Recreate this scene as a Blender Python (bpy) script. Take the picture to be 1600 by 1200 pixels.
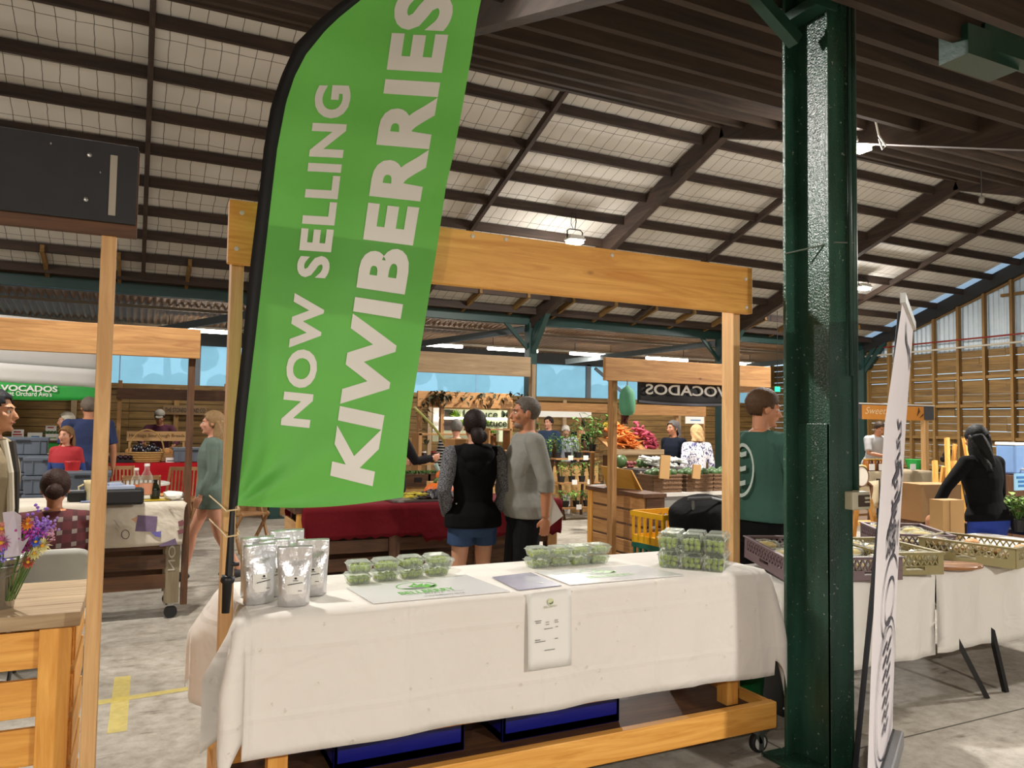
import bpy, bmesh, math, random
from mathutils import Vector, Matrix, Euler
random.seed(7)
S = bpy.context.scene
for o in list(bpy.data.objects): bpy.data.objects.remove(o)
C = S.collection
PI = math.pi
# ------------------------------------------------------------------ camera, world, exposure
EYE = Vector((0, 0, 1.6)); FPX = 1200.0
def _cam():
    yaw, pit, rol = math.atan(581/1200), math.radians(2.9), math.radians(0.85)
    f0 = Vector((math.sin(yaw), math.cos(yaw), 0)); r0 = Vector((math.cos(yaw), -math.sin(yaw), 0)); u0 = Vector((0, 0, 1))
    f = f0*math.cos(pit)+u0*math.sin(pit); up = u0*math.cos(pit)-f0*math.sin(pit)
    return f, r0*math.cos(rol)+up*math.sin(rol), up*math.cos(rol)-r0*math.sin(rol)
FW, RT, UP = _cam()
cd = bpy.data.cameras.new('camera'); cam = bpy.data.objects.new('camera', cd); C.objects.link(cam)
cd.sensor_width = 36; cd.lens = 36*FPX/1600; cd.clip_end = 200; cd.clip_start = .05
cam.matrix_world = Matrix(((RT.x, UP.x, -FW.x, 0), (RT.y, UP.y, -FW.y, 0), (RT.z, UP.z, -FW.z, 1.6), (0, 0, 0, 1)))
S.camera = cam
S.view_settings.view_transform = 'Standard'; S.view_settings.look = 'None'
S.view_settings.gamma = 1; S.view_settings.use_curve_mapping = False
S.view_settings.exposure = 0.0
wd = bpy.data.worlds.new('sky'); S.world = wd; wd.use_nodes = True
wb = wd.node_tree.nodes['Background']; wb.inputs[0].default_value = (.62, .85, 1, 1); wb.inputs[1].default_value = 1.15
def W(px, py, Y=None, D=None, Z=None, X=None):          # a point of the place seen at that spot of the photograph
    d = FW+RT*((px-800)/FPX)+UP*((600-py)/FPX)
    if D is not None: t = D
    elif Y is not None: t = Y/d.y
    elif X is not None: t = X/d.x
    else: t = (Z-1.6)/d.z
    return EYE+d*t
LAMPS = [  # x, y, z, watts : the floodlights hung from the roof timbers
    (5.72, 9.75, 4.36, 170), (12.5, 10.3, 4.36, 190), (6.74, 5.6, 4.62, 250),
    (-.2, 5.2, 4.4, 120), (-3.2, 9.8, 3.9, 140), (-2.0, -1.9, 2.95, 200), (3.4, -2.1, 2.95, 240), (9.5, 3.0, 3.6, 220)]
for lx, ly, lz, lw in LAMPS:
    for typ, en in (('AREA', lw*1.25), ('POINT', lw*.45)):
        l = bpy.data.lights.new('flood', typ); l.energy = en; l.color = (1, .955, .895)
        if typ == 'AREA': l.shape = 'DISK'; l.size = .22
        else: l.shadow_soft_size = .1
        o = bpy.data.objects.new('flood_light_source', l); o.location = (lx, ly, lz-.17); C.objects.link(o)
l = bpy.data.lights.new('flood', 'SPOT'); l.energy = 420; l.spot_size = math.radians(46); l.spot_blend = .5; l.shadow_soft_size = .1; l.color = (1, .955, .895)  # extra beam at the unseen left lamp, added to brighten the near column
o = bpy.data.objects.new('flood_light_source', l); o.location = (-.2, 5.2, 4.22); o.rotation_euler = (Vector((2.95, 2.73, 2.7))-o.location).to_track_quat('-Z', 'Y').to_euler(); C.objects.link(o)
# ------------------------------------------------------------------ materials
def lin(h):
    h = h.lstrip('#'); v = [int(h[i:i+2], 16)/255 for i in (0, 2, 4)]
    return tuple((c/12.92 if c <= .04045 else ((c+.055)/1.055)**2.4) for c in v)+(1,)
MATS = {}
def _new(name):
    m = bpy.data.materials.new(name); m.use_nodes = True
    nt = m.node_tree; return m, nt, nt.nodes['Principled BSDF']
def N(nt, t, **kw):
    n = nt.nodes.new(t)
    for k, v in kw.items():
        if k in n.inputs: n.inputs[k].default_value = v
        else: setattr(n, k, v)
    return n
def mat(name, col, rough=.6, metal=0, var=.12, vscale=8, bump=0, bscale=40, alpha=1, emit=0, trans=0, spec=.5, coat=0, sheen=0):
    if name in MATS: return MATS[name]
    m, nt, b = _new(name); L = nt.links
    c = lin(col); b.inputs['Roughness'].default_value = rough; b.inputs['Metallic'].default_value = metal
    b.inputs['Specular IOR Level'].default_value = spec
    tc = N(nt, 'ShaderNodeTexCoord')
    if var > 0:
        nz = N(nt, 'ShaderNodeTexNoise', Scale=vscale, Detail=4.0)
        L.new(tc.outputs['Object'], nz.inputs['Vector'])
        mx = N(nt, 'ShaderNodeMix', data_type='RGBA')
        mx.inputs[6].default_value = tuple(x*(1-var) for x in c[:3])+(1,); mx.inputs[7].default_value = tuple(min(1, x*(1+var)) for x in c[:3])+(1,)
        L.new(nz.outputs['Fac'], mx.inputs[0]); L.new(mx.outputs[2], b.inputs['Base Color'])
    else: b.inputs['Base Color'].default_value = c
    if bump:
        n2 = N(nt, 'ShaderNodeTexNoise', Scale=bscale, Detail=3.0); bp = N(nt, 'ShaderNodeBump', Strength=bump, Distance=.02)
        L.new(tc.outputs['Object'], n2.inputs['Vector']); L.new(n2.outputs['Fac'], bp.inputs['Height']); L.new(bp.outputs['Normal'], b.inputs['Normal'])
    if alpha < 1: b.inputs['Alpha'].default_value = alpha
    if trans: b.inputs['Transmission Weight'].default_value = trans; b.inputs['IOR'].default_value = 1.25
    if coat: b.inputs['Coat Weight'].default_value = coat
    if sheen: b.inputs['Sheen Weight'].default_value = sheen
    if emit: b.inputs['Emission Color'].default_value = c; b.inputs['Emission Strength'].default_value = emit
    MATS[name] = m; return m
def wood(kind, c1, c2, axis='x', rough=.6, sc=1.0, knots=True, knotc='5a2c10'):
    key = kind+'_'+axis
    if key in MATS: return MATS[key]
    m, nt, b = _new(key); L = nt.links; b.inputs['Roughness'].default_value = rough
    tc = N(nt, 'ShaderNodeTexCoord'); geo = N(nt, 'ShaderNodeNewGeometry')
    mp = N(nt, 'ShaderNodeMapping'); s = [14*sc]*3; s['xyz'.index(axis)] = 1.1*sc; mp.inputs['Scale'].default_value = s
    ad = N(nt, 'ShaderNodeVectorMath', operation='ADD'); cmb = N(nt, 'ShaderNodeCombineXYZ'); ml = N(nt, 'ShaderNodeMath', operation='MULTIPLY'); ml.inputs[1].default_value = 7.3
    L.new(geo.outputs['Random Per Island'], ml.inputs[0])
    for i in range(3): L.new(ml.outputs[0], cmb.inputs[i])
    L.new(tc.outputs['Object'], ad.inputs[0]); L.new(cmb.outputs[0], ad.inputs[1]); L.new(ad.outputs[0], mp.inputs['Vector'])
    nz = N(nt, 'ShaderNodeTexNoise', Scale=1.6, Detail=6.0, Roughness=.62, Distortion=1.2); L.new(mp.outputs[0], nz.inputs['Vector'])
    rp = N(nt, 'ShaderNodeValToRGB'); e = rp.color_ramp.elements
    e[0].position = .3; e[0].color = lin(c1); e[1].position = .72; e[1].color = lin(c2)
    L.new(nz.outputs['Fac'], rp.inputs[0])
    hs = N(nt, 'ShaderNodeHueSaturation'); mr = N(nt, 'ShaderNodeMapRange'); mr.inputs[3].default_value = .8; mr.inputs[4].default_value = 1.15
    L.new(geo.outputs['Random Per Island'], mr.inputs[0]); L.new(mr.outputs[0], hs.inputs['Value']); L.new(rp.outputs[0], hs.inputs['Color'])
    out = hs.outputs[0]
    if knots:
        vm = N(nt, 'ShaderNodeMapping'); vs = [4.2*sc]*3; vs['xyz'.index(axis)] = 2.2*sc; vm.inputs['Scale'].default_value = vs
        vo = N(nt, 'ShaderNodeTexVoronoi', Scale=1.0); L.new(ad.outputs[0], vm.inputs['Vector']); L.new(vm.outputs[0], vo.inputs['Vector'])
        kr = N(nt, 'ShaderNodeValToRGB'); k = kr.color_ramp.elements; k[0].position = .03; k[0].color = (1, 1, 1, 1); k[1].position = .075; k[1].color = (0, 0, 0, 1)
        L.new(vo.outputs['Distance'], kr.inputs[0]); mx = N(nt, 'ShaderNodeMix', data_type='RGBA')
        L.new(kr.outputs[0], mx.inputs[0]); L.new(out, mx.inputs[6]); mx.inputs[7].default_value = lin(knotc); out = mx.outputs[2]
    L.new(out, b.inputs['Base Color'])
    bp = N(nt, 'ShaderNodeBump', Strength=.15, Distance=.01); L.new(nz.outputs['Fac'], bp.inputs['Height']); L.new(bp.outputs['Normal'], b.inputs['Normal'])
    MATS[key] = m; return m
def pine(a='x'): return wood('pine', 'cb8833', 'eeb55c', a, .5)
def pale(a='z'): return wood('pale_pine', 'b98a55', 'd9b07a', a, .55)
def deal(a='x'): return wood('deal', '8f6236', 'bd8f58', a, .6)
def brown(a='x'): return wood('brown_stain', '3d2414', '6a4424', a, .6)
def grey_deal(a='x'): return wood('weathered_deal', '8d7455', 'b79f7c', a, .7)
def roofw(a='x'): return wood('roof_timber', '241a15', '4a382c', a, .75, .6, knotc='17100c')
def ridgew(a='x'): return wood('ridge_timber', '211813', '4a382a', a, .75, .5, knotc='1c120c')
def wallw(a='y'): return wood('wall_board', '57401f', '8a6b3a', a, .75, .6)
def bat(a='z'): return wood('wall_batten', '6d5128', '9a7640', a, .75, .6)
# ------------------------------------------------------------------ mesh builder
def rotz(a): return Matrix.Rotation(a, 4, 'Z')
class MB:
    def __init__(s): s.bm = bmesh.new()
    def _m(s, faces, m):
        for f in faces: f.material_index = m
    def box(s, c, d, rot=None, m=0, taper=None):
        hx, hy, hz = d[0]/2, d[1]/2, d[2]/2; vs = []
        for z in (-1, 1):
            for x, y in ((-1, -1), (1, -1), (1, 1), (-1, 1)):
                k = taper if (taper and z < 0) else 1
                v = Vector((x*hx*k, y*hy*k, z*hz))
                if rot is not None: v = rot @ v
                vs.append(s.bm.verts.new(v+Vector(c)))
        fs = [s.bm.faces.new([vs[i] for i in q]) for q in ((3, 2, 1, 0), (4, 5, 6, 7), (0, 1, 5, 4), (1, 2, 6, 5), (2, 3, 7, 6), (3, 0, 4, 7))]
        s._m(fs, m); return s
    def bar(s, a, b, w, h, m=0, up=(0, 0, 1)):
        a, b = Vector(a), Vector(b); d = (b-a); L = d.length; d.normalize(); u = Vector(up)
        sd = d.cross(u)
        if sd.length < 1e-4: sd = d.cross(Vector((0, 1, 0)))
        sd.normalize(); u = sd.cross(d)
        R = Matrix((d, sd, u)).transposed()
        return s.box((a+b)/2, (L, w, h), R, m)
    def tube(s, pts, r, n=8, m=0, cap=True, closed=False):
        pts = [Vector(p) for p in pts]; k = len(pts); rr = r if isinstance(r, (list, tuple)) else [r]*k; rings = []
        ref = Vector((0, 0, 1))
        for i, p in enumerate(pts):
            if closed: d = pts[(i+1) % k]-pts[i-1]
            else: d = pts[min(i+1, k-1)]-pts[max(i-1, 0)]
            if d.length < 1e-9: d = Vector((0, 0, 1))
            d.normalize()
            if i == 0:
                ref = Vector((0, 0, 1)) if abs(d.z) < .9 else Vector((0, 1, 0))
            u = ref-d*ref.dot(d)
            if u.length < 1e-4: u = d.orthogonal()
            u.normalize(); ref = u; v = d.cross(u)
            rings.append([s.bm.verts.new(p+(u*math.cos(2*PI*j/n)+v*math.sin(2*PI*j/n))*rr[i]) for j in range(n)])
        fs = []
        for i in range(k if closed else k-1):
            A, B = rings[i], rings[(i+1) % k]
            for j in range(n): fs.append(s.bm.faces.new((A[j], A[(j+1) % n], B[(j+1) % n], B[j])))
        if cap and not closed:
            fs.append(s.bm.faces.new(rings[0][::-1])); fs.append(s.bm.faces.new(rings[-1]))
        s._m(fs, m); return s
    def rings(s, rs, n=16, m=0, cap=True, M=None):        # rs: (cx,cy,cz,rx,ry)
        R = []
        for cx, cy, cz, rx, ry in rs:
            row = []
            for j in range(n):
                a = 2*PI*j/n; v = Vector((cx+rx*math.cos(a), cy+ry*math.sin(a), cz))
                row.append(s.bm.verts.new(M @ v if M is not None else v))
            R.append(row)
        fs = []
        for A, B in zip(R, R[1:]):
            for j in range(n): fs.append(s.bm.faces.new((A[j], A[(j+1) % n], B[(j+1) % n], B[j])))
        if cap: fs.append(s.bm.faces.new(R[0][::-1])); fs.append(s.bm.faces.new(R[-1]))
        s._m(fs, m); return s
    def lathe(s, prof, c=(0, 0, 0), n=20, m=0, cap=True): return s.rings([(c[0], c[1], c[2]+z, r, r) for r, z in prof], n, m, cap)
    def ell(s, c, r, m=0, u=14, v=9, M=None):
        T = Matrix.Translation(Vector(c)) @ Matrix.Diagonal((r[0], r[1], r[2], 1))
        if M is not None: T = M @ T
        q = bmesh.ops.create_uvsphere(s.bm, u_segments=u, v_segments=v, radius=1, matrix=T)
        s._m({f for x in q['verts'] for f in x.link_faces}, m); return s
    def ico(s, c, r, sub=1, m=0, M=None):
        T = Matrix.Translation(Vector(c)) @ Matrix.Diagonal((r[0], r[1], r[2], 1))
        if M is not None: T = M @ T
        q = bmesh.ops.create_icosphere(s.bm, subdivisions=sub, radius=1, matrix=T)
        s._m({f for x in q['verts'] for f in x.link_faces}, m); return s
    def grid(s, fn, nu, nv, m=0):
        V = [[s.bm.verts.new(fn(i/nu, j/nv)) for j in range(nv+1)] for i in range(nu+1)]
        fs = [s.bm.faces.new((V[i][j], V[i+1][j], V[i+1][j+1], V[i][j+1])) for i in range(nu) for j in range(nv)]
        s._m(fs, m); return s
    def poly(s, pts, thick=None, m=0):
        vs = [s.bm.verts.new(Vector(p)) for p in pts]; fs = [s.bm.faces.new(vs)]
        if thick is not None:
            t = Vector(thick); v2 = [s.bm.verts.new(Vector(p)+t) for p in pts]; k = len(pts)
            fs.append(s.bm.faces.new(v2[::-1]))
            for i in range(k): fs.append(s.bm.faces.new((vs[(i+1) % k], vs[i], v2[i], v2[(i+1) % k])))
        s._m(fs, m); return s
    def leaf(s, p, d, L, w, m=0, droop=.25):
        p = Vector(p); d = Vector(d).normalized(); sd = d.cross(Vector((0, 0, 1)))
        sd = Vector((1, 0, 0)) if sd.length < .05 else sd.normalized()
        mid = p+d*L*.5+Vector((0, 0, L*.06)); tip = p+d*L-Vector((0, 0, L*droop))
        vs = [s.bm.verts.new(q) for q in (p, mid+sd*w*.5, tip, mid-sd*w*.5, mid-Vector((0, 0, w*.12)))]
        fs = [s.bm.faces.new((vs[0], vs[1], vs[4])), s.bm.faces.new((vs[1], vs[2], vs[4])), s.bm.faces.new((vs[2], vs[3], vs[4])), s.bm.faces.new((vs[3], vs[0], vs[4]))]
        s._m(fs, m); return s
def obj(name, mb, mats, parent=None, smooth=False, bevel=0, solid=0, loc=None, rz=None, remesh=0, smit=6, recalc=True):
    if recalc: bmesh.ops.recalc_face_normals(mb.bm, faces=mb.bm.faces[:])
    me = bpy.data.meshes.new(name); mb.bm.to_mesh(me); mb.bm.free()
    for x in (mats if isinstance(mats, (list, tuple)) else [mats]): me.materials.append(x)
    if smooth:
        for p in me.polygons: p.use_smooth = True
    o = bpy.data.objects.new(name, me); C.objects.link(o)
    if parent is not None: o.parent = parent
    if loc is not None: o.location = loc
    if rz is not None: o.rotation_euler = (0, 0, rz)
    if remesh:
        r = o.modifiers.new('remesh', 'REMESH'); r.mode = 'VOXEL'; r.voxel_size = remesh; r.use_smooth_shade = True
        q = o.modifiers.new('smooth', 'SMOOTH'); q.iterations = smit; q.factor = .5
    if bevel:
        bv = o.modifiers.new('bevel', 'BEVEL'); bv.width = bevel; bv.segments = 2; bv.limit_method = 'ANGLE'
    if solid:
        sd = o.modifiers.new('solid', 'SOLIDIFY'); sd.thickness = solid; sd.offset = 0
    return o
def tag(o, label, cat, group=None, kind=None):
    o['label'] = label; o['category'] = cat
    if group: o['group'] = group
    if kind: o['kind'] = kind
    return o
def thing(name, label, cat, loc=(0, 0, 0), rz=0, group=None):
    o = bpy.data.objects.new(name, None); C.objects.link(o); o.empty_display_size = .1
    o.location = loc; o.rotation_euler = (0, 0, rz); return tag(o, label, cat, group)
def solo(name, mb, m, label, cat, group=None, **kw): return tag(obj(name, mb, m, **kw), label, cat, group)
def struct(name, mb, m, label, cat='structure', **kw): return tag(obj(name, mb, m, **kw), label, cat, None, 'structure')
def dup(root, loc=None, rz=None, label=None, group=None, rot=None):
    r = root.copy(); C.objects.link(r)
    if loc is not None: r.location = loc
    if rz is not None: r.rotation_euler = (0, 0, rz)
    if rot is not None: r.rotation_euler = rot
    if label: r['label'] = label
    if group: r['group'] = group
    for ch in list(root.children):
        c = ch.copy(); C.objects.link(c); c.parent = r
        for g in list(ch.children):
            d = g.copy(); C.objects.link(d); d.parent = c
    return r
def text_bm(s, bold=0.0, shear=0, space=1.0):
    cu = bpy.data.curves.new('txt', 'FONT'); cu.body = s; cu.offset = bold; cu.shear = shear; cu.space_character = space; cu.resolution_u = 4
    t = bpy.data.objects.new('txt', cu); C.objects.link(t)
    dg = bpy.context.evaluated_depsgraph_get(); me = bpy.data.meshes.new_from_object(t.evaluated_get(dg))
    bpy.data.objects.remove(t); bpy.data.curves.remove(cu)
    b = bmesh.new(); b.from_mesh(me); bpy.data.meshes.remove(me)
    xs = [v.co.x for v in b.verts]; ys = [v.co.y for v in b.verts]; x0, x1, y0, y1 = min(xs), max(xs), min(ys), max(ys)
    for v in b.verts: v.co = ((v.co.x-x0)/(x1-x0), (v.co.y-y0)/(y1-y0), 0)
    return b
def text(s, fn, m, parent=None, bold=0.0, cuts=(0, 0), name='lettering', shear=0, space=1.0):   # fn(u,v) -> point
    b = text_bm(s, bold, shear, space)
    for k in range(1, cuts[0]): bmesh.ops.bisect_plane(b, geom=b.verts[:]+b.edges[:]+b.faces[:], plane_co=(k/cuts[0], 0, 0), plane_no=(1, 0, 0))
    for k in range(1, cuts[1]): bmesh.ops.bisect_plane(b, geom=b.verts[:]+b.edges[:]+b.faces[:], plane_co=(0, k/cuts[1], 0), plane_no=(0, 1, 0))
    for v in b.verts: v.co = fn(v.co.x, v.co.y)
    mb = MB(); mb.bm.free(); mb.bm = b
    return obj(name, mb, m, parent, recalc=False)
def quadfn(p00, p10, p01, p11, off=(0, 0, 0)):
    p00, p10, p01, p11, off = map(Vector, (p00, p10, p01, p11, off))
    return lambda u, v: (p00*(1-u)+p10*u)*(1-v)+(p01*(1-u)+p11*u)*v+off
ORD = ['first', 'second', 'third', 'fourth', 'fifth', 'sixth', 'seventh', 'eighth', 'ninth', 'tenth', 'eleventh', 'twelfth']
# ------------------------------------------------------------------ the setting
RY, RZ, SL = 7.6, 5.48, .36
def zr(y): return RZ-SL*abs(y-RY)
def concrete():
    m, nt, b = _new('concrete'); L = nt.links; b.inputs['Roughness'].default_value = .62
    tc = N(nt, 'ShaderNodeTexCoord')
    n1 = N(nt, 'ShaderNodeTexNoise', Scale=.55, Detail=8.0, Roughness=.65); n2 = N(nt, 'ShaderNodeTexNoise', Scale=9.0, Detail=6.0, Roughness=.7)
    mp = N(nt, 'ShaderNodeMapping'); mp.inputs['Scale'].default_value = (2.0, 7.0, 1); mp.inputs['Rotation'].default_value = (0, 0, .35)
    n3 = N(nt, 'ShaderNodeTexNoise', Scale=1.7, Detail=5.0, Roughness=.6)
    L.new(tc.outputs['Object'], n1.inputs['Vector']); L.new(tc.outputs['Object'], n2.inputs['Vector']); L.new(tc.outputs['Object'], mp.inputs['Vector']); L.new(mp.outputs[0], n3.inputs['Vector'])
    r1 = N(nt, 'ShaderNodeValToRGB'); e = r1.color_ramp.elements; e[0].position = .3; e[0].color = lin('979084'); e[1].position = .7; e[1].color = lin('c6bfb3')
    L.new(n1.outputs['Fac'], r1.inputs[0])
    r2 = N(nt, 'ShaderNodeValToRGB'); e = r2.color_ramp.elements; e[0].position = .3; e[0].color = lin('bdb6aa'); e[1].position = .6; e[1].color = (1, 1, 1, 1); L.new(n2.outputs['Fac'], r2.inputs[0])
    r3 = N(nt, 'ShaderNodeValToRGB'); e = r3.color_ramp.elements; e[0].position = .27; e[0].color = lin('8d8577'); e[1].position = .4; e[1].color = (1, 1, 1, 1); L.new(n3.outputs['Fac'], r3.inputs[0])
    m1 = N(nt, 'ShaderNodeMix', data_type='RGBA', blend_type='MULTIPLY'); m2 = N(nt, 'ShaderNodeMix', data_type='RGBA', blend_type='MULTIPLY')
    m1.inputs[0].default_value = .8; m2.inputs[0].default_value = .8
    L.new(r1.outputs[0], m1.inputs[6]); L.new(r2.outputs[0], m1.inputs[7]); L.new(m1.outputs[2], m2.inputs[6]); L.new(r3.outputs[0], m2.inputs[7])
    sp = N(nt, 'ShaderNodeSeparateXYZ'); L.new(tc.outputs['Object'], sp.inputs[0])
    fac = None
    for ax, off, per in (('X', 2.93, 4.65), ('Y', 2.76, 5.2)):     # saw-cut joints
        a = N(nt, 'ShaderNodeMath', operation='SUBTRACT'); a.inputs[1].default_value = off-100*per; L.new(sp.outputs[ax], a.inputs[0])
        d = N(nt, 'ShaderNodeMath', operation='MODULO'); d.inputs[1].default_value = per; L.new(a.outputs[0], d.inputs[0])
        c = N(nt, 'ShaderNodeMath', operation='LESS_THAN'); c.inputs[1].default_value = .012; L.new(d.outputs[0], c.inputs[0])
        if fac is None: fac = c.outputs[0]
        else:
            mxn = N(nt, 'ShaderNodeMath', operation='MAXIMUM'); L.new(fac, mxn.inputs[0]); L.new(c.outputs[0], mxn.inputs[1]); fac = mxn.outputs[0]
    m3 = N(nt, 'ShaderNodeMix', data_type='RGBA'); L.new(fac, m3.inputs[0]); L.new(m2.outputs[2], m3.inputs[6]); m3.inputs[7].default_value = lin('4d463c')
    L.new(m3.outputs[2], b.inputs['Base Color'])
    bp = N(nt, 'ShaderNodeBump', Strength=.25, Distance=.02); L.new(n2.outputs['Fac'], bp.inputs['Height']); L.new(bp.outputs['Normal'], b.inputs['Normal'])
    return m
struct('floor', MB().box((5, 6, -.05), (24, 24, .1)), concrete(), 'worn beige concrete floor with saw-cut joints')
def lining():
    m, nt, b = _new('roof_lining'); L = nt.links; b.inputs['Roughness'].default_value = .75
    tc = N(nt, 'ShaderNodeTexCoord'); sp = N(nt, 'ShaderNodeSeparateXYZ'); L.new(tc.outputs['Object'], sp.inputs[0])
    nz = N(nt, 'ShaderNodeTexNoise', Scale=1.3, Detail=5.0); L.new(tc.outputs['Object'], nz.inputs['Vector'])
    rp = N(nt, 'ShaderNodeValToRGB'); e = rp.color_ramp.elements; e[0].color = lin('bab5ab'); e[1].color = lin('d9d5ce'); L.new(nz.outputs['Fac'], rp.inputs[0])
    w = N(nt, 'ShaderNodeTexNoise', Scale=3.0); L.new(tc.outputs['Object'], w.inputs['Vector'])
    fac = None
    for ax, per, th in (('X', .165, .0075), ('Y', .29, .008)):
        a = N(nt, 'ShaderNodeMath', operation='MULTIPLY_ADD'); a.inputs[1].default_value = .05; L.new(w.outputs['Fac'], a.inputs[0]); L.new(sp.outputs[ax], a.inputs[2])
        a2 = N(nt, 'ShaderNodeMath', operation='ADD'); a2.inputs[1].default_value = 50; L.new(a.outputs[0], a2.inputs[0])
        d = N(nt, 'ShaderNodeMath', operation='MODULO'); d.inputs[1].default_value = per; L.new(a2.outputs[0], d.inputs[0])
        c = N(nt, 'ShaderNodeMath', operation='LESS_THAN'); c.inputs[1].default_value = th; L.new(d.outputs[0], c.inputs[0])
        if fac is None: fac = c.outputs[0]
        else:
            x = N(nt, 'ShaderNodeMath', operation='MAXIMUM'); L.new(fac, x.inputs[0]); L.new(c.outputs[0], x.inputs[1]); fac = x.outputs[0]
    mx = N(nt, 'ShaderNodeMix', data_type='RGBA'); L.new(fac, mx.inputs[0]); L.new(rp.outputs[0], mx.inputs[6]); mx.inputs[7].default_value = lin('57524a')
    L.new(mx.outputs[2], b.inputs['Base Color'])
    bp = N(nt, 'ShaderNodeBump', Strength=.3, Distance=.05); L.new(nz.outputs['Fac'], bp.inputs['Height']); L.new(bp.outputs['Normal'], b.inputs['Normal'])
    return m
LIN = lining(); DARK = mat('dark_paint', '1c1a18', .7); GREEN = mat('green_steel', '1f4033', .38, var=.25, vscale=5, bump=.05)
GREEND = mat('eave_green', '1c3a36', .5, var=.2)
X0, X1 = -5.5, 15.8
mb = MB()
mb.grid(lambda u, v: Vector((X0+(X1-.35-X0)*u, 13.05+(RY-13.05)*v, zr(13.05+(RY-13.05)*v)+.135)), 4, 4)
struct('ceiling', mb, LIN, 'white lined far roof slope under wire netting', recalc=False)
mb = MB(); mb.grid(lambda u, v: Vector((X0+(X1-.35-X0)*u, RY+(1.3-RY)*v, zr(RY+(1.3-RY)*v)+.135)), 4, 4)
struct('ceiling', mb, LIN, 'white lined near roof slope above the dense timbers', recalc=False)
mb = MB(); mb.grid(lambda u, v: Vector((X1-.35+.4*u, 13.05+(RY-13.05)*v, zr(13.05+(RY-13.05)*v)+.14)), 1, 2)
struct('trim_1', mb, mat('skylight_sheet', 'b9cbe6', .5, trans=.5), 'clear roof strip along the right end wall', recalc=False)
mb = MB(); mb.box((5, -1.8, 3.36), (22, 6.3, .06)); struct('ceiling', mb, mat('lean_roof', '8b8378', .8), 'low roof over the near aisle')
for i, y in enumerate((7.98, 8.66, 9.25, 9.83, 10.43, 11.04, 11.6, 12.17, 12.72)):
    yy = y+random.uniform(-.01, .01)
    struct('purlin', MB().box((5.15, yy, zr(yy)+.06), (X1-X0, .05, .125)), roofw('x'), ORD[i]+' dark timber purlin below the ridge on the far roof slope')
for i, y in enumerate((7.2, 6.62, 6.02, 5.44, 4.84, 4.26, 3.66, 3.25, 2.9, 2.5, 2.15, 1.8, 1.45)):
    struct('purlin', MB().box((5.15, y, zr(y)+.045), (X1-X0, .05, .16)), ridgew('x'), (ORD+['thirteenth', 'fourteenth'])[i]+' brown timber purlin before the ridge on the near roof slope')
struct('ridge_beam', MB().box((5.15, RY, RZ+.07), (X1-X0, .06, .2)), ridgew('x'), 'dark ridge beam along the roof peak')
wd_ = ['far left', 'left', 'middle', 'right', 'end wall']
for i, x in enumerate((-2.62, 2.02, 6.68, 11.34, 15.72)):
    for s_, yb, nm in ((1, 13.0, 'far'), (-1, 1.35, 'near')):
        mb = MB(); mb.bar((x, RY, zr(RY)-.03), (x, yb, zr(yb)-.03), .11, .26)
        struct('rafter', mb, roofw('y') if i < 4 else DARK, 'heavy dark rafter on the %s roof slope, %s frame' % (nm, wd_[i]))
for i, x in enumerate((-.02, 4.34, 8.78, 13.4)):
    mb = MB(); mb.bar((x, RY, zr(RY)+.02), (x, 12.6, zr(12.6)+.02), .055, .1)
    struct('brace', mb, roofw('y'), 'slim rafter between frames on the far roof slope, %s of four' % ORD[i])
    # far eave
struct('eave_beam', MB().box((5.15, 13.0, 3.56), (X1-X0, .09, .17)), GREEND, 'dark green steel eave beam over the far columns')
struct('eave_plate', MB().box((5.15, 12.98, 3.72), (X1-X0, .06, .14)), roofw('x'), 'dark timber plate above the green eave beam')
for i, x in enumerate((-2.62, 2.02, 6.68, 11.34, 15.72)):
    mb = MB().box((x, 13.0, 1.75), (.17, .2, 3.5)); mb.box((x, 13, .01), (.3, .3, .02))
    mb.bar((x, 12.93, 2.95), (x, 12.35, zr(12.35)-.12), .1, .1); mb.bar((x, 12.95, 3.1), (x, 12.6, zr(12.6)-.1), .1, .1)
    mb.bar((x-.04, 13, 3.0), (x-.55, 13, 3.5), .05, .07)
    struct('column', mb, GREEND, 'dark green steel column with knee braces in the far row, %s frame' % wd_[i])
    struct('raking_brace', MB().bar((x-2.4, 15.6, 3.05), (x-.1, 13.1, 3.4), .05, .12), mat('grey_steel', '4d565a', .5), 'grey steel strut slanting behind the far column, %s frame' % wd_[i])
k = 0
for x in [v*.93-2.2 for v in range(19)]:
    struct('eave_joist', MB().bar((x, 12.1, zr(12.1)+.02), (x, 12.98, 3.66), .05, .1), bat('y'), 'short pale joist at the far eave, number %d from the left' % (k+1)); k += 1
# lean-to behind the far columns
def corr(fn, n, amp, nrm, m, name, label, per=8):
    mb = MB(); nrm = Vector(nrm)
    mb.grid(lambda u, v: fn(u, v)+nrm*amp*math.sin(u*n*2*PI), n*per, 1); return struct(name, mb, m, label, recalc=False)
corr(lambda u, v: Vector((X0+21.3*u, 13.0+3.7*v, 3.72-.42*v)), 190, .02, (0, .1, 1), mat('rusty_iron', '8f6f50', .6, var=.3, vscale=3), 'ceiling', 'brown corrugated iron lean-to roof above the tube lights', 6)
for i, y in enumerate((13.7, 14.5, 15.9)):
    struct('trim_%d' % (i+2), MB().box((5.15, y, 3.72-.42*(y-13)/3.7-.06), (X1-X0, .05, .05)), mat('batten_grey', '8f8576', .7), '%s pale batten under the corrugated lean-to roof' % ORD[i])
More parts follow.
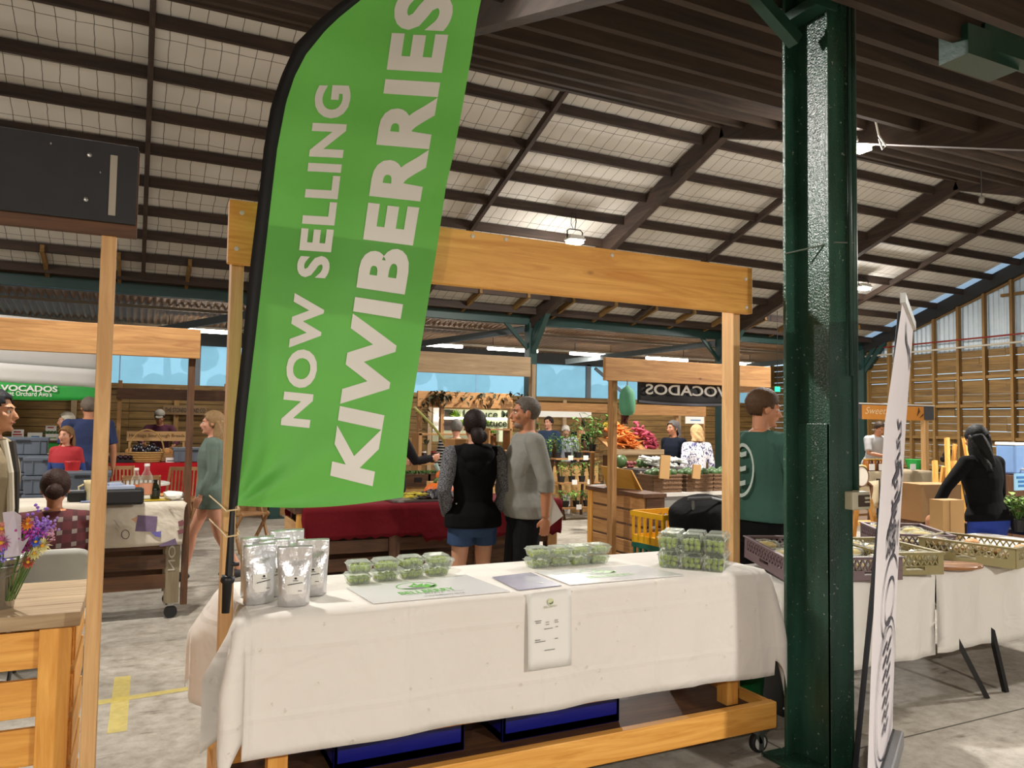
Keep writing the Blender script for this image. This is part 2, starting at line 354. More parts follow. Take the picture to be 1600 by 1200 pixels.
# back wall: boards below a band of clear sheet windows
YB = 16.5
mb = MB()
for r in range(14):
    for sx in range(8): mb.box((X0+1.33+sx*2.66, YB+random.uniform(0, .012), .08+r*.156), (2.655, .03, .146))
struct('wall_back', mb, wallw('x'), 'brown horizontal board back wall')
struct('wall_back', MB().box((5.15, YB+.06, 1.1), (X1-X0, .03, 2.2)), mat('back_dark', '1e1710', .8), 'dark backing behind the board back wall')
struct('trim_5', MB().box((5.15, YB-.03, 2.2), (X1-X0, .07, .1)), wallw('x'), 'timber sill under the window band')
struct('trim_6', MB().box((5.15, YB, 3.2), (X1-X0, .1, .3)), mat('head_dark', '2b2f33', .7), 'dark lintel above the window band')
for i in range(12):
    struct('wall_post', MB().box((-4.6+i*1.75, YB-.06, 1.09), (.09, .07, 2.18)), bat('z') if i % 2 else grey_deal('z'), 'upright batten on the back wall, number %d from the left' % (i+1))
def pane_mat():
    m, nt, b = _new('clear_sheet'); L = nt.links; o = nt.nodes['Material Output']
    tr = N(nt, 'ShaderNodeBsdfTransparent'); tr.inputs[0].default_value = (.85, .95, .98, 1)
    tl = N(nt, 'ShaderNodeBsdfTranslucent'); tl.inputs[0].default_value = (.74, .93, .97, 1)
    tc = N(nt, 'ShaderNodeTexCoord'); nz = N(nt, 'ShaderNodeTexNoise', Scale=2.0, Detail=4.0); L.new(tc.outputs['Object'], nz.inputs['Vector'])
    mr = N(nt, 'ShaderNodeMapRange'); mr.inputs[3].default_value = .45; mr.inputs[4].default_value = .7; L.new(nz.outputs['Fac'], mr.inputs[0])
    mx = N(nt, 'ShaderNodeMixShader'); L.new(mr.outputs[0], mx.inputs[0]); L.new(tr.outputs[0], mx.inputs[1]); L.new(tl.outputs[0], mx.inputs[2]); L.new(mx.outputs[0], o.inputs[0])
    return m
PANE = pane_mat(); MUL = mat('mullion', '55606a', .5)
wx = [-5.4, -3.2, 1.05, 5.5, 10.15, 15.7]
for i in range(5):
    w = thing('window_%d' % (i+1), 'clear plastic sheet window in the band above the board wall, %s from the left' % ORD[i], 'window', ((wx[i]+wx[i+1])/2, YB, 2.64)); w['kind'] = 'structure'
    ww = wx[i+1]-wx[i]
    obj('pane', MB().box((0, .02, 0), (ww, .006, .86)), PANE, w)
    obj('mullion', MB().box((ww/2-.05, -.02, 0), (.13, .06, .9)), MUL, w)
    for q in range(1, 3): obj('seam', MB().box((-ww/2+ww*q/3, 0, 0), (.02, .01, .86)), mat('seam_blue', '8fb4d8', .5), w)
struct('diagonal_brace', MB().bar((10.25, 16.4, 3.0), (11.4, 16.4, 2.2), .05, .07), MUL, 'grey diagonal brace across the right window')
LEAF = [mat('tree_leaf_dark', '2c4a45', .8, var=.3, vscale=3), mat('tree_leaf', '4a6b52', .8, var=.3, vscale=3)]
for i, (x, y, r) in enumerate(((-3.5, 21, 1.5), (.6, 22, 1.7), (4.4, 21.5, 1.3), (8.6, 23, 2.1), (12.5, 22, 1.9), (17, 24, 2.3))):
    t = thing('tree', 'blurred bluish tree beyond the window band, %s from the left' % ORD[i], 'tree', (x, y, 0), 0, 'trees outside the window band')
    mb = MB()
    for q in range(26):
        a, b_ = random.uniform(0, 2*PI), random.uniform(-1, 1)
        mb.ico((math.cos(a)*r*.8*random.random()**.5, math.sin(a)*r*.6, 3.2+b_*r*.8), [random.uniform(.25, .5)*r*.6]*3, 2)
    obj('foliage', mb, LEAF[i % 2], t); obj('trunk', MB().tube([(0, 0, -.1), (.1, 0, 1.6), (0, .1, 3.2)], [.18, .14, .08]), brown('z'), t)
# right end wall: spaced boards on studs, corrugated sheet above
mb = MB(); z = .05
XR = 15.84
while z < 3.25:
    h = .148; g = random.choice((.003, .004, .005, .008, .012)) if z > 1.9 else random.choice((.003, .004, .008))
    y = -3.0
    while y < 16.5:
        L_ = random.choice((1.1, 1.65, 2.2)); dz = random.uniform(-.004, .004)
        mb.box((XR+random.uniform(0, .01), y+L_/2, z+h/2+dz), (.025, L_-.006, h)); y += L_
    z += h+g
struct('wall_right', mb, wallw('y'), 'right end wall of gapped horizontal timber boards')
ys = [16.0, 13.75, 13.1]+[12.86-i*.565 for i in range(9)]+[7.8-i*.6 for i in range(10)]
for i, y in enumerate(ys):
    struct('wall_stud', MB().box((XR-.07, y, 1.65+(max(0, zr(y)-3.35))/2), (.1, .055, 3.3+max(0, zr(y)-3.35))), bat('z'), 'upright stud on the slatted right end wall, number %d from the back' % (i+1))
for i, z in enumerate((.75, 1.42, 2.1, 2.7)):
    struct('wall_rail', MB().box((XR-.05, 6.7, z), (.09, 19.4, .06)), bat('y'), '%s horizontal rail up the slatted right end wall' % ORD[i])
mb = MB(); n = 130
def gab(u, v):
    y = -1+14.2*u; zt = zr(y)+.1 if y > 2.4 else 3.7
    return Vector((XR+.06+.014*math.sin(u*n*2*PI), y, 3.2+(zt-3.2)*v))
mb.grid(gab, n*6, 1); struct('wall_right', mb, mat('gable_iron', 'c4cbcf', .5, metal=.1, var=.1, trans=.15), 'pale corrugated gable sheet above the slatted end wall', recalc=False)
struct('gable_rail', MB().bar((XR-.03, 13, 3.42), (XR-.03, 7.6, 5.3), .05, .1), bat('y'), 'timber rake along the gable under the end rafter')
struct('gable_nogging', MB().box((XR-.03, 6.5, 4.35), (.07, 6.4, .06)), bat('y'), 'horizontal nogging across the corrugated gable')
tag(obj('pipe', MB().tube([(XR-.14, 13.2, 3.32), (XR-.14, 5, 3.4)], .022), mat('grey_pipe', 'b3ab9b', .5)), 'pale grey conduit pipe across the right end wall', 'pipe')
tag(obj('pipe', MB().tube([(XR-.12, 13.1, 3.5), (XR-.12, 5, 3.55)], .018), mat('red_pipe', '7d2318', .5)), 'thin red pipe just above the pale conduit on the end wall', 'pipe')
struct('wall_left', MB().box((-5.6, 6, 2.2), (.1, 24, 4.6)), wallw('y'), 'timber wall closing the left side')
struct('wall_front', MB().box((5, -5, 1.8), (22, .1, 3.8)), wallw('x'), 'timber wall behind the viewer')
# big near column: welded section with conduit and socket
colm = thing('steel_column', 'tall dark green riveted steel column right of the white stall', 'column', (2.95, 2.63, 0))
colm['kind'] = 'structure'
def speck():
    m, nt, b = _new('chipped_green'); L = nt.links; b.inputs['Roughness'].default_value = .24; tc = N(nt, 'ShaderNodeTexCoord')
    n1 = N(nt, 'ShaderNodeTexNoise', Scale=55.0, Detail=3.0); n2 = N(nt, 'ShaderNodeTexNoise', Scale=2.0, Detail=4.0)
    mp = N(nt, 'ShaderNodeMapping'); mp.inputs['Scale'].default_value = (3, 3, .7); L.new(tc.outputs['Object'], mp.inputs[0])
    L.new(tc.outputs['Object'], n1.inputs['Vector']); L.new(mp.outputs[0], n2.inputs['Vector'])
    r = N(nt, 'ShaderNodeValToRGB'); e = r.color_ramp.elements; e[0].position = .69; e[0].color = (0, 0, 0, 1); e[1].position = .72; e[1].color = (1, 1, 1, 1); L.new(n1.outputs['Fac'], r.inputs[0])
    g = N(nt, 'ShaderNodeValToRGB'); e = g.color_ramp.elements; e[0].position = .35; e[0].color = lin('173224'); e[1].position = .7; e[1].color = lin('2f5646'); L.new(n2.outputs['Fac'], g.inputs[0])
    mx = N(nt, 'ShaderNodeMix', data_type='RGBA'); L.new(r.outputs[0], mx.inputs[0]); L.new(g.outputs[0], mx.inputs[6]); mx.inputs[7].default_value = lin('7f867c'); L.new(mx.outputs[2], b.inputs['Base Color'])
    n3 = N(nt, 'ShaderNodeTexNoise', Scale=120.0); L.new(tc.outputs['Object'], n3.inputs['Vector'])
    bp = N(nt, 'ShaderNodeBump', Strength=.5, Distance=.006); L.new(n3.outputs['Fac'], bp.inputs['Height']); L.new(bp.outputs['Normal'], b.inputs['Normal']); return m
CHIP = speck()
obj('back_flange', MB().box((.075, .2, 1.95), (.31, .02, 3.9)), CHIP, colm, bevel=.003)
obj('web', MB().box((.03, .1, 1.95), (.05, .2, 3.9)), CHIP, colm, bevel=.003)
obj('front_flange', MB().box((.07, 0, 1.95), (.15, .02, 3.9)), CHIP, colm, bevel=.003)
obj('base_plate', MB().box((.03, .1, .81), (.07, .215, 1.62)).box((-.02, .1, .01), (.3, .34, .02)), CHIP, colm, bevel=.004)
obj('conduit', MB().tube([(.165, -.005, 1.3), (.165, -.005, 3.9)], .02, 10), GREEN, colm, smooth=True)
obj('conduit', MB().tube([(.115, -.03, 1.85), (.115, -.03, 3.9)], .009, 8), GREEN, colm, smooth=True)
obj('bracket', MB().box((-.02, .1, 3.66), (.14, .24, .05)).bar((-.1, .1, 3.5), (-.5, .1, 3.75), .06, .06), GREEN, colm)
sk = obj('socket_box', MB().box((.15, -.03, 1.255), (.12, .05, .085)), mat('cream_plastic', 'c9c2a4', .5), colm, bevel=.006)
obj('socket_face', MB().box((.165, -.057, 1.255), (.075, .004, .055)), mat('socket_dark', '4a3a2c', .6), sk)
obj('socket_pin', MB().box((.18, -.061, 1.268), (.03, .006, .01)).box((.18, -.061, 1.25), (.03, .006, .008)), mat('cream_plastic', 'c9c2a4', .5), sk)
obj('cable_tie', MB().tube([(-.09, .185, 2.46), (.03, -.015, 2.49), (.15, -.02, 2.5)], .004, 6), mat('wire_grey', '5f6a60', .5), colm)
hb = MB().box((3.95, 2.52, 3.6), (.42, .16, .16)).bar((3.9, 2.5, 3.66), (4.6, 2.3, 3.52), .1, .14)
struct('haunch', hb, GREEN, 'green steel haunch plate at the near eave, upper right')
# lamps
WHITEP = mat('lamp_white', 'd9d6cc', .4); BLACK = mat('black_plastic', '0d0d0e', .45, var=.1)
GLOW = mat('lamp_glow', 'fff4df', .5, var=0, emit=22); TUBE = mat('tube_glow', 'fff6e6', .5, var=0, emit=25)
lampl = ['flood lamp hanging above the middle of the pine beam', 'flood lamp hanging over the far right aisle', 'brightest flood lamp, beside the top of the green column']
for i, (x, y, z, w) in enumerate(LAMPS):
    if i in (5, 6, 7): continue
    lb = lampl[i] if i < 3 else 'flood lamp under the roof %s' % ('above the pine stall' if i == 3 else 'at the far left')
    t = thing('flood_lamp', lb, 'lamp', (x, y, z))
    obj('housing', MB().box((0, 0, 0), (.24, .16, .05)).box((0, 0, -.03), (.27, .19, .03)), WHITEP, t, bevel=.008)
    obj('lens', MB().box((0, 0, -.065), (.22, .15, .05)), GLOW, t)
    obj('handle', MB().tube([(-.13, 0, -.02), (-.13, 0, .09), (-.09, 0, .12), (.09, 0, .12), (.13, 0, .09), (.13, 0, -.02)], .009, 6), BLACK, t)
    zt = zr(y)+.02-z
    obj('chain', MB().tube([(0, 0, .12), (.02, 0, .12+(zt-.12)*.5), (0, 0, zt)], .006, 5).tube([(-.05, 0, zt), (-.07, 0, .2), (-.03, 0, .13)], .005, 5), BLACK, t)
tl = ['far left beside the pine post', 'left end of the row right of the flag', 'second right of the flag', 'third right of the flag, above the blue panes', 'above the right pine stall beam', 'last of the row, by the right pine post']
for i, (a, b_) in enumerate((((265, 510), (352, 516)), ((657, 537), (703, 540)), ((764, 545), (838, 549)), ((894, 555), (958, 559)), ((1010, 563), (1074, 567)), ((1120, 569), (1177, 573)))):
    p, q = W(a[0], a[1], Y=15.0), W(b_[0], b_[1], Y=15.0); L_ = max(1.2, (q-p).length); c = (p+q)/2; zz = 3.21
    t = thing('tube_light', 'glowing strip light under the lean-to roof, '+tl[i], 'light', (c.x, 15.0, zz), 0, 'strip lights along the far aisle')
    obj('tube', MB().tube([(-L_/2, 0, -.02), (L_/2, 0, -.02)], .035, 8), TUBE, t); obj('fitting', MB().box((0, 0, .03), (L_, .08, .04)), WHITEP, t)
    [obj('drop_wire', MB().tube([(q*L_*.4, 0, .04), (q*L_*.4, 0, .22)], .006, 5), BLACK, t) for q in (-1, 1)]
    l = bpy.data.lights.new('tube', 'AREA'); l.shape = 'RECTANGLE'; l.size = L_; l.size_y = .07; l.energy = 22; l.color = (1, .95, .87)
    o = bpy.data.objects.new('tube_light_source', l); o.location = (0, 0, -.06); o.parent = t; C.objects.link(o)
# wiring on the ridge
cw = [W(740, 95, Y=7.4), W(800, 80, Y=7.1), W(880, 55, Y=6.9), W(922, 38, Y=6.7), W(960, 58, Y=6.7), W(1040, 88, Y=6.7), W(1120, 105, Y=6.7), W(1222, 125, Y=6.7)]
tag(obj('cable', MB().tube(cw, .012, 6), WHITEP), 'white cable looping along the roof timbers from a junction box', 'cable')
jb = W(922, 32, Y=6.68); tag(obj('junction_box', MB().box(jb, (.09, .06, .09)), WHITEP, bevel=.01), 'small white junction box on the roof timbers', 'box')
hc = W(1362, 175, D=7.6); tag(obj('wire', MB().tube([hc, hc+Vector((.06, 0, -.1)), hc+Vector((.1, 0, -.22)), hc+Vector((.2, 0, -.31)), hc+Vector((.15, 0, -.35)), hc+Vector((.1, 0, -.25))], .009, 6), WHITEP), 'loose white wire dangling right of the brightest lamp', 'wire')
bu = W(1534, 312, D=9.5); t = thing('bulb', 'small unlit bulb hanging near the top right rafters', 'bulb', bu)
obj('glass', MB().ell((0, 0, 0), (.035, .035, .05)), mat('dim_glass', '6b665c', .2), t, smooth=True); obj('cord', MB().tube([(0, 0, .05), (0, 0, .45)], .006, 5), BLACK, t)
# paint cross on the floor
YEL = mat('line_paint', 'e2cd6a', .8, alpha=.55, var=.25, vscale=30)
mb = MB(); mb.poly([(-.08, 5.38, .002), (.01, 5.38, .002), (-.0, 4.45, .002), (-.09, 4.45, .002)]); mb.poly([(-.2, 4.9, .0025), (-.2, 4.98, .0025), (.42, 5.03, .0025), (.42, 4.97, .0025)])
tag(obj('floor_mark', mb, YEL), 'yellow spray-painted cross on the concrete floor', 'paint mark')
# ------------------------------------------------------------------ the white-clothed kiwiberry stall
def cloth_mat(name, col, pat=None, bump=.25):
    m, nt, b = _new(name); L = nt.links; b.inputs['Roughness'].default_value = .8; b.inputs['Sheen Weight'].default_value = .2
    tc = N(nt, 'ShaderNodeTexCoord'); n1 = N(nt, 'ShaderNodeTexNoise', Scale=3.5, Detail=3.0, Distortion=.8); L.new(tc.outputs['Object'], n1.inputs['Vector'])
    bp = N(nt, 'ShaderNodeBump', Strength=bump, Distance=.05); L.new(n1.outputs['Fac'], bp.inputs['Height'])
    b.inputs['Base Color'].default_value = lin(col)
    if pat:      # small woven sprigs
        v = N(nt, 'ShaderNodeTexVoronoi', Scale=13.0); L.new(tc.outputs['Object'], v.inputs['Vector'])
        r = N(nt, 'ShaderNodeValToRGB'); e = r.color_ramp.elements; e[0].position = .1; e[0].color = (1, 1, 1, 1); e[1].position = .2; e[1].color = (0, 0, 0, 1); L.new(v.outputs['Distance'], r.inputs[0])
        n2 = N(nt, 'ShaderNodeTexNoise', Scale=90.0); L.new(tc.outputs['Object'], n2.inputs['Vector'])
        ml = N(nt, 'ShaderNodeMath', operation='MULTIPLY'); L.new(r.outputs[0], ml.inputs[0]); L.new(n2.outputs['Fac'], ml.inputs[1])
        gt = N(nt, 'ShaderNodeMath', operation='GREATER_THAN'); gt.inputs[1].default_value = .5; L.new(ml.outputs[0], gt.inputs[0])
        mx = N(nt, 'ShaderNodeMix', data_type='RGBA'); L.new(gt.outputs[0], mx.inputs[0]); mx.inputs[6].default_value = lin(col); mx.inputs[7].default_value = lin(pat); L.new(mx.outputs[2], b.inputs['Base Color'])
        b2 = N(nt, 'ShaderNodeBump', Strength=.2, Distance=.01); L.new(ml.outputs[0], b2.inputs['Height']); L.new(bp.outputs['Normal'], b2.inputs['Normal']); prev = b2
        sp = N(nt, 'ShaderNodeSeparateXYZ'); L.new(tc.outputs['Object'], sp.inputs[0])     # ironed-in fold lines
        for ax, off, per in (('X', .2, .58), ('Z', .17, .24)):
            q = N(nt, 'ShaderNodeMath', operation='ADD'); q.inputs[1].default_value = off+50*per; L.new(sp.outputs[ax], q.inputs[0]); d = N(nt, 'ShaderNodeMath', operation='PINGPONG'); d.inputs[1].default_value = per/2; L.new(q.outputs[0], d.inputs[0])
            mr = N(nt, 'ShaderNodeMapRange'); mr.inputs[1].default_value = 0; mr.inputs[2].default_value = .018; mr.inputs[3].default_value = 1; mr.inputs[4].default_value = 0; L.new(d.outputs[0], mr.inputs[0])
            b3 = N(nt, 'ShaderNodeBump', Strength=.35, Distance=.006); L.new(mr.outputs[0], b3.inputs['Height']); L.new(prev.outputs['Normal'], b3.inputs['Normal']); prev = b3
        L.new(prev.outputs['Normal'], b.inputs['Normal'])
    else: L.new(bp.outputs['Normal'], b.inputs['Normal'])
    MATS[name] = m; return m
CLOTH = cloth_mat('white_damask', 'dfd9d1', 'cfc7bb', .45)
def drape(x0, x1, y0, y1, z, hf, hb, hl, hr, out, step=.03, ripple=.012, freq=9, hem=None):
    """a cloth laid over a table top: overhang lengths front, back, left, right; out(side, t, d) = how far it stands off"""
    mb = MB(); xs = []; ys = []
    def span(a, b, lo, hi):
        v = []; n1 = max(1, int(lo/step)); n2 = max(2, int((b-a)/(step*1.4))); n3 = max(1, int(hi/step))
        v += [a-lo+lo*i/n1 for i in range(n1)]; v += [a+(b-a)*i/n2 for i in range(n2)]; v += [b+hi*i/n3 for i in range(n3+1)]; return v
    xs = span(x0, x1, hl, hr); ys = span(y0, y1, hf, hb)
    def P(x, y):
        cx, cy = min(max(x, x0), x1), min(max(y, y0), y1); dx, dy = x-cx, y-cy; d = math.hypot(dx, dy)
        if d < 1e-6: return Vector((x, y, z))
        lim = d
        if dx and dy: lim = d*.86
        e = Vector((dx, dy, 0))/d; t = cx if not dx else cy
        rr = ripple*min(1, d/.15)*(math.sin(freq*(cx*1.0+cy*1.3)+2*math.atan2(dy, dx+1e-9))+.5*math.sin(freq*2.3*(cx+cy)+1))
        o = .012*min(1, d/.03)+out(dx, dy, cx, cy, d)+rr
        if dx and dy: o += (.03 if dx > 0 else .07)*abs(math.sin(2*math.atan2(dy, dx)))*min(1, d/.3)
        return Vector((cx, cy, z))+e*o-Vector((0, 0, max(0, lim-.012)))
    V = [[mb.bm.verts.new(P(x, y)) for y in ys] for x in xs]
    for i in range(len(xs)-1):
        for j in range(len(ys)-1): mb.bm.faces.new((V[i][j], V[i+1][j], V[i+1][j+1], V[i][j+1]))
    return mb
ST = thing('market_stall', 'new orange pine market stall on castors under the white patterned cloth', 'stall', (1.58, 3.15, 0))
def sx(v): return v-1.58
def sy(v): return v-3.15
for x in (.322, 2.812): obj('post', MB().box((sx(x), 0, 1.22), (.045, .09, 2.2)), pale('z'), ST, bevel=.003)
bmm = obj('fascia_beam', MB().box((0, sy(3.0825), 2.312), (2.6, .045, .243)), pine('x'), ST, bevel=.004)
SCREW = mat('screw_cap', 'cfc8bb', .4)
for x, z in ((-1.255, 2.385), (-1.27, 2.245), (-.14, 2.415), (-.3, 2.41), (.42, 2.405), (1.25, 2.37), (1.255, 2.22)):
    obj('screw_cap', MB().lathe([(.009, 0), (.009, .004), (.004, .006)], (0, 0, 0), 10), SCREW, bmm).matrix_local = Matrix.Translation((x, sy(3.0595), z)) @ Matrix.Rotation(PI/2, 4, 'X')
obj('bottom_rail', MB().box((0, sy(2.895), .195), (2.55, .045, .125)), pine('x'), ST, bevel=.004)
obj('upper_rail', MB().box((0, sy(2.96), .42), (2.5, .045, .09)), pine('x'), ST, bevel=.004)
obj('back_rail', MB().box((0, sy(3.48), .2), (2.55, .045, .125)), pine('x'), ST, bevel=.004)
[obj('end_rail', MB().box((sx(q), sy(3.19), .195), (.045, .54, .12)), pine('y'), ST, bevel=.003) for q in (2.83, .325)]
obj('shelf', MB().box((0, 0.04, .215), (2.4, .5, .025)), brown('x'), ST)
obj('tabletop', MB().box((0, sy(3.19), .88), (2.42, .62, .04)), deal('x'), ST, bevel=.003)
for x in (.5, 2.64):
    for y in (2.98, 3.42): obj('leg', MB().box((sx(x), sy(y), .56), (.07, .07, .62)), pine('z'), ST)
STEEL = mat('zinc_steel', 'a9a9a6', .35, metal=.9, var=.05); RUB = mat('rubber', '141414', .7)
for x, y in ((2.8, 2.94), (.36, 2.94), (2.8, 3.44), (.36, 3.44)):
    w = obj('castor_wheel', MB(), RUB, ST) if False else None
    mb = MB(); n = 20
    mb.rings([(0, 0, -.016, .036, .036), (0, 0, -.014, .048, .048), (0, 0, -.008, .05, .05), (0, 0, .008, .05, .05), (0, 0, .014, .048, .048), (0, 0, .016, .036, .036)], 22)
    w = obj('castor_wheel', mb, RUB, ST, smooth=True); w.matrix_local = Matrix.Translation((sx(x), sy(y), .05)) @ Matrix.Rotation(PI/2, 4, 'X')
    h = obj('hub', MB().rings([(0, 0, -.018, .034, .034), (0, 0, .018, .034, .034)], 18), mat('hub_white', 'c9c9c6', .4), w); 
    obj('fork', MB().box((0, -.022, .055), (.03, .004, .08)).box((0, .022, .055), (.03, .004, .08)).box((0, 0, .1), (.06, .05, .012)).box((0, 0, .12), (.07, .06, .025)).bar((-.03, -.022, .1), (0, -.022, .05), .004, .02), STEEL, ST, loc=(sx(x), sy(y), 0))
def clo(dx, dy, cx, cy, d):
    if dx < 0 and not dy: return min(.12, .02+.55*max(0, cy-3.215)+.5*max(0, 3.09-cy))*min(1, d/.2)-.004 if abs(cy-3.15) > .06 else -.014
    if dx < 0: return .02 if dy < 0 else .09*min(1, d/.25)
    if dx > 0 and not dy: return (-.014 if abs(cy-3.15) < .07 else .03*min(1, d/.2))
    if dy < 0: return .012+.03*min(1, d/.4)*(1 if cx > 2.3 else .4)*abs(math.sin(cx*5.3))+.03*max(0, (cx-2.5)/.3)*min(1, d/.4)
    return 0
solo('tablecloth', drape(.36, 2.775, 2.875, 3.5, .902, .5, .25, .46, .42, clo, .03, .007, 8), CLOTH, 'off-white sprig-patterned cloth draped over the kiwiberry stall', 'tablecloth', smooth=True, solid=.003)
TZ = .906
# things below the cloth
BLUE = mat('deep_blue_plastic', '0b1170', .35)
for i, (x, w, lb) in enumerate(((1.0, .55, 'deep blue crate under the white cloth, left of the pair'), (1.75, .6, 'deep blue crate under the white cloth, right of the pair'))):
    t = thing('crate', lb, 'crate', (x, 3.22, .228), 0, 'blue crates under the stall')
    obj('body', MB().box((0, 0, .02), (w, .36, .04)).box((0, -.17, .11), (w, .02, .22)).box((0, .17, .11), (w, .02, .22)).box((-w/2+.01, 0, .11), (.02, .36, .22)).box((w/2-.01, 0, .11), (.02, .36, .22)), BLUE, t, bevel=.004)
    obj('rim', MB().box((0, -.18, .215), (w+.02, .012, .02)).box((0, .18, .215), (w+.02, .012, .02)), BLUE, t)
t = thing('bin', 'small green bin on the floor behind the castor', 'bin', (3.02, 3.3, 0))
obj('body', MB().lathe([(.1, 0), (.13, .3), (.14, .31)], n=20), mat('green_plastic', '0f6a34', .4), t, smooth=True); obj('liner', MB().lathe([(.135, .3), (.15, .33), (.13, .36), (.1, .33)], n=20), BLACK, t)
# ------------------------------------------------------------------ feather flag
FG = mat('flag_green', '58aa42', .55, var=.1, vscale=3, sheen=.3, bump=.12, bscale=14)
def thin_cloth(m, c, f):
    nt = m.node_tree; b = nt.nodes['Principled BSDF']; o = nt.nodes['Material Output']; tl = N(nt, 'ShaderNodeBsdfTranslucent'); tl.inputs[0].default_value = lin(c); mx = N(nt, 'ShaderNodeMixShader'); mx.inputs[0].default_value = f
    nt.links.new(b.outputs[0], mx.inputs[1]); nt.links.new(tl.outputs[0], mx.inputs[2]); nt.links.new(mx.outputs[0], o.inputs[0])
thin_cloth(FG, '8fe065', .09)
FB = mat('flag_black', '101114', .7, var=.2); FW_ = mat('flag_white', 'e3e1da', .6, var=.03)
OUT = [(357, 797), (361, 735), (367, 647), (380, 526), (392, 405), (405, 300), (412, 233), (423, 167), (440, 117), (463, 67), (497, 32), (527, 7), (558, -14), (598, -36), (650, -60), (700, -78)]
INN = [(371, 790), (376, 735), (385, 647), (400, 520), (413, 405), (425, 300), (433, 233), (447, 160), (460, 120), (478, 85), (508, 48), (530, 27), (566, -2), (605, -22), (655, -48), (703, -67)]
RIG = [(630, 777), (634, 730), (641, 650), (661, 522), (684, 380), (697, 290), (709, 240), (722, 170), (730, 125), (737, 85), (742, 52), (746, 27), (752, -2), (757, -24), (761, -48), (764, -66)]
def fy(px, py):
    a = math.atan2(795-py, max(1, px-365)); r = math.hypot(px-365, py-795)
    return 2.93-.05*(px-380)/350+.026*math.sin(a*8.5+.4)*math.exp(-r/230)*min(1, r/60)+.007*math.sin(px*.035+py*.012)+.004*math.sin(py*.05-px*.01)
def fpt(px, py, off=0): return W(px, py, Y=fy(px, py)+off)
def rowpt(lst, t):
    f = t*(len(lst)-1); i = min(int(f), len(lst)-2); f -= i
    return Vector((lst[i][0]*(1-f)+lst[i+1][0]*f, lst[i][1]*(1-f)+lst[i+1][1]*f))
flag = thing('feather_flag', 'tall green feather flag reading NOW SELLING KIWIBERRIES tied to the left stall post', 'flag')
def fsurf(u, v):
    a, b = rowpt(INN, v), rowpt(RIG, v); p = a*(1-u)+b*u; p.y += 9*math.sin(PI*u)*max(0, 1-v*12); return fpt(p.x, p.y)
obj('banner_fabric', MB().grid(fsurf, 44, 110), FG, flag, smooth=True, recalc=False)
pole_pts = [(rowpt(OUT, k/40)+rowpt(INN, k/40))/2 for k in range(41)]
mb = MB()
def slv(u, v):
    a, b = rowpt(OUT, v), rowpt(INN, v); p = a*(1-u)+b*u; return fpt(p.x, p.y, -.016*math.sin(PI*u)-.001)
mb.grid(slv, 6, 80); mb.grid(lambda u, v: slv(u, v)+Vector((0, .03*math.sin(PI*u)+.002, 0)), 6, 80)
obj('sleeve', mb, FB, flag, smooth=True)
pl = [W(353, 960, Y=2.9)+Vector((0, 0, .004)), W(356, 925, Y=2.91), W(359, 880, Y=2.92), W(363, 800, Y=2.93)]
obj('pole', MB().tube(pl+[fpt(p.x, p.y) for p in pole_pts[1:]], [.012, .013, .014]+[.009]*(len(pole_pts))), BLACK, flag, smooth=True)
obj('pole_socket', MB().tube([W(352, 958, Y=2.9), W(355, 912, Y=2.91), W(355, 909, Y=2.91), W(357, 900, Y=2.91)], [.013, .017, .024, .024], 12), BLACK, flag, smooth=True)
obj('clip', MB().tube([W(357, 882, Y=2.915), W(374, 881, Y=2.91)], .008, 8), BLACK, flag)
for yy in (793, 833):
    a = W(362, yy, Y=2.93); obj('string', MB().tube([a+Vector((-.055, .26, .02)), a+Vector((-.03, .1, 0)), a+Vector((-.02, -.02, -.01)), a+Vector((.02, -.02, -.005)), a+Vector((.03, .1, 0)), a+Vector((.05, .2, -.03)), a+Vector((.0, .27, -.12))], .003, 5), mat('string', 'c9b48c', .8), flag)
def px4(a, b, c, d):
    a, b, c, d = map(Vector, (a, b, c, d))
    def fn(u, v): p = (a*(1-u)+b*u)*(1-v)+(c*(1-u)+d*u)*v; return fpt(p.x, p.y, -.004)
    return fn
text('NOW SELLING', px4((484, 669), (550, 134), (438, 664), (494, 132)), FW_, flag, .04, (60, 6), space=1.13)
text('KIWIBERRIES', px4((583, 760), (712, -9), (515, 743), (620, -12)), FW_, flag, .044, (70, 8), space=1.12)
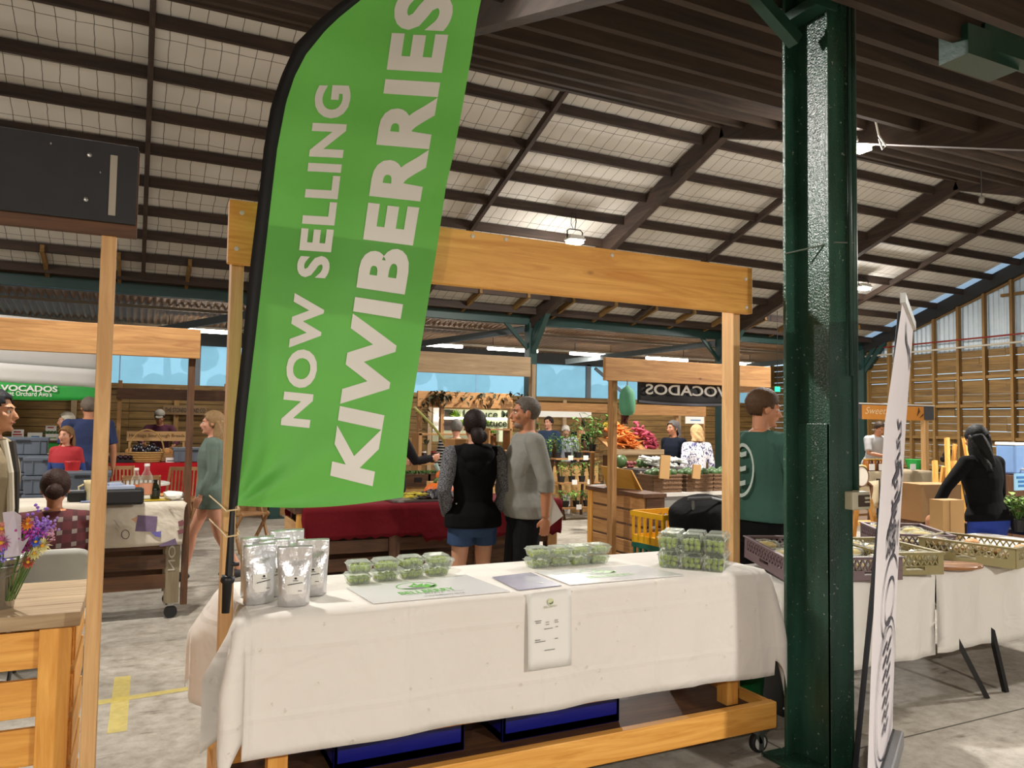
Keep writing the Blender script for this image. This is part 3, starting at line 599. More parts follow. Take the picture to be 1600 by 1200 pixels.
# ------------------------------------------------------------------ silver pouches
SILV = mat('foil', 'd6d6d8', .34, metal=.72, var=.03, bump=.5, bscale=16); PAPER = mat('paper_white', 'e2e0da', .6, var=.02); INK = mat('ink_grey', '55524e', .7, var=0); INKB = mat('ink_black', '1a1a1c', .7, var=0)
def make_pouch():
    t = thing('foil_pouch', 'x', 'pouch', (0, 0, 0), 0, 'silver foil pouches at the left end of the stall')
    mb = MB(); n = 24; R = []
    prof = [(0, .05, .026), (.004, .058, .032), (.05, .058, .033), (.1, .06, .027), (.14, .062, .016), (.165, .064, .006), (.175, .064, .0035), (.18, .064, .0045), (.185, .064, .003), (.21, .064, .002), (.222, .063, .0015)]
    mb.rings([(0, 0, z, rx, ry) for z, rx, ry in prof], n)
    for v in mb.bm.verts:
        k = math.sin(v.co.z*40)*math.sin(v.co.x*60+1)*.004*(1 if .03 < v.co.z < .15 else .2); v.co.y += k
        if v.co.z > .16: v.co.y += .004*math.sin(v.co.x*50)
    obj('bag', mb, SILV, t, smooth=True)
    lb = obj('label', MB().grid(lambda u, v: Vector((-.034+.068*u, -.037+.010*(2*u-1)**2+.004*v, .048+.066*v)), 8, 4), PAPER, t, solid=.001, recalc=False)
    mb = MB(); mb.ell((.004, -.0372, .106), (.005, .001, .004)); mb.box((.004, -.0375, .098), (.018, .001, .002))
    for q in range(9): mb.box((-.022+q*.006, -.0385+.0003*q, .084+.0007*q), (.0042, .001, .0032))
    mb.box((.02, -.0372, .06), (.014, .001, .002))
    obj('print', mb, INKB, lb); return t
pp = [(.545, 2.975, -.15, 1.0, 'silver foil pouch standing in front of the others'), (.43, 3.06, .25, 1.0, 'silver foil pouch second from the flag pole, white label half hidden'), (.44, 3.2, .1, 1.04, 'silver foil pouch tucked at the left back by the pine post'),
      (.64, 3.12, -.2, 1.0, 'silver foil pouch rightmost, white label facing forward'), (.57, 3.3, -.05, 1.08, 'tallest silver foil pouch at the back of the group'), (.5, 3.17, .15, 1.0, 'silver foil pouch in the middle of the group')]
p0 = make_pouch()
for i, (x, y, r, s, lb) in enumerate(pp):
    p = p0 if i == 0 else dup(p0)
    p.location = (x, y, TZ); p.rotation_euler = (0, 0, r); p.scale = (s, s, s); p['label'] = lb
# ------------------------------------------------------------------ punnets and berries
def clear():
    m, nt, b = _new('clear_plastic'); L = nt.links; o = nt.nodes['Material Output']
    tr = N(nt, 'ShaderNodeBsdfTransparent'); tr.inputs[0].default_value = (.93, .95, .92, 1); gl = N(nt, 'ShaderNodeBsdfPrincipled'); gl.inputs['Base Color'].default_value = (.8, .83, .78, 1); gl.inputs['Roughness'].default_value = .12
    lw = N(nt, 'ShaderNodeLayerWeight', Blend=.35); mr = N(nt, 'ShaderNodeMapRange'); mr.inputs[3].default_value = .05; mr.inputs[4].default_value = .5; L.new(lw.outputs['Facing'], mr.inputs[0])
    mx = N(nt, 'ShaderNodeMixShader'); L.new(mr.outputs[0], mx.inputs[0]); L.new(tr.outputs[0], mx.inputs[1]); L.new(gl.outputs[0], mx.inputs[2]); L.new(mx.outputs[0], o.inputs[0]); return m
CLR = clear(); BERRY = mat('berry_green', 'a9b854', .4, var=.3, vscale=30); BERRYD = mat('berry_dark', '5f7a2e', .5, var=.3, vscale=30)
def make_punnet(w, d, h, lid):
    t = thing('punnet', 'x', 'punnet'); mb = MB(); hw, hd = w/2, d/2; k = .8
    def loop(z, s): return [(hw*s*a, hd*s*b, z) for a, b in ((-1, -1), (1, -1), (1, 1), (-1, 1))]
    A, B = loop(0.001, k), loop(h, .96); mb.poly(A)
    for i in range(4): mb.poly([A[i], A[(i+1) % 4], B[(i+1) % 4], B[i]])
    B2 = loop(h, 1.06)
    for i in range(4): mb.poly([B[i], B[(i+1) % 4], B2[(i+1) % 4], B2[i]])
    for x in (-.25, .0, .25): mb.bar((x*w*k, -hd*k-.0015, .004), (x*w*.96, -hd*.96-.0015, h-.004), .004, .003)
    obj('tray', mb, CLR, t, solid=.0012, recalc=False)
    mb = MB(); A, B, D_ = loop(h+.001, 1.06), loop(h+.002, .98), loop(h+lid, .84)
    for P_, Q in ((A, B), (B, D_)):
        for i in range(4): mb.poly([P_[i], P_[(i+1) % 4], Q[(i+1) % 4], Q[i]])
    mb.poly(D_); E_ = loop(h+lid+.0005, .6); F_ = loop(h+lid+.004, .55)
    for i in range(4): mb.poly([E_[i], E_[(i+1) % 4], F_[(i+1) % 4], F_[i]])
    obj('lid', mb, CLR, t, solid=.001, recalc=False); return t
PS = make_punnet(.1, .1, .031, .013); PL = make_punnet(.1, .108, .06, .022)
bm0 = MB().ell((0, 0, 0), (.0135, .0135, .0165), 0, 10, 7); berry0 = None
def berry(pos, m, lb, gr):
    global berry0
    if berry0 is None:
        berry0 = obj('kiwiberry', bm0, BERRY, smooth=True); o = berry0
    else: o = berry0.copy(); C.objects.link(o)
    o.location = pos; o.rotation_euler = (random.random()*3, random.random()*3, random.random()*3); s = random.uniform(.88, 1.08); o.scale = (s, s, s)
    return tag(o, lb, 'berry', gr)
used = [False, False]
def punnet(kind, x, y, z, rz, lb, gr, name):
    src = PS if kind == 0 else PL
    t = src if not used[kind] else dup(src); used[kind] = True
    t.location = (x, y, z); t.rotation_euler = (0, 0, rz); tag(t, lb, 'punnet', gr)
    M = Matrix.Translation((x, y, z)) @ rotz(rz)
    if kind == 0: spots = [((i-1.5)*.0215, (j-.5)*.032, .0165) for i in range(4) for j in range(2)]
    else: spots = [((i-1)*.0265, -.026+j*.0, .018+k*.024) for i in range(3) for k in range(2) for j in (0,)]+[((i-1)*.0265, .006, .042) for i in range(3)]
    for s in spots: berry(M @ (Vector(s)+Vector((random.uniform(-.005, .005), random.uniform(-.003, .003), random.uniform(-.003, .004)))), BERRY, 'green kiwiberry inside the '+name, 'berries in the '+name)
pos = ['leftmost', 'second', 'third', 'rightmost']
for g, (xa, ya, xb, yb, gn) in enumerate(((.865, 3.285, 1.24, 3.335, 'left shallow row'), (1.765, 3.335, 2.1, 3.325, 'middle shallow row'))):
    for i in range(4):
        x, y = xa+(xb-xa)*i/3, ya+(yb-ya)*i/3
        for lv, ln in ((0, 'lower'), (1, 'upper')):
            nm = '%s %s punnet of the %s' % (ln, pos[i], gn)
            punnet(0, x+random.uniform(-.004, .004)+lv*.004, y+random.uniform(-.006, .006), TZ+lv*.049, random.uniform(-.06, .06), 'clear '+nm, gn, nm)
u = Vector((.66, -.75, 0)); nrm = Vector((.75, .66, 0)); base = Vector((2.335, 3.13, 0)); ra = math.atan2(u.y, u.x)
for r, rn in ((0, 'front'), (1, 'back')):
    for i, cn in enumerate(('left', 'centre', 'right')):
        for lv, ln in ((0, 'lower'), (1, 'upper')):
            p = base+u*(.052+i*.11)+nrm*(.01+r*.117)
            nm = '%s %s %s deep punnet' % (ln, rn, cn)
            punnet(1, p.x, p.y, TZ+lv*.086, ra+random.uniform(-.03, .03), nm+' of kiwiberries by the pine post', 'deep punnets at the right end', nm)
t = thing('tub', 'round clear tub behind the left row of punnets', 'tub', (1.3, 3.44, TZ)); obj('body', MB().lathe([(.05, 0), (.066, .04), (.07, .042)], n=24, cap=False), CLR, t, smooth=True); obj('lid', MB().lathe([(.072, .042), (.07, .05), (.05, .053)], n=24), CLR, t, smooth=True)
# ------------------------------------------------------------------ printed mats and price sheet
GREY1 = mat('sign_grey', '6d716c', .6, var=0); SIGNG = mat('sign_green', '5fae3c', .6, var=0); GLOSSW = mat('laminate_white', 'e6e6e6', .25, var=.02, coat=.3)
def mat_sign(c, lb, fade):
    p00, p10, p01, p11 = [Vector((v[0], v[1], TZ)) for v in c]
    t = thing('printed_mat', lb, 'sign'); Q = quadfn(p00, p10, p01, p11)
    obj('board', MB().poly([p00, p10, p11, p01], (0, 0, .003)), GLOSSW, t)
    up = Vector((0, 0, .0042)); g = mat('sign_green_pale', 'a6cf90', .4, var=0) if fade else SIGNG; gy = mat('sign_grey_pale', 'b5b8b4', .5, var=0) if fade else GREY1
    def q2(u, v): return Q(u, v)+up
    text('BELLBERRY', lambda u, v: q2(.26+.42*u, .27+.15*v), g, t, .01); text('ESTATE', lambda u, v: q2(.42+.14*u, .2+.05*v), gy, t)
    text('www.bellberry.co.nz', lambda u, v: q2(.38+.3*u, .06+.08*v), gy, t)
    obj('rule', MB().poly([q2(.28, .225), q2(.4, .225), q2(.4, .232), q2(.28, .232)]).poly([q2(.58, .225), q2(.72, .225), q2(.72, .232), q2(.58, .232)]), gy, t, recalc=False)
    ring = []; n = 36
    mb = MB()
    for k in range(n):
        a, b_ = 2*PI*k/n, 2*PI*(k+1)/n
        mb.poly([q2(.47+r*math.cos(w), .66+1.35*r*math.sin(w)) for r, w in ((.155, a), (.155, b_), (.146, b_), (.146, a))])
    mb.poly([q2(.47+.146*math.cos(a)*1, .66+1.35*.146*math.sin(a)) for a in [-.12-.0*k for k in range(1)]]+[q2(.6, .55), q2(.56, .72), q2(.5, .6), q2(.47, .58), q2(.52, .52), q2(.57, .52)])
    mb.poly([q2(.4, .66), q2(.46, .74), q2(.44, .64)]); mb.poly([q2(.45, .72), q2(.49, .83), q2(.49, .7)]); mb.poly([q2(.49, .7), q2(.55, .76), q2(.52, .66)]); mb.poly([q2(.42, .62), q2(.5, .7), q2(.52, .64), q2(.46, .58)])
    obj('logo', mb, g, t, recalc=False)
    obj('logo_shade', MB().poly([q2(.335, .6), q2(.4, .58), q2(.5, .55), q2(.52, .5), q2(.42, .5), q2(.37, .53)]), gy, t, recalc=False)
    return t
mat_sign(((.825, 2.885), (1.4, 2.88), (.8, 3.2), (1.36, 3.265)), 'white printed mat with green logo in front of the left punnets', False)
mat_sign(((1.695, 2.895), (2.3, 2.885), (1.69, 3.22), (2.24, 3.17)), 'white printed mat with faded green logo left of the deep punnets', True)
c = [Vector(v+(TZ+.001,)) for v in ((1.44, 2.885), (1.655, 2.9), (1.45, 3.17), (1.66, 3.2))]; t = thing('picture_sheet', 'lavender-grey picture sheet between the two printed mats', 'sheet'); Q = quadfn(*c)
obj('sheet', MB().poly([c[0], c[1], c[3], c[2]], (0, 0, .002)), mat('sheet_lilac', 'aaa8bd', .25, var=.25, vscale=12, coat=.4), t); obj('crease', MB().poly([Q(.6, .1)+Vector((0, 0, .003)), Q(.75, .25)+Vector((0, 0, .003)), Q(.62, .35)+Vector((0, 0, .003)), Q(.7, .2)+Vector((0, 0, .003))]), PAPER, t, recalc=False)
pc = [W(825, 1049, Y=2.818), W(892, 1039, Y=2.815), W(823, 928, Y=2.842), W(892, 918.5, Y=2.842)]
t = thing('price_sheet', 'white paper price list hanging on the front of the cloth', 'sign'); Q = quadfn(*pc)
obj('paper', MB().grid(lambda u, v: Q(u, v)+Vector((0, -.006*math.sin(PI*v)*(1-u), 0)), 8, 8), PAPER, t, solid=.0008, recalc=False, smooth=True)
def pq(u, v): return Q(u, v)+Vector((0, -.010, 0))
text('BELLBERRY', lambda u, v: pq(.36+.3*u, .79+.025*v), mat('ink_olive', '8d8f60', .6, var=0), t)
mb = MB()
for x0, x1, y in ((.15, .3, .63), (.17, .28, .605), (.4, .47, .6), (.6, .67, .61), (.6, .68, .585), (.4, .47, .57), (.36, .55, .515), (.62, .68, .525), (.15, .27, .385), (.15, .38, .36), (.6, .67, .375), (.36, .6, .24)):
    k = x0
    while k < x1: mb.poly([pq(k, y), pq(min(x1, k+.022), y), pq(min(x1, k+.022), y+.011), pq(k, y+.011)]); k += .03
obj('print', mb, INK, t, recalc=False)
mb = MB(); mb.poly([pq(.51+.065*math.cos(2*PI*k/20), .865+.043*math.sin(2*PI*k/20)) for k in range(20)]); obj('logo', mb, mat('logo_pale', 'cfd3a8', .6, var=0), t, recalc=False)
obj('logo_hill', MB().poly([pq(.455, .85)-Vector((0, .001, 0)), pq(.5, .826)-Vector((0, .001, 0)), pq(.56, .84)-Vector((0, .001, 0)), pq(.565, .87)-Vector((0, .001, 0)), pq(.51, .85)-Vector((0, .001, 0))]), mat('logo_dark', '6d7560', .6, var=0), t, recalc=False)
# ------------------------------------------------------------------ left foreground stall
LS = thing('market_stall', 'orange pine slatted stall with a weathered plank top at the left edge', 'stall', (-.15, 3.1, 0))
def lx(v): return v+.15
def ly(v): return v-3.1
obj('post', MB().box((lx(-.117), ly(3.045), 1.14), (.047, .09, 2.24)), pale('z'), LS, bevel=.003)
obj('post', MB().box((lx(-2.6), ly(3.045), 1.14), (.047, .09, 2.24)), pale('z'), LS, bevel=.003)
for i in range(4): obj('top_plank', MB().box((lx(-1.4), ly(3.175+i*.152), .895), (2.48, .148, .05)), grey_deal('x'), LS, bevel=.004)
for i in range(5): obj('front_slat', MB().box((lx(-1.4), ly(3.16), .79-i*.165), (2.44, .022, .128)), pine('x'), LS, bevel=.003)
for i in range(5): obj('side_slat', MB().box((lx(-.185), ly(3.42), .8-i*.165), (.022, .5, .13)), pine('y'), LS, bevel=.003)
obj('front_stile', MB().box((lx(-.235), ly(3.135), .435), (.098, .024, .86)), pine('z'), LS, bevel=.003)
obj('front_stile', MB().box((lx(-1.5), ly(3.135), .435), (.098, .024, .86)), pine('z'), LS, bevel=.003)
obj('floor_board', MB().box((lx(-1.4), ly(3.42), .1), (2.4, .5, .03)), brown('x'), LS)
sb = thing('sign_board', 'blank black sign board bolted on top of the left stall posts', 'sign', (-1.3, 2.975, 2.41))
obj('panel', MB().box((0, 0, 0), (2.53, .018, .275)), mat('board_black', '2b2c2f', .75, var=.25, vscale=14), sb, bevel=.002)
obj('backing', MB().box((0, .025, -.025), (2.54, .03, .31)), brown('x'), sb, bevel=.002)
obj('edge_strip', MB().box((1.19, -.011, -.01), (.022, .006, .21)), mat('strip_grey', 'a59e90', .6), sb)
for x, z in ((1.115, .085), (1.11, -.07), (1.15, .03), (1.0, .105)): obj('bolt', MB().ell((0, 0, 0), (.009, .005, .009) if abs(z) < .1 and x < 1.14 else (.003, .003, .004), 0, 10, 6), STEEL, sb, loc=(x, -.011, z))
BAGB = mat('blue_bag', '1b2fa8', .35, trans=.1)
t = thing('plastic_bag', 'blue plastic bag inside the left slatted stall', 'bag', (-.62, 3.42, .115)); mb = MB().ico((0, 0, .17), (.25, .16, .17), 3)
for v in mb.bm.verts: v.co += Vector((random.uniform(-.02, .02), random.uniform(-.02, .02), random.uniform(-.02, .02)))
obj('bag', mb, BAGB, t)
# bucket of flowers
bk = thing('bucket', 'galvanised metal bucket of cut flowers on the left plank top', 'bucket', (-.43, 3.27, .92))
obj('body', MB().lathe([(.05, 0), (.052, .004), (.071, .165), (.075, .17), (.075, .176), (.07, .178), (.05, .02), (.0, .018)], n=30, cap=False), mat('galvanised', 'a8a59c', .3, metal=.85, var=.15, vscale=6), bk, smooth=True)
obj('hoop', MB().tube([(.073*math.cos(a*PI/12), .073*math.sin(a*PI/12), .15) for a in range(24)], .003, 6, closed=True), STEEL, bk, smooth=True)
obj('handle', MB().tube([(.074*math.cos(a), -.02+.074*math.sin(a)*.8, .15-.035*abs(math.sin(a))) for a in [-PI*k/14 for k in range(15)]], .0025, 6), STEEL, bk)
obj('label', MB().grid(lambda u, v: Vector((.0, 0, 0))+Vector(((.0545+.0185*v*.6+.012*.3)*math.cos(-2.3+.9*u), (.0545+.0185*v*.6+.012*.3)*math.sin(-2.3+.9*u), .03+.08*v)), 8, 2), PAPER, bk, recalc=False)
STEM = mat('stem_green', '4f6b30', .7)
def flower(kind, px, py, D, col, size, lb):
    p = W(px, py, D=D); b0 = Vector((-.43+(p.x+.43)*.35, 3.27+(p.y-3.27)*.35, .95)); t = thing(kind, lb, 'flower', b0, 0, 'cut flowers in the metal bucket'); q = p-b0
    obj('stem', MB().tube([(0, 0, 0), q*.5+Vector((0, 0, .01)), q], .0025, 5), STEM, t); mb = MB(); fm = mat('petal_'+col, col, .7, var=.25, vscale=60)
    if kind == 'statice':
        for k in range(46):
            r = Vector((random.gauss(0, 1), random.gauss(0, 1), random.gauss(0, 1.2)))*size*.42; mb.ico(q+r, [size*.13]*3, 1)
    else:
        nn = 13
        for ring in range(3):
            for k in range(nn):
                a = 2*PI*(k+.5*ring)/nn; d = Vector((math.cos(a), -.35+.3*math.sin(a), math.sin(a)*.9)); mb.leaf(q+d*size*.1, d+Vector((0, -.25*ring, 0)), size*(.62-.14*ring), size*.22, 0, .02)
    obj('bloom', mb, fm, t)
    if kind != 'statice': obj('eye', MB().ico(q+Vector((0, -.006, 0)), [size*.16]*3, 1), mat('eye_yellow', 'd9a02a', .7), t)
for a in (('statice', 62, 818, 2.72, '8a5fc0', .05, 'tall purple statice spray, highest in the bucket'), ('statice', 52, 836, 2.7, 'a93fb0', .042, 'magenta statice spray below the tall purple one'), ('statice', 40, 842, 2.68, 'b0328c', .04, 'deep pink statice spray beside the tissue paper'),
          ('statice', 70, 826, 2.75, 'a88bd0', .045, 'pale lilac statice spray at the right of the bucket'), ('daisy_flower', 43, 818, 2.66, 'e08a2c', .04, 'orange daisy in the bucket'), ('daisy_flower', 56, 846, 2.66, '5573d0', .034, 'blue flower in the bucket'),
          ('daisy_flower', 66, 852, 2.68, 'e3dba0', .05, 'cream flower at the right of the bucket'), ('daisy_flower', 54, 864, 2.66, 'd8cf8a', .04, 'pale yellow flower low in the bucket'), ('daisy_flower', 44, 878, 2.65, 'b5563f', .04, 'drooping brick-red flower over the bucket rim'),
          ('daisy_flower', 3, 826, 2.66, 'd98f80', .045, 'salmon flower at the left of the tissue paper'), ('daisy_flower', 2, 848, 2.64, 'c96a9a', .05, 'pink yellow-eyed flower low at the picture edge'), ('statice', 6, 862, 2.66, '7d6fd0', .035, 'violet spray low at the picture edge'),
          ('statice', 78, 834, 2.74, 'd3a3b8', .028, 'dusty pink sprig sticking out furthest right')): flower(*a)
tp = [W(6, 872, D=2.64), W(33, 868, D=2.64), W(33, 806, D=2.66), W(22, 799, D=2.67), W(4, 801, D=2.67), W(8, 835, D=2.65)]
solo('tissue_paper', MB().poly(tp, (.0, .004, 0)).poly([W(30, 868, D=2.62), W(47, 838, D=2.62), W(36, 846, D=2.63), W(28, 845, D=2.64)], (0, .003, 0)), mat('tissue', 'cfc6d2', .7, var=.1, alpha=.9), 'white tissue paper wrapped round the cut flowers', 'paper')
# ------------------------------------------------------------------ right foreground: bread tables
WCL = cloth_mat('plain_white_cloth', 'd8d4cd', None, .5)
def fold_table(x0, x1, y0, y1, lb, legs):
    t = thing('folding_table', lb, 'table', ((x0+x1)/2, (y0+y1)/2, 0), 0, 'folding tables under the bread crates'); cx, cy = (x0+x1)/2, (y0+y1)/2
    obj('tabletop', MB().box((0, 0, .73), (x1-x0-.01, y1-y0-.01, .035)), mat('table_grey', '8d8c88', .5), t)
    for a, b_ in legs: obj('leg', MB().bar((a[0]-cx, a[1]-cy, .715), (b_[0]-cx, b_[1]-cy, 0), .028, .028), BLACK, t)
fold_table(3.1, 4.3, 3.08, 3.66, 'folding table under white cloth behind the green column', (((3.3, 3.15), (3.3, 3.13)), ((4.0, 3.2), (4.02, 3.2)), ((3.3, 3.6), (3.3, 3.62)), ((4.1, 3.55), (4.1, 3.55))))
fold_table(4.32, 6.3, 3.08, 4.05, 'folding table under white cloth at the right edge, thin black legs showing', (((4.38, 3.2), (4.62, 2.96)), ((4.85, 3.16), (4.83, 2.98)), ((6.0, 3.2), (6.1, 3.2)), ((4.6, 3.9), (4.5, 3.9)), ((6.0, 3.9), (6.1, 3.9))))
def co2(dx, dy, cx, cy, d): return .01
solo('tablecloth', drape(3.1, 4.3, 3.08, 3.66, .752, .5, .2, .4, .005, co2, .04, .012, 13), WCL, 'white cloth over the bread table behind the green column', 'tablecloth', smooth=True, solid=.003)
solo('tablecloth', drape(4.31, 6.3, 3.08, 4.05, .752, .49, .2, .005, .3, co2, .04, .014, 11), WCL, 'white cloth over the bread table at the right edge', 'tablecloth', smooth=True, solid=.003)
MAUVE = mat('mauve_plastic', '6f5c60', .5, var=.08); KHAKI = mat('khaki_plastic', '8c8158', .5, var=.08)
BUN = mat('bun', 'd8bd74', .6, var=.2, vscale=14); BUN2 = mat('bun_brown', 'c98f4e', .6, var=.25, vscale=14); FILM = clear(); FILM.name = 'bag_film'
def bread_crate(x, y, z, rz, w, l, m, lb, tilt=0):
    t = thing('bread_crate', lb, 'crate', (x, y, z), rz, 'lattice bread crates'); t.rotation_euler = (tilt, 0, rz); h = .125
    obj('base', MB().box((0, 0, .006), (w, l, .012)), m, t)
    for sd, (ax, L_, off) in enumerate((('y', l, -w/2), ('y', l, w/2), ('x', w, -l/2), ('x', w, l/2))):
        mb = MB()
        def B(a, b_, wd, th):
            p = [Vector((off, q[0], q[1])) if ax == 'y' else Vector((q[0], off, q[1])) for q in (a, b_)]; mb.bar(p[0], p[1], th, wd, 0, (0, 0, 1))
        def PL_(a0, a1, z0, z1):
            d = (.012, a1-a0, z1-z0) if ax == 'y' else (a1-a0, .012, z1-z0); c = (off, (a0+a1)/2, (z0+z1)/2) if ax == 'y' else ((a0+a1)/2, off, (z0+z1)/2); mb.box(c, d)
        PL_(-L_/2, -.06, 0, .052); PL_(.06, L_/2, 0, .052); PL_(-.06, .06, 0, .026); PL_(-.06, .06, .046, .052)
        PL_(-L_/2, L_/2, .112, h); PL_(-L_/2, -L_/2+.035, .05, .115); PL_(L_/2-.035, L_/2, .05, .115)
        n = int(L_/.042); s = (L_-.07)/n
        for k in range(n):
            a = -L_/2+.035+k*s; B((a, .052), (a+s, .113), .008, .009); B((a+s, .052), (a, .113), .008, .009)
        obj('side_panel', mb, m, t)
    obj('rim', MB().box((-w/2, 0, h), (.026, l+.026, .008)).box((w/2, 0, h), (.026, l+.026, .008)).box((0, -l/2, h), (w, .026, .008)).box((0, l/2, h), (w, .026, .008)), m, t, bevel=.003)
    return t
bun0 = None
def bun(M, x, y, z, s, m, lb, gr, bag=True, ry=0):
    global bun0
    key = (m.name, bag)
    t = thing('bagged_bun' if bag else 'bread_bun', lb, 'bread', M @ Vector((x, y, z)), ry, gr)
    src = BUNS.get(key)
    if src is None:
        a = MB().ell((0, 0, .02), (.07, .045, .024), 0, 16, 8); o = obj('bun', a, m, t, smooth=True); k = None
        if bag:
            b = MB().ico((0, 0, .022), (.086, .058, .031), 3)
            for v in b.bm.verts: v.co *= random.uniform(.92, 1.1)
            b.poly([(.075, -.02, .02), (.12, -.03, .04), (.115, .03, .03), (.075, .02, .02)]); k = obj('bag', b, CLR, t)
        BUNS[key] = (o, k)
    else:
        for q in src:
            if q: c = q.copy(); C.objects.link(c); c.parent = t
    t.scale = (s, s, s)
BUNS = {}
crs = [(3.42, 3.3, .79, -.36, .36, .56, MAUVE, 'mauve bread crate left of the green column', .06, 8, BUN), (3.79, 3.27, .757, -.3, .34, .56, MAUVE, 'mauve bread crate right of the green column', 0, 8, BUN),
       (4.16, 3.3, .757, -.3, .36, .58, KHAKI, 'khaki bread crate beside the white banner', 0, 8, BUN), (4.98, 3.77, .757, -.6, .42, .62, MAUVE, 'mauve bread crate before the woman in black', 0, 11, BUN), (4.96, 3.22, .757, .22, .4, .56, KHAKI, 'khaki bread crate furthest right', 0, 7, BUN2)]
for x, y, z, r, w, l, m, lb, tl, nb, bm_ in crs:
    bread_crate(x, y, z, r, w, l, m, lb, tl); M = Matrix.Translation((x, y, z)) @ rotz(r)
    cols = 2; rows = (nb+1)//2; k = 0
    for j in range(rows):
        for i in range(2):
            if k >= nb: break
            lbn = 'pale bagged bun in the '+lb if bm_ is BUN else 'browned bun in the '+lb
            bun(M, (i-.5)*w*.46, -l/2+.06+(l-.12)*j/max(1, rows-1), .045+.028*((i+j) % 2), random.uniform(.95, 1.1), bm_, ' '.join(lbn.split()[:15]), 'buns in the '+lb, bm_ is BUN or k % 2 == 0, r+random.uniform(-.3, .3)); k += 1
bun(Matrix.Identity(4), 4.5, 3.25, .775, .9, BUN, 'single pale roll on a scrap of wood beside the oval board', 'rolls', False, .4)
solo('board', MB().box((4.52, 3.25, .764), (.15, .1, .018)), pine('x'), 'small pine scrap under the single roll', 'board', bevel=.003)
ob = thing('serving_board', 'oval striped wooden serving board on the white cloth', 'board', (4.52, 3.1, .755), -.25)
obj('board', MB().rings([(0, 0, 0, .19, .1), (0, 0, .004, .2, .11), (0, 0, .016, .2, .11), (0, 0, .02, .195, .105)], 36), wood('walnut', '7a4a26', 'a5703f', 'x', .4, .6, False), ob, smooth=False); obj('inlay', MB().box((0, .01, .0205), (.385, .012, .001)), pale('x'), ob)
solo('storage_box', MB().box((3.5, 3.4, .15), (.5, .35, .3)).box((3.5, 3.222, .05), (.5, .006, .012), m=1), [BLACK, PAPER], 'black storage box with a white line under the bread table', 'box', bevel=.005)
solo('yellow_sponge', MB().box((3.66, 3.17, .37), (.05, .06, .12)), mat('sponge_yellow', 'cdbb1c', .8), 'yellow cloth hanging by the white banner pole under the bread table', 'cloth', bevel=.012)
# roll-up banner
N0, N1 = Vector((2.635, 2.18, 0)), Vector((3.47, 2.71, 0)); LEAN = Vector((.13, -.062, 0)); ax = (N1-N0).normalized(); nn_ = Vector((ax.y, -ax.x, 0))
rb = thing('banner_stand', 'white roll-up banner stand with dark script, seen almost edge-on right of the green column', 'banner')
def bx(lst, v): f = min(v, .9999)*4; i = int(f); return lst[i]+(lst[i+1]-lst[i])*(f-i)
def bpnt(u, v, off=0): return (N0+RT*bx((0, .022, .05, .088, .168), v)).lerp(N1+RT*bx((0, .02, .05, .085, .13), v), u)+Vector((0, 0, .08+2.05*v))+nn_*off
obj('banner_sheet', MB().grid(lambda u, v: bpnt(u, v), 12, 40), mat('banner_white', 'dcd7dc', .5, var=.02), rb, smooth=True, recalc=False)
obj('base', MB().bar(N0-ax*.02+Vector((0, 0, .04)), N1+ax*.03+Vector((0, 0, .04)), .1, .08), mat('alu_grey', '85868a', .35, metal=.6), rb, bevel=.01)
obj('base_slot', MB().bar(N0+Vector((0, 0, .084)), N1+Vector((0, 0, .084)), .02, .01), BLACK, rb)
obj('top_bar', MB().bar(bpnt(0, 1)-ax*.01, bpnt(1, 1)+ax*.01, .022, .045), mat('alu_pale', 'b9bab6', .35, metal=.4), rb, bevel=.003)
obj('support_pole', MB().tube([bpnt(.3, 0, -.09)-Vector((0, 0, .06)), bpnt(.42, 1, -.03)], .012, 8), mat('pole_grey', '3c3f44', .4, metal=.4), rb, smooth=True); obj('foot', MB().bar(bpnt(.3, 0, -.16)-Vector((0, 0, .066)), bpnt(.3, 0, .1)-Vector((0, 0, .066)), .05, .025), mat('foot_grey', '54575c', .5), rb)
BINK = mat('banner_ink', '2c2c40', .6, var=0)
def stroke(pts, w, name='script_line'):
    mb = MB(); pts = [Vector(p) for p in pts]
    for i in range(len(pts)-1):
        a, b_ = pts[i], pts[i+1]; d = (b_-a); n = Vector((-d.y, d.x)).normalized()*w/2 if d.length > 0 else Vector((0, w))
        mb.poly([bpnt(q.x, q.y, .004) for q in (a-n, b_-n, b_+n, a+n)])
    obj(name, mb, BINK, rb, recalc=False)
def oval(cx, cy, rx, ry, w, a0=0, a1=2*PI, n=40): stroke([(cx+rx*math.cos(a0+(a1-a0)*k/n), cy+ry*math.sin(a0+(a1-a0)*k/n)) for k in range(n+1)], w, 'oval_line')
stroke([(.35, .97), (.45, .94), (.6, .93), (.8, .925), (.95, .9)], .012); stroke([(.4, .955), (.55, .935), (.75, .915), (.9, .885)], .008)
for k in range(7):   # tall flowing script across the upper half
    y = .76-.045*k; stroke([(.5+.03*math.sin(k), y), (.6, y-.02), (.68, y-.004), (.74, y-.03), (.6, y-.045)], .010)
stroke([(.45, .62), (.8, .66), (.92, .62), (.86, .585), (.55, .55), (.35, .5)], .016); stroke([(.5, .56), (.85, .575)], .014)
for k in range(5): stroke([(.35+.12*k, .5), (.4+.12*k, .52), (.47+.1*k, .48), (.38+.12*k, .46), (.36+.12*k, .5)], .012)
oval(.62, .36, .34, .09, .008, PI*.15, PI*1.3); oval(.6, .15, .42, .16, .006); oval(.6, .15, .36, .14, .004); oval(.62, .35, .2, .05, .008)
for k in range(7): stroke([(.42+.01*k, .25-.03*k), (.58, .262-.03*k), (.6, .24-.03*k), (.78-.01*k, .255-.03*k)], .009)
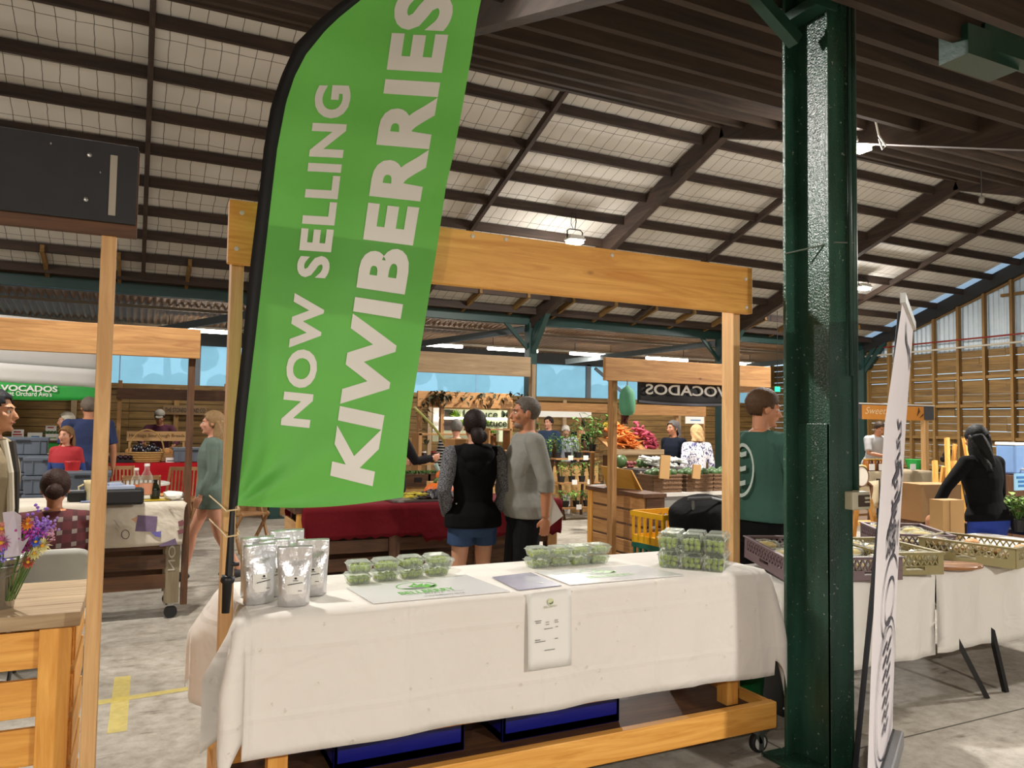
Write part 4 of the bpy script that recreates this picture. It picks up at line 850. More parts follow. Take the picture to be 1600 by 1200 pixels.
# ------------------------------------------------------------------ people
SKIN = {'fair': mat('skin_fair', 'c98f73', .55, var=.06), 'tan': mat('skin_tan', 'b57a58', .55, var=.06), 'asian': mat('skin_warm', 'bd8663', .55, var=.06), 'leg': mat('skin_leg', 'c79478', .55, var=.05)}
EYEW = mat('eye_white', 'd8d2cb', .3, var=0); IRIS = mat('iris', '2a1c14', .3, var=0); LIPM = mat('lip', '9c5a4e', .5, var=0)
def hairm(c): return mat('hair_'+c, c, .6, var=.35, vscale=40, bump=.3, bscale=90, spec=.2)
def person(name_label, xy, to, H=1.75, top=None, sleeve='long', bot=None, bleg='long', skin='fair', hair='3a2a1e', style='short', arms=None, lean=0, yaw=0, pitch=0, wide=1.0, belly=0, fem=False, sit=False,
           stride=0, vox=.011, hem=.84, top_mat=None, bot_mat=None, shoes='2a2726', fem_hem=0, curl=(.5, .5), sleeve_mat=None, hz=None):
    k = H/1.75; t = thing('person', name_label, 'person', (xy[0], xy[1], 0), math.atan2(-to[0], to[1]))
    if sit: t.location.z = -.45*k+.0
    sh = .172 if fem else .196; sh *= wide
    if sit: t.location.z = (sit-.93*k)
    def up(p):       # bend of the upper body about the hips
        y, z = p[1], p[2]-.95; c, s = math.cos(-lean), math.sin(-lean)
        return Vector((p[0]*k, (y*c-z*s)*k, (y*s+z*c+.95)*k))
    UPM = Matrix.Diagonal((k, k, k, 1)) @ Matrix.Translation((0, 0, .95)) @ Matrix.Rotation(-lean, 4, 'X') @ Matrix.Translation((0, 0, -.95))
    def torso(mb, g, z0=.84, z1=1.49):
        w = wide; hw = 1.1 if fem else 1.04; ww = .86 if fem else .98
        P = [(.60, .158*hw, .118, 0, 0), (.80, .15*hw, .11, 0, 0), (.88, .168*hw, .118, -.005, 0), (.96, .165*hw, .115, 0, .5), (1.06, .15*ww, .105, .005, 1), (1.16, .152*ww, .11, .008, .8), (1.27, .168, .122, .006, .3), (1.36, .172, .115, 0, 0), (1.43, .15, .095, -.01, 0), (1.475, .095, .075, -.014, 0), (1.505, .066, .066, -.012, 0)]
        rs = []
        zs = [z0]+[p[0] for p in P if z0 < p[0] < z1]+[z1]
        for z in zs:
            for a, b in zip(P, P[1:]):
                if a[0] <= z <= b[0]:
                    f = (z-a[0])/(b[0]-a[0]); v = [a[i]*(1-f)+b[i]*f for i in range(5)]; break
            rs.append((0, v[3]+belly*v[4]*.5, z, v[1]*w+g*(1.9 if z < 1.03 else 1), v[2]*(.5+.5*w)+belly*v[4]*.6+g*(1.9 if z < 1.03 else 1)))
        mb.rings(rs, 22, M=UPM)
    hipz = .92
    def leg(s):
        if sit: return [Vector((s*.09*k, 0, hipz*k)), Vector((s*.13*k, .42*k, (hipz+.01)*k)), Vector((s*.13*k, .4*k, (hipz-.42)*k)), Vector((s*.13*k, .5*k, (hipz-.43)*k))]
        st = stride*s; kn = Vector((s*.1, .04+st*.5, .49)); an = Vector((s*.1, -.02+st+(0 if st >= 0 else -.03), .08+(0.05 if st < 0 else 0)))
        return [Vector((s*.09, 0, hipz))*k, kn*k, an*k, (an+Vector((s*.02, .15, -.045)))*k]
    A = arms or {}
    def arm(s):
        d = A.get(s, ((.06, -.03, -.28), (.02, .06, -.25))); S0 = up((s*sh, -.01, 1.42))
        e = S0+Vector((s*d[0][0], d[0][1], d[0][2]))*k; w_ = e+Vector((s*d[1][0], d[1][1], d[1][2]))*k; return S0, e, w_
    mb = MB(); torso(mb, -.006, .82, 1.5)
    hc = up((0, .012, 1.635)); HM = Matrix.Translation(hc) @ rotz(yaw) @ Matrix.Rotation(-pitch-lean*.4, 4, 'X') @ Matrix.Scale(k*1.03, 4)
    def h(p): return HM @ Vector(p)
    nb = up((0, -.012, 1.44)); mb.tube([nb, (nb+h((0, -.015, -.05)))/2, h((0, -.012, -.03))], [.062*k*(.85 if fem else 1), .054*k*(.85 if fem else 1), .056*k*(.88 if fem else 1)], 14)
    mb.ell((0, -.014, .03), (.074, .093, .086), M=HM, u=18, v=12); mb.ell((0, .022, -.022), (.062, .068, .082), M=HM, u=18, v=12); mb.ell((0, .036, -.075), (.043, .046, .034), M=HM)
    mb.tube([h((0, .084, .012)), h((0, .1, -.012)), h((0, .108, -.028)), h((0, .09, -.034))], [.009*k, .012*k, .016*k, .01*k], 8)
    mb.ell((0, .07, .028), (.052, .024, .014), M=HM); mb.ell((0, .086, -.054), (.024, .012, .0085), M=HM); mb.ell((0, .079, -.093), (.02, .014, .014), M=HM)
    for s in (-1, 1):
        mb.ell((s*.076, -.008, -.004), (.011, .021, .033), M=HM); mb.ell((s*.042, .062, -.02), (.022, .022, .02), M=HM)
        S0, e, w_ = arm(s); r = .9 if fem else 1.0; r *= (.6+.4*wide)
        mb.tube([S0, S0.lerp(e, .5), e, e.lerp(w_, .35), w_], [.052*k*r, .046*k*r, .038*k*r, .04*k*r, .027*k*r], 12); mb.ell((0, 0, 0), (.056*k*r,)*3, M=Matrix.Translation(S0))
        d = (w_-e).normalized(); inw = Vector((-s, 0, 0)); inw = (inw-d*inw.dot(d)).normalized(); fwd = d.cross(inw).normalized()
        if fwd.y < 0: fwd = -fwd
        hl = k*(.92 if fem else 1.0); pc = w_+d*.05*hl; PMx = Matrix((fwd, inw, d)).transposed().to_4x4()
        mb.ell((0, 0, 0), (.04*hl, .015*hl, .05*hl), M=Matrix.Translation(pc) @ PMx)
        cu = curl[0 if s < 0 else 1]
        for q in range(4):
            o = w_+d*.088*hl+fwd*(-.029+.0195*q)*hl; L_ = (.06, .072, .076, .068)[q]*hl; c1 = cu*(.7+.1*q); d1 = (d*math.cos(c1)+inw*math.sin(c1)); d2 = (d*math.cos(c1*2.2)+inw*math.sin(c1*2.2))
            mb.tube([o-d*.02*hl, o+d1*L_*.5, o+d1*L_*.5+d2*L_*.5], [.0095*hl, .0088*hl, .0075*hl], 8)
        o = w_+d*.03*hl+fwd*.03*hl; td = (d*.75+fwd*.6+inw*.35).normalized(); mb.tube([o, o+td*.035*hl, o+td*.035*hl+(d*.9+inw*.4)*.028*hl], [.012*hl, .0105*hl, .0085*hl], 8)
        a, b, c, f = leg(s); lr = (.92 if fem else 1.0)*(.5+.5*wide)
        mb.tube([a, a.lerp(b, .5), b, b.lerp(c, .3), c], [.082*k*lr, .072*k*lr, .052*k*lr, .054*k*lr, .036*k*lr], 14)
        mb.ell((0, 0, 0), (.045*k, .11*k, .04*k), M=Matrix.Translation(c.lerp(f, .55)+Vector((0, 0, -.012*k))))
    body = obj('body', mb, SKIN[skin], t, remesh=vox, smit=4, recalc=True)
    if top:
        mb = MB(); tg = .016; torso(mb, tg, hem, 1.485 if sleeve != 'tank' else 1.44)
        for s in (-1, 1):
            S0, e, w_ = arm(s); r = .9 if fem else 1.0; r *= (.6+.4*wide)
            if sleeve == 'short': mb.tube([S0, S0.lerp(e, .85)], [.07*k*r, .066*k*r], 14)
            elif sleeve == 'elbow': mb.tube([S0, S0.lerp(e, .5), e, e.lerp(w_, .3)], [.072*k*r, .066*k*r, .058*k*r, .055*k*r], 14)
            elif sleeve == 'long': mb.tube([S0, S0.lerp(e, .5), e, e.lerp(w_, .5), w_.lerp(e, .05)], [.07*k*r, .062*k*r, .053*k*r, .05*k*r, .038*k*r], 14)
            mb.ell((0, 0, 0), (.073*k*r,)*3, M=Matrix.Translation(S0)); mb.tube([up((0, -.01, 1.44)), S0], [.07*k, .066*k], 12)
        obj('shirt', mb, top, t, remesh=vox*1.05, smit=5)
    if bot:
        mb = MB(); w = wide
        hz_ = 1.0 if not sit else 1.0
        mb.rings([(0, -.005+belly*.2, z, rx*w*(1.08 if fem else 1), ry*(.5+.5*w)+belly*.3*(z > .93)) for z, rx, ry in ((.79, .12, .1), (.84, .165, .125), (.9, .176, .13), (.97, .17, .124), (max(.98, min(1.02, hem+.04)), .152, .11))], 20, M=Matrix.Diagonal((k, k, k, 1)))
        for s in (-1, 1):
            a, b, c, f = leg(s); lr = .5+.5*wide
            if bleg == 'long': mb.tube([a, a.lerp(b, .5), b, b.lerp(c, .5), c+Vector((0, 0, -.01))], [.1*k*lr, .09*k*lr, .075*k*lr, .067*k*lr, .06*k*lr], 14)
            elif bleg == 'short': mb.tube([a, a.lerp(b, .45)], [.102*k*lr, .1*k*lr], 14)
            elif bleg == 'knee': mb.tube([a, a.lerp(b, .5), b.lerp(a, .02)], [.105*k*lr, .1*k*lr, .093*k*lr], 14)
        obj('trousers' if bleg == 'long' else 'shorts', mb, bot, t, remesh=vox*1.05, smit=4)
    if shoes:
        for s in (-1, 1):
            a, b, c, f = leg(s); mb = MB().ell((0, 0, 0), (.05*k, .135*k, .05*k), M=Matrix.Translation(c.lerp(f, .5)+Vector((0, 0, -.012*k)))); obj('shoe', mb, mat('shoe_'+shoes, shoes, .6), t, smooth=True)
    # face details
    for s in (-1, 1):
        ey = obj('eye', MB().ell((s*.031, .0755, .004), (.0115, .0095, .0085), M=HM), EYEW, t, smooth=True); obj('iris', MB().ell((s*.031, .084, .004), (.0055, .003, .0058), M=HM), IRIS, ey)
        if style not in ('cap',): obj('eyebrow', MB().tube([h((s*.016, .0905, .024)), h((s*.032, .088, .029)), h((s*.048, .077, .025))], .0035*k, 6), hairm(hair), t)
    obj('lips', MB().ell((0, .0925, -.055), (.021, .0075, .0055), M=HM), LIPM, t, smooth=True)
    # hair
    HMAT = hairm(hair); mb = MB(); g = .009 if style not in ('shaved',) else .004
    mb.ell((0, -.016, .034), (.076+g, .097+g, .088+g), u=28, v=20)
    fr = []
    for f in mb.bm.faces:
        c = f.calc_center_median(); yf = .058 if style != 'shaved' else .05
        cutside = c.y > -.03 and c.z < (.005 if style in ('short', 'shaved', 'cap') else -.05) and abs(c.x) > .03
        if (c.y > yf and c.z < .075) or (c.y > yf*.45 and c.z < .03) or cutside or c.z < (-.04 if style in ('short', 'shaved', 'cap') else -.08): fr.append(f)
    bmesh.ops.delete(mb.bm, geom=fr, context='FACES')
    for v in mb.bm.verts: v.co = HM @ (v.co+Vector((random.uniform(-1, 1), random.uniform(-1, 1), random.uniform(-1, 1)))*(.0022 if style != 'shaved' else .0003))
    ho = obj('hair', mb, HMAT, t, smooth=True, solid=.008 if style != 'shaved' else .003)
    if style == 'bun':
        b = MB().ell((0, -.125, -.025), (.05, .045, .052), M=HM, u=16, v=12); b.tube([h((0, -.09, .0)), h((0, -.12, -.01))], .03*k, 10)
        for v in b.bm.verts: v.co += Vector((random.uniform(-1, 1),)*3)*.002
        obj('bun', b, HMAT, ho, smooth=True)
    if style == 'lowbun':
        b = MB().tube([h((0, -.085, -.03)), h((.0, -.12, -.06)), h((0, -.13, -.1)), h((0, -.11, -.13))], [.05*k, .056*k, .05*k, .02*k], 12); b.ell((.02, -.115, -.07), (.055, .045, .05), M=HM)
        obj('bun', b, HMAT, ho, smooth=True)
    if style == 'pony':
        obj('ponytail', MB().tube([h((0, -.09, .02)), h((0, -.14, .0)), h((0, -.15, -.08)), h((0, -.13, -.2))], [.025*k, .034*k, .034*k, .01*k], 10), HMAT, ho, smooth=True)
    if style in ('long', 'bob'):
        L_ = .3 if style == 'long' else .13; b = MB(); n = 26
        def cv(u, v):
            a = -PI*.02-PI*.96*u; r = 1+.12*v+.02*math.sin(u*31); w_ = .012*math.sin(v*9+u*17)
            return h((math.cos(a)*(.086)*r, -.02+math.sin(a)*(.1+.02*v)*(1 if v < .9 else .9)+w_, .03-.03*v-L_*v))
        b.grid(cv, n, 12); obj('locks', b, HMAT, ho, smooth=True, solid=.014)
    if style == 'cap':
        b = MB().ell((0, -.014, .06), (.087, .105, .086), M=HM, u=20, v=12)
        bmesh.ops.delete(b.bm, geom=[f for f in b.bm.faces if (HM.inverted() @ f.calc_center_median()).z < .055], context='FACES')
        cp = obj('cap', b, mat('cap_grey', '8b867c', .8), t, smooth=True, solid=.004); obj('peak', MB().ell((0, .11, .06), (.066, .06, .006), M=HM), mat('cap_grey', '8b867c', .8), cp, smooth=True)
    t['_k'] = k; return t, HM, arm, up, k
def pmat(name, fnbuild, rough=.85):
    m, nt, b = _new(name); b.inputs['Roughness'].default_value = rough; fnbuild(nt, b); return m
def two(nt, b, fac, c1, c2):
    r = N(nt, 'ShaderNodeMix', data_type='RGBA'); nt.links.new(fac, r.inputs[0]); r.inputs[6].default_value = lin(c1); r.inputs[7].default_value = lin(c2); nt.links.new(r.outputs[2], b.inputs['Base Color']); return r
def _plaid(nt, b):
    tc = N(nt, 'ShaderNodeTexCoord'); outs = []
    for d, s in (('X', 6.5), ('Z', 6.5)):
        w = N(nt, 'ShaderNodeTexWave', wave_type='BANDS', bands_direction=d, Scale=s*.62, Distortion=1.2); nt.links.new(tc.outputs['Object'], w.inputs['Vector']); g = N(nt, 'ShaderNodeMath', operation='GREATER_THAN'); g.inputs[1].default_value = .72; nt.links.new(w.outputs['Fac'], g.inputs[0]); outs.append(g)
    a = N(nt, 'ShaderNodeMath', operation='ADD'); nt.links.new(outs[0].outputs[0], a.inputs[0]); nt.links.new(outs[1].outputs[0], a.inputs[1]); m = N(nt, 'ShaderNodeMath', operation='MULTIPLY'); m.inputs[1].default_value = .5; nt.links.new(a.outputs[0], m.inputs[0])
    r = N(nt, 'ShaderNodeValToRGB'); e = r.color_ramp.elements; e[0].color = lin('511a1e'); e[1].color = lin('7d716a'); q = e.new(.5); q.color = lin('1a1416'); e[0].position = .2; e[1].position = .9; nt.links.new(m.outputs[0], r.inputs[0]); nt.links.new(r.outputs[0], b.inputs['Base Color'])
PLAID = pmat('plaid', _plaid)
def _stripe(nt, b):
    tc = N(nt, 'ShaderNodeTexCoord'); w = N(nt, 'ShaderNodeTexWave', wave_type='BANDS', bands_direction='Z', Scale=8.0); nt.links.new(tc.outputs['Object'], w.inputs['Vector']); g = N(nt, 'ShaderNodeMath', operation='GREATER_THAN'); g.inputs[1].default_value = .7; nt.links.new(w.outputs['Fac'], g.inputs[0]); two(nt, b, g.outputs[0], '17181c', 'b9b7b2')
STRIPE = pmat('stripe_top', _stripe)
def _floral(nt, b):
    tc = N(nt, 'ShaderNodeTexCoord'); w = N(nt, 'ShaderNodeTexNoise', Scale=22.0, Detail=2.0, Distortion=1.5); nt.links.new(tc.outputs['Object'], w.inputs['Vector']); g = N(nt, 'ShaderNodeValToRGB'); e = g.color_ramp.elements; e[0].position = .53; e[0].color = (0, 0, 0, 1); e[1].position = .58; e[1].color = (1, 1, 1, 1); nt.links.new(w.outputs['Fac'], g.inputs[0]); two(nt, b, g.outputs[0], 'dcd9de', '4a4a78')
def _jacket(nt, b):
    tc = N(nt, 'ShaderNodeTexCoord'); sp = N(nt, 'ShaderNodeSeparateXYZ'); nt.links.new(tc.outputs['Object'], sp.inputs[0]); g = N(nt, 'ShaderNodeMath', operation='GREATER_THAN'); g.inputs[1].default_value = 1.06; nt.links.new(sp.outputs['Z'], g.inputs[0]); two(nt, b, g.outputs[0], '26407c', 'a3242c')
JACKET = pmat('red_blue_jacket', _jacket)
FLORAL = pmat('floral_blouse', _floral)
def _marl(nt, b):
    tc = N(nt, 'ShaderNodeTexCoord'); w = N(nt, 'ShaderNodeTexNoise', Scale=90.0, Detail=2.0); mp = N(nt, 'ShaderNodeMapping'); mp.inputs['Scale'].default_value = (1, 1, 3); nt.links.new(tc.outputs['Object'], mp.inputs[0]); nt.links.new(mp.outputs[0], w.inputs['Vector']); g = N(nt, 'ShaderNodeValToRGB'); e = g.color_ramp.elements; e[0].position = .4; e[1].position = .62; nt.links.new(w.outputs['Fac'], g.inputs[0]); two(nt, b, g.outputs[0], '2a2b30', '77787e')
MARL = pmat('grey_marl', _marl)
def fab(n, c, bump=.5): return mat('fabric_'+n, c, .9, var=.14, vscale=5, bump=bump, bscale=9, spec=.15)
# the man in the grey T-shirt, and the girl beside him
def DW(px, py, D): p = W(px, py, D=D); return (p.x, p.y)
gm, HMg, armg, upg, kg = person('man with cropped grey hair, grey top and black shorts holding white paper', DW(822, 700, 5.9), (-1, .22), 1.79, fab('grey_top', '85857f'), 'elbow', fab('black_shorts', '141416'), 'knee', 'tan', '5d5650', 'shaved', {1: ((.09, -.03, -.27), (-.02, .04, -.25)), -1: ((.09, -.06, -.27), (-.01, .0, -.25))}, yaw=-.05, wide=1.14, belly=.09, vox=.0065, hem=.87, shoes='1d1d1f', curl=(.5, .85))
S0, e_, w_ = armg(1); wm = obj('wristwatch', MB().tube([e_.lerp(w_, .9), e_.lerp(w_, .97)], .036*kg, 14), BLACK, gm); obj('watch_face', MB().ell(e_.lerp(w_, .935)+Vector((.034, 0, 0)), (.008, .02, .02)), mat('watch_glass', '2c3138', .15), wm)
obj('collar_cord', MB().tube([upg((-.07, .0, 1.49)), upg((-.04, .07, 1.46)), upg((0, .095, 1.43)), upg((.04, .07, 1.46)), upg((.07, .0, 1.49)), upg((.04, -.075, 1.5)), upg((-.04, -.075, 1.5))], .004, 6, closed=True), mat('red_cord', '7a2d22', .7), gm)
obj('beard', MB().ell((0, .04, -.08), (.045, .048, .032), M=HMg), mat('stubble', '8a7566', .9, var=.3, vscale=90), gm, smooth=True)
gm_m = Matrix.Translation(gm.location) @ rotz(gm.rotation_euler.z); hand = gm_m @ (w_+(w_-e_).normalized()*.12)
ppr = [W(855, 762, D=5.78), W(880, 806, D=5.8), W(850, 830, D=5.74), W(829, 797, D=5.72)]
solo('paper_sheet', MB().poly(ppr, (.0, .002, .0)), PAPER, 'white sheet of paper in the hand of the man in grey', 'paper')
gg, HMh, armh, uph, kh = person('girl with a low bun, black hoodie and denim shorts seen from behind', DW(741, 700, 5.75), (.1, 1), 1.68, fab('hoodie', '0d0d0f', .4), 'tank', fab('denim', '35496a'), 'short', 'leg', '1f1512', 'lowbun', {1: ((.07, -.06, -.27), (-.06, .12, -.2)), -1: ((.07, -.06, -.27), (-.06, .12, -.2))}, yaw=-.05, pitch=-.05, wide=1.08, fem=True, vox=.0065, hem=.86, shoes='c7c4bd')
mb = MB()
for s in (-1, 1):
    S0, e, w_ = armh(s); mb = MB(); mb.ell((0, 0, 0), (.07*kh,)*3, M=Matrix.Translation(S0)); mb.tube([S0, S0.lerp(e, .5), e, e.lerp(w_, .5), w_], [.07*kh, .064*kh, .056*kh, .052*kh, .042*kh], 14); obj('sleeve', mb, MARL, gg, remesh=.009)
mb = MB().ell(uph((0, -.095, 1.42)), (.135, .085, .085)); mb.ell(uph((0, -.115, 1.34)), (.1, .06, .085)); mb.tube([uph((-.1, -.03, 1.47)), uph((-.06, -.1, 1.46)), uph((.06, -.1, 1.46)), uph((.1, -.03, 1.47))], .04, 10); obj('hood', mb, fab('hoodie', '0d0d0f', .4), gg, remesh=.01)
ph = thing('phone', 'pale phone poking from the back pocket of the denim shorts', 'phone', W(711, 800, D=5.66)); obj('body', MB().box((0, 0, 0), (.012, .07, .14)), mat('phone_white', 'c9d4d4', .3), ph, bevel=.005); obj('case', MB().box((.008, 0, 0), (.006, .074, .144)), BLACK, ph, bevel=.003)
# man in the green T-shirt behind the bread table
gt, HMt, armt, upt, kt = person('man in a dark green T-shirt and black trousers looking right, behind the pine post', DW(1186, 650, 5.15), (.98, .05), 1.84, fab('green_tee', '36544a', .6), 'short', fab('black_trousers', '0c0d0f'), 'long', 'tan', '4a3524', 'short', {1: ((.05, .08, -.27), (-.12, .2, .16)), -1: ((.02, .08, -.28), (-.1, .2, .02))}, yaw=-.42, pitch=.12, wide=1.06, vox=.0065, hem=.93, lean=.05)
obj('back_print', MB().grid(lambda u, v: upt((-.02-.085*math.cos(2*PI*u)*(.85+.15*v), -.147+.02*abs(math.cos(2*PI*u)), 1.24+.17*math.sin(2*PI*u)*(.87+.13*v))), 30, 1), mat('print_pale', 'aebdb4', .7), gt, recalc=False, solid=.003)
for q in range(3): obj('back_mark', MB().grid(lambda u, v: upt((-.06+.08*u, -.152, 1.32-.09*q+.03*v+.02*abs(u-.5))), 4, 1), mat('print_pale', 'aebdb4', .7), gt, recalc=False, solid=.002)
# woman in black with blue trousers
person('dark-haired woman in black top and blue trousers reaching over the bread crates', DW(1543, 750, 6.45), (.1, 1), 1.63, fab('black_knit', '08080a', .3), 'long', fab('blue_trousers', '2b3f8f'), 'long', 'asian', '0b0a0b', 'long', {-1: ((.2, .03, -.21), (.15, .02, -.24)), 1: ((.06, .02, -.28), (-.03, .1, -.22))}, lean=.14, pitch=.15, yaw=-.35, wide=1.12, fem=True, vox=.008, hem=.9)
# the man at the left picture edge
am, HMa, arma, upa, ka = person('dark-haired man in a beige jacket cut off by the left picture edge', DW(-13, 680, 4.3), (.97, -.1), 1.73, fab('beige_jacket', '8f8168', .5), 'long', fab('dark_trousers', '22242a'), 'long', 'asian', '15151a', 'short', None, yaw=-.1, wide=1.08, vox=.008)
obj('jacket_lapel', MB().tube([upa((.05, .1, 1.47)), upa((.06, .13, 1.3)), upa((.05, .14, 1.1)), upa((.05, .13, .88))], [.03, .03, .022, .02], 8), mat('lapel_dark', '2b241c', .8), am)
obj('jacket_hem', MB().tube([upa((.085, .08, 1.48)), upa((.1, .12, 1.3)), upa((.09, .13, 1.1)), upa((.09, .12, .9))], [.02]*4, 8), mat('lapel_pale', 'c9c2b0', .8), am)
# seated woman in plaid and her chair
person('seated woman with dark brown bun and red plaid shirt, seen from behind', DW(84, 800, 4.85), (-.05, 1), 1.66, PLAID, 'long', fab('dark_jeans', '20222b'), 'long', 'tan', '2b1812', 'bun', {1: ((.06, .08, -.26), (-.02, .2, -.05)), -1: ((.06, .08, -.26), (-.02, .2, -.05))}, lean=.12, pitch=.1, fem=True, sit=.47, vox=.009, wide=1.08, hem=.9)
def folding_chair(px, py, D, rz, lb):
    p = DW(px, py, D); t = thing('folding_chair', lb, 'chair', (p[0], p[1], 0), rz)
    mb = MB(); n = 14
    def sh(u, v):
        w_ = .2-.012*v; x = -w_+2*w_*u; cz = .58+.24*v; k_ = abs(2*u-1)**6*.03
        return Vector((x, -.2-.03*v-.03*(1-(2*u-1)**2), cz-(k_ if v > .5 else -k_)-.035*(1-(2*u-1)**2)*(v < .5)))
    obj('backrest', mb.grid(sh, n, 6), mat('chair_grey', 'b3b2aa', .45), t, solid=.014, smooth=True)
    obj('seat', MB().box((0, .0, .38), (.4, .4, .02)), mat('chair_grey', 'b3b2aa', .45), t, bevel=.008)
    for s in (-1, 1): obj('leg', MB().tube([(s*.2, -.24, .84), (s*.2, -.16, .46), (s*.21, .22, 0)], .011, 8), mat('chair_leg', '4a4a48', .4), t); obj('leg', MB().tube([(s*.19, .16, .44), (s*.2, -.26, 0)], .011, 8), mat('chair_leg', '4a4a48', .4), t)
    return t
folding_chair(88, 860, 4.72, .02, 'white plastic folding chair behind the weathered plank counter')
# further people
person('girl with wavy fair hair in a sage green sweater walking left with bare legs', DW(332, 700, 7.6), (-1, .12), 1.66, fab('sage', '65746b'), 'long', None, 'long', 'fair', '8f7350', 'long', {1: ((.03, .0, -.28), (0, .1, -.24)), -1: ((.03, .0, -.28), (0, .1, -.24))}, fem=True, vox=.01, hem=.76, stride=.26, shoes='2b2b2e', wide=1.05)
person('man with short grey hair and navy polo shirt, seen from behind at the avocado crates', DW(138, 690, 9.9), (-.25, 1), 1.84, fab('navy', '343d5e'), 'short', fab('pale_jeans', '6f8096'), 'long', 'tan', '6d6258', 'short', None, wide=1.12, vox=.011, lean=.08)
person('elderly woman with white hair and pale pink top beside the navy polo man', DW(118, 700, 11.2), (-.9, -.2), 1.66, fab('pale_pink', 'cfbdb8'), 'long', fab('grey_trousers', '5a5a60'), 'long', 'fair', 'c9bfae', 'short', None, fem=True, lean=.2, vox=.013)
person('girl in a red and blue jacket below the navy polo man', DW(102, 720, 9.0), (-.5, -.9), 1.47, JACKET, 'long', fab('dark_leggings', '22242c'), 'long', 'fair', '7a5a38', 'long', None, fem=True, vox=.012)
person('man in a cap and maroon shirt behind the sourdough sign', DW(249, 700, 14.2), (-.1, -1), 1.74, fab('maroon', '55303f'), 'long', fab('dark_trousers', '22242a'), 'long', 'tan', '4a3a30', 'cap', {1: ((.14, .1, -.2), (-.1, .2, -.08)), -1: ((.14, .1, -.2), (-.06, .18, -.1))}, lean=.25, pitch=.3, vox=.013)
person('person in dark sleeves gesturing, mostly hidden behind the green flag', DW(612, 700, 8.4), (.9, .3), 1.74, fab('dark_jumper', '1c1a1c'), 'long', fab('dark_trousers', '22242a'), 'long', 'fair', '3d2f26', 'short', {1: ((.1, .12, -.24), (-.02, .24, .03)), -1: ((.06, .1, -.26), (0, .22, -.02))}, vox=.009)
person('grey-haired woman in a black and white striped top by the lettuce banner', DW(712, 720, 10.3), (.3, 1), 1.62, STRIPE, 'elbow', fab('dark_trousers', '22242a'), 'long', 'fair', '6f6a64', 'short', None, fem=True, vox=.012, wide=1.12, pitch=.2)
person('man in a dark blue jacket raising a hand to his face', DW(857, 700, 15.0), (-.9, -.5), 1.72, fab('slate_jacket', '33425a'), 'long', fab('dark_trousers', '22242a'), 'long', 'fair', '2b221d', 'short', {1: ((.1, .12, -.22), (-.16, .12, .22)), -1: ((.06, .0, -.28), (0, .08, -.24))}, vox=.013)
person('person in a black vest over a white shirt, seen from behind near the plants', DW(908, 700, 16.3), (.1, 1), 1.68, fab('black_vest', '101117'), 'tank', fab('black_trousers', '0c0d0f'), 'long', 'fair', '2e2420', 'short', None, vox=.012)
person('white-haired person bending low beside the black vest', DW(884, 712, 15.5), (-.6, -1), 1.62, fab('pale_shirt', 'b9c0cc'), 'short', fab('dark_trousers', '22242a'), 'long', 'fair', 'd3ccc0', 'short', None, lean=.45, pitch=.4, vox=.013)
person('man with long grey hair in a dark jacket, in profile beyond the radishes', DW(1052, 705, 11.7), (-1, -.1), 1.66, fab('dark_navy', '151a26'), 'long', fab('dark_trousers', '22242a'), 'long', 'tan', '5f5a58', 'bob', None, vox=.012)
person('blonde woman in a white blouse with blue flowers, seen from behind', DW(1088, 705, 11.2), (.1, 1), 1.6, FLORAL, 'elbow', fab('dark_trousers', '22242a'), 'long', 'fair', 'c9a878', 'bob', None, fem=True, wide=1.15, vox=.011)
person('man in a white T-shirt bending over the counter of the orange-signed stall', DW(1362, 700, 14.5), (-.2, -1), 1.74, fab('white_tee', 'b9b8bb'), 'short', fab('dark_trousers', '22242a'), 'long', 'tan', '3d2f24', 'short', {1: ((.06, .1, -.26), (-.16, .22, -.04)), -1: ((.06, .1, -.26), (-.16, .22, -.04))}, lean=.3, pitch=.3, vox=.012)
person('woman with dark tied hair in a black top sitting by the slatted end wall', DW(1484, 720, 12.2), (.9, -.4), 1.62, fab('black_tee', '0e0e12'), 'short', fab('dark_trousers', '22242a'), 'long', 'asian', '15110f', 'bun', {1: ((.06, .14, -.22), (-.05, .2, .12)), -1: ((.06, .14, -.22), (-.05, .2, .12))}, fem=True, sit=.5, vox=.012)

p = DW(1484, 720, 12.2); t = thing('stool', 'dark stool under the seated woman by the slatted end wall', 'stool', (p[0], p[1], 0)); obj('seat', MB().lathe([(.17, .37), (.18, .4), (.15, .405)], n=18), brown('x'), t)
for a in range(4): obj('leg', MB().tube([(.14*math.cos(a*PI/2+.8), .14*math.sin(a*PI/2+.8), .37), (.19*math.cos(a*PI/2+.8), .19*math.sin(a*PI/2+.8), 0)], .016, 7), brown('z'), t)
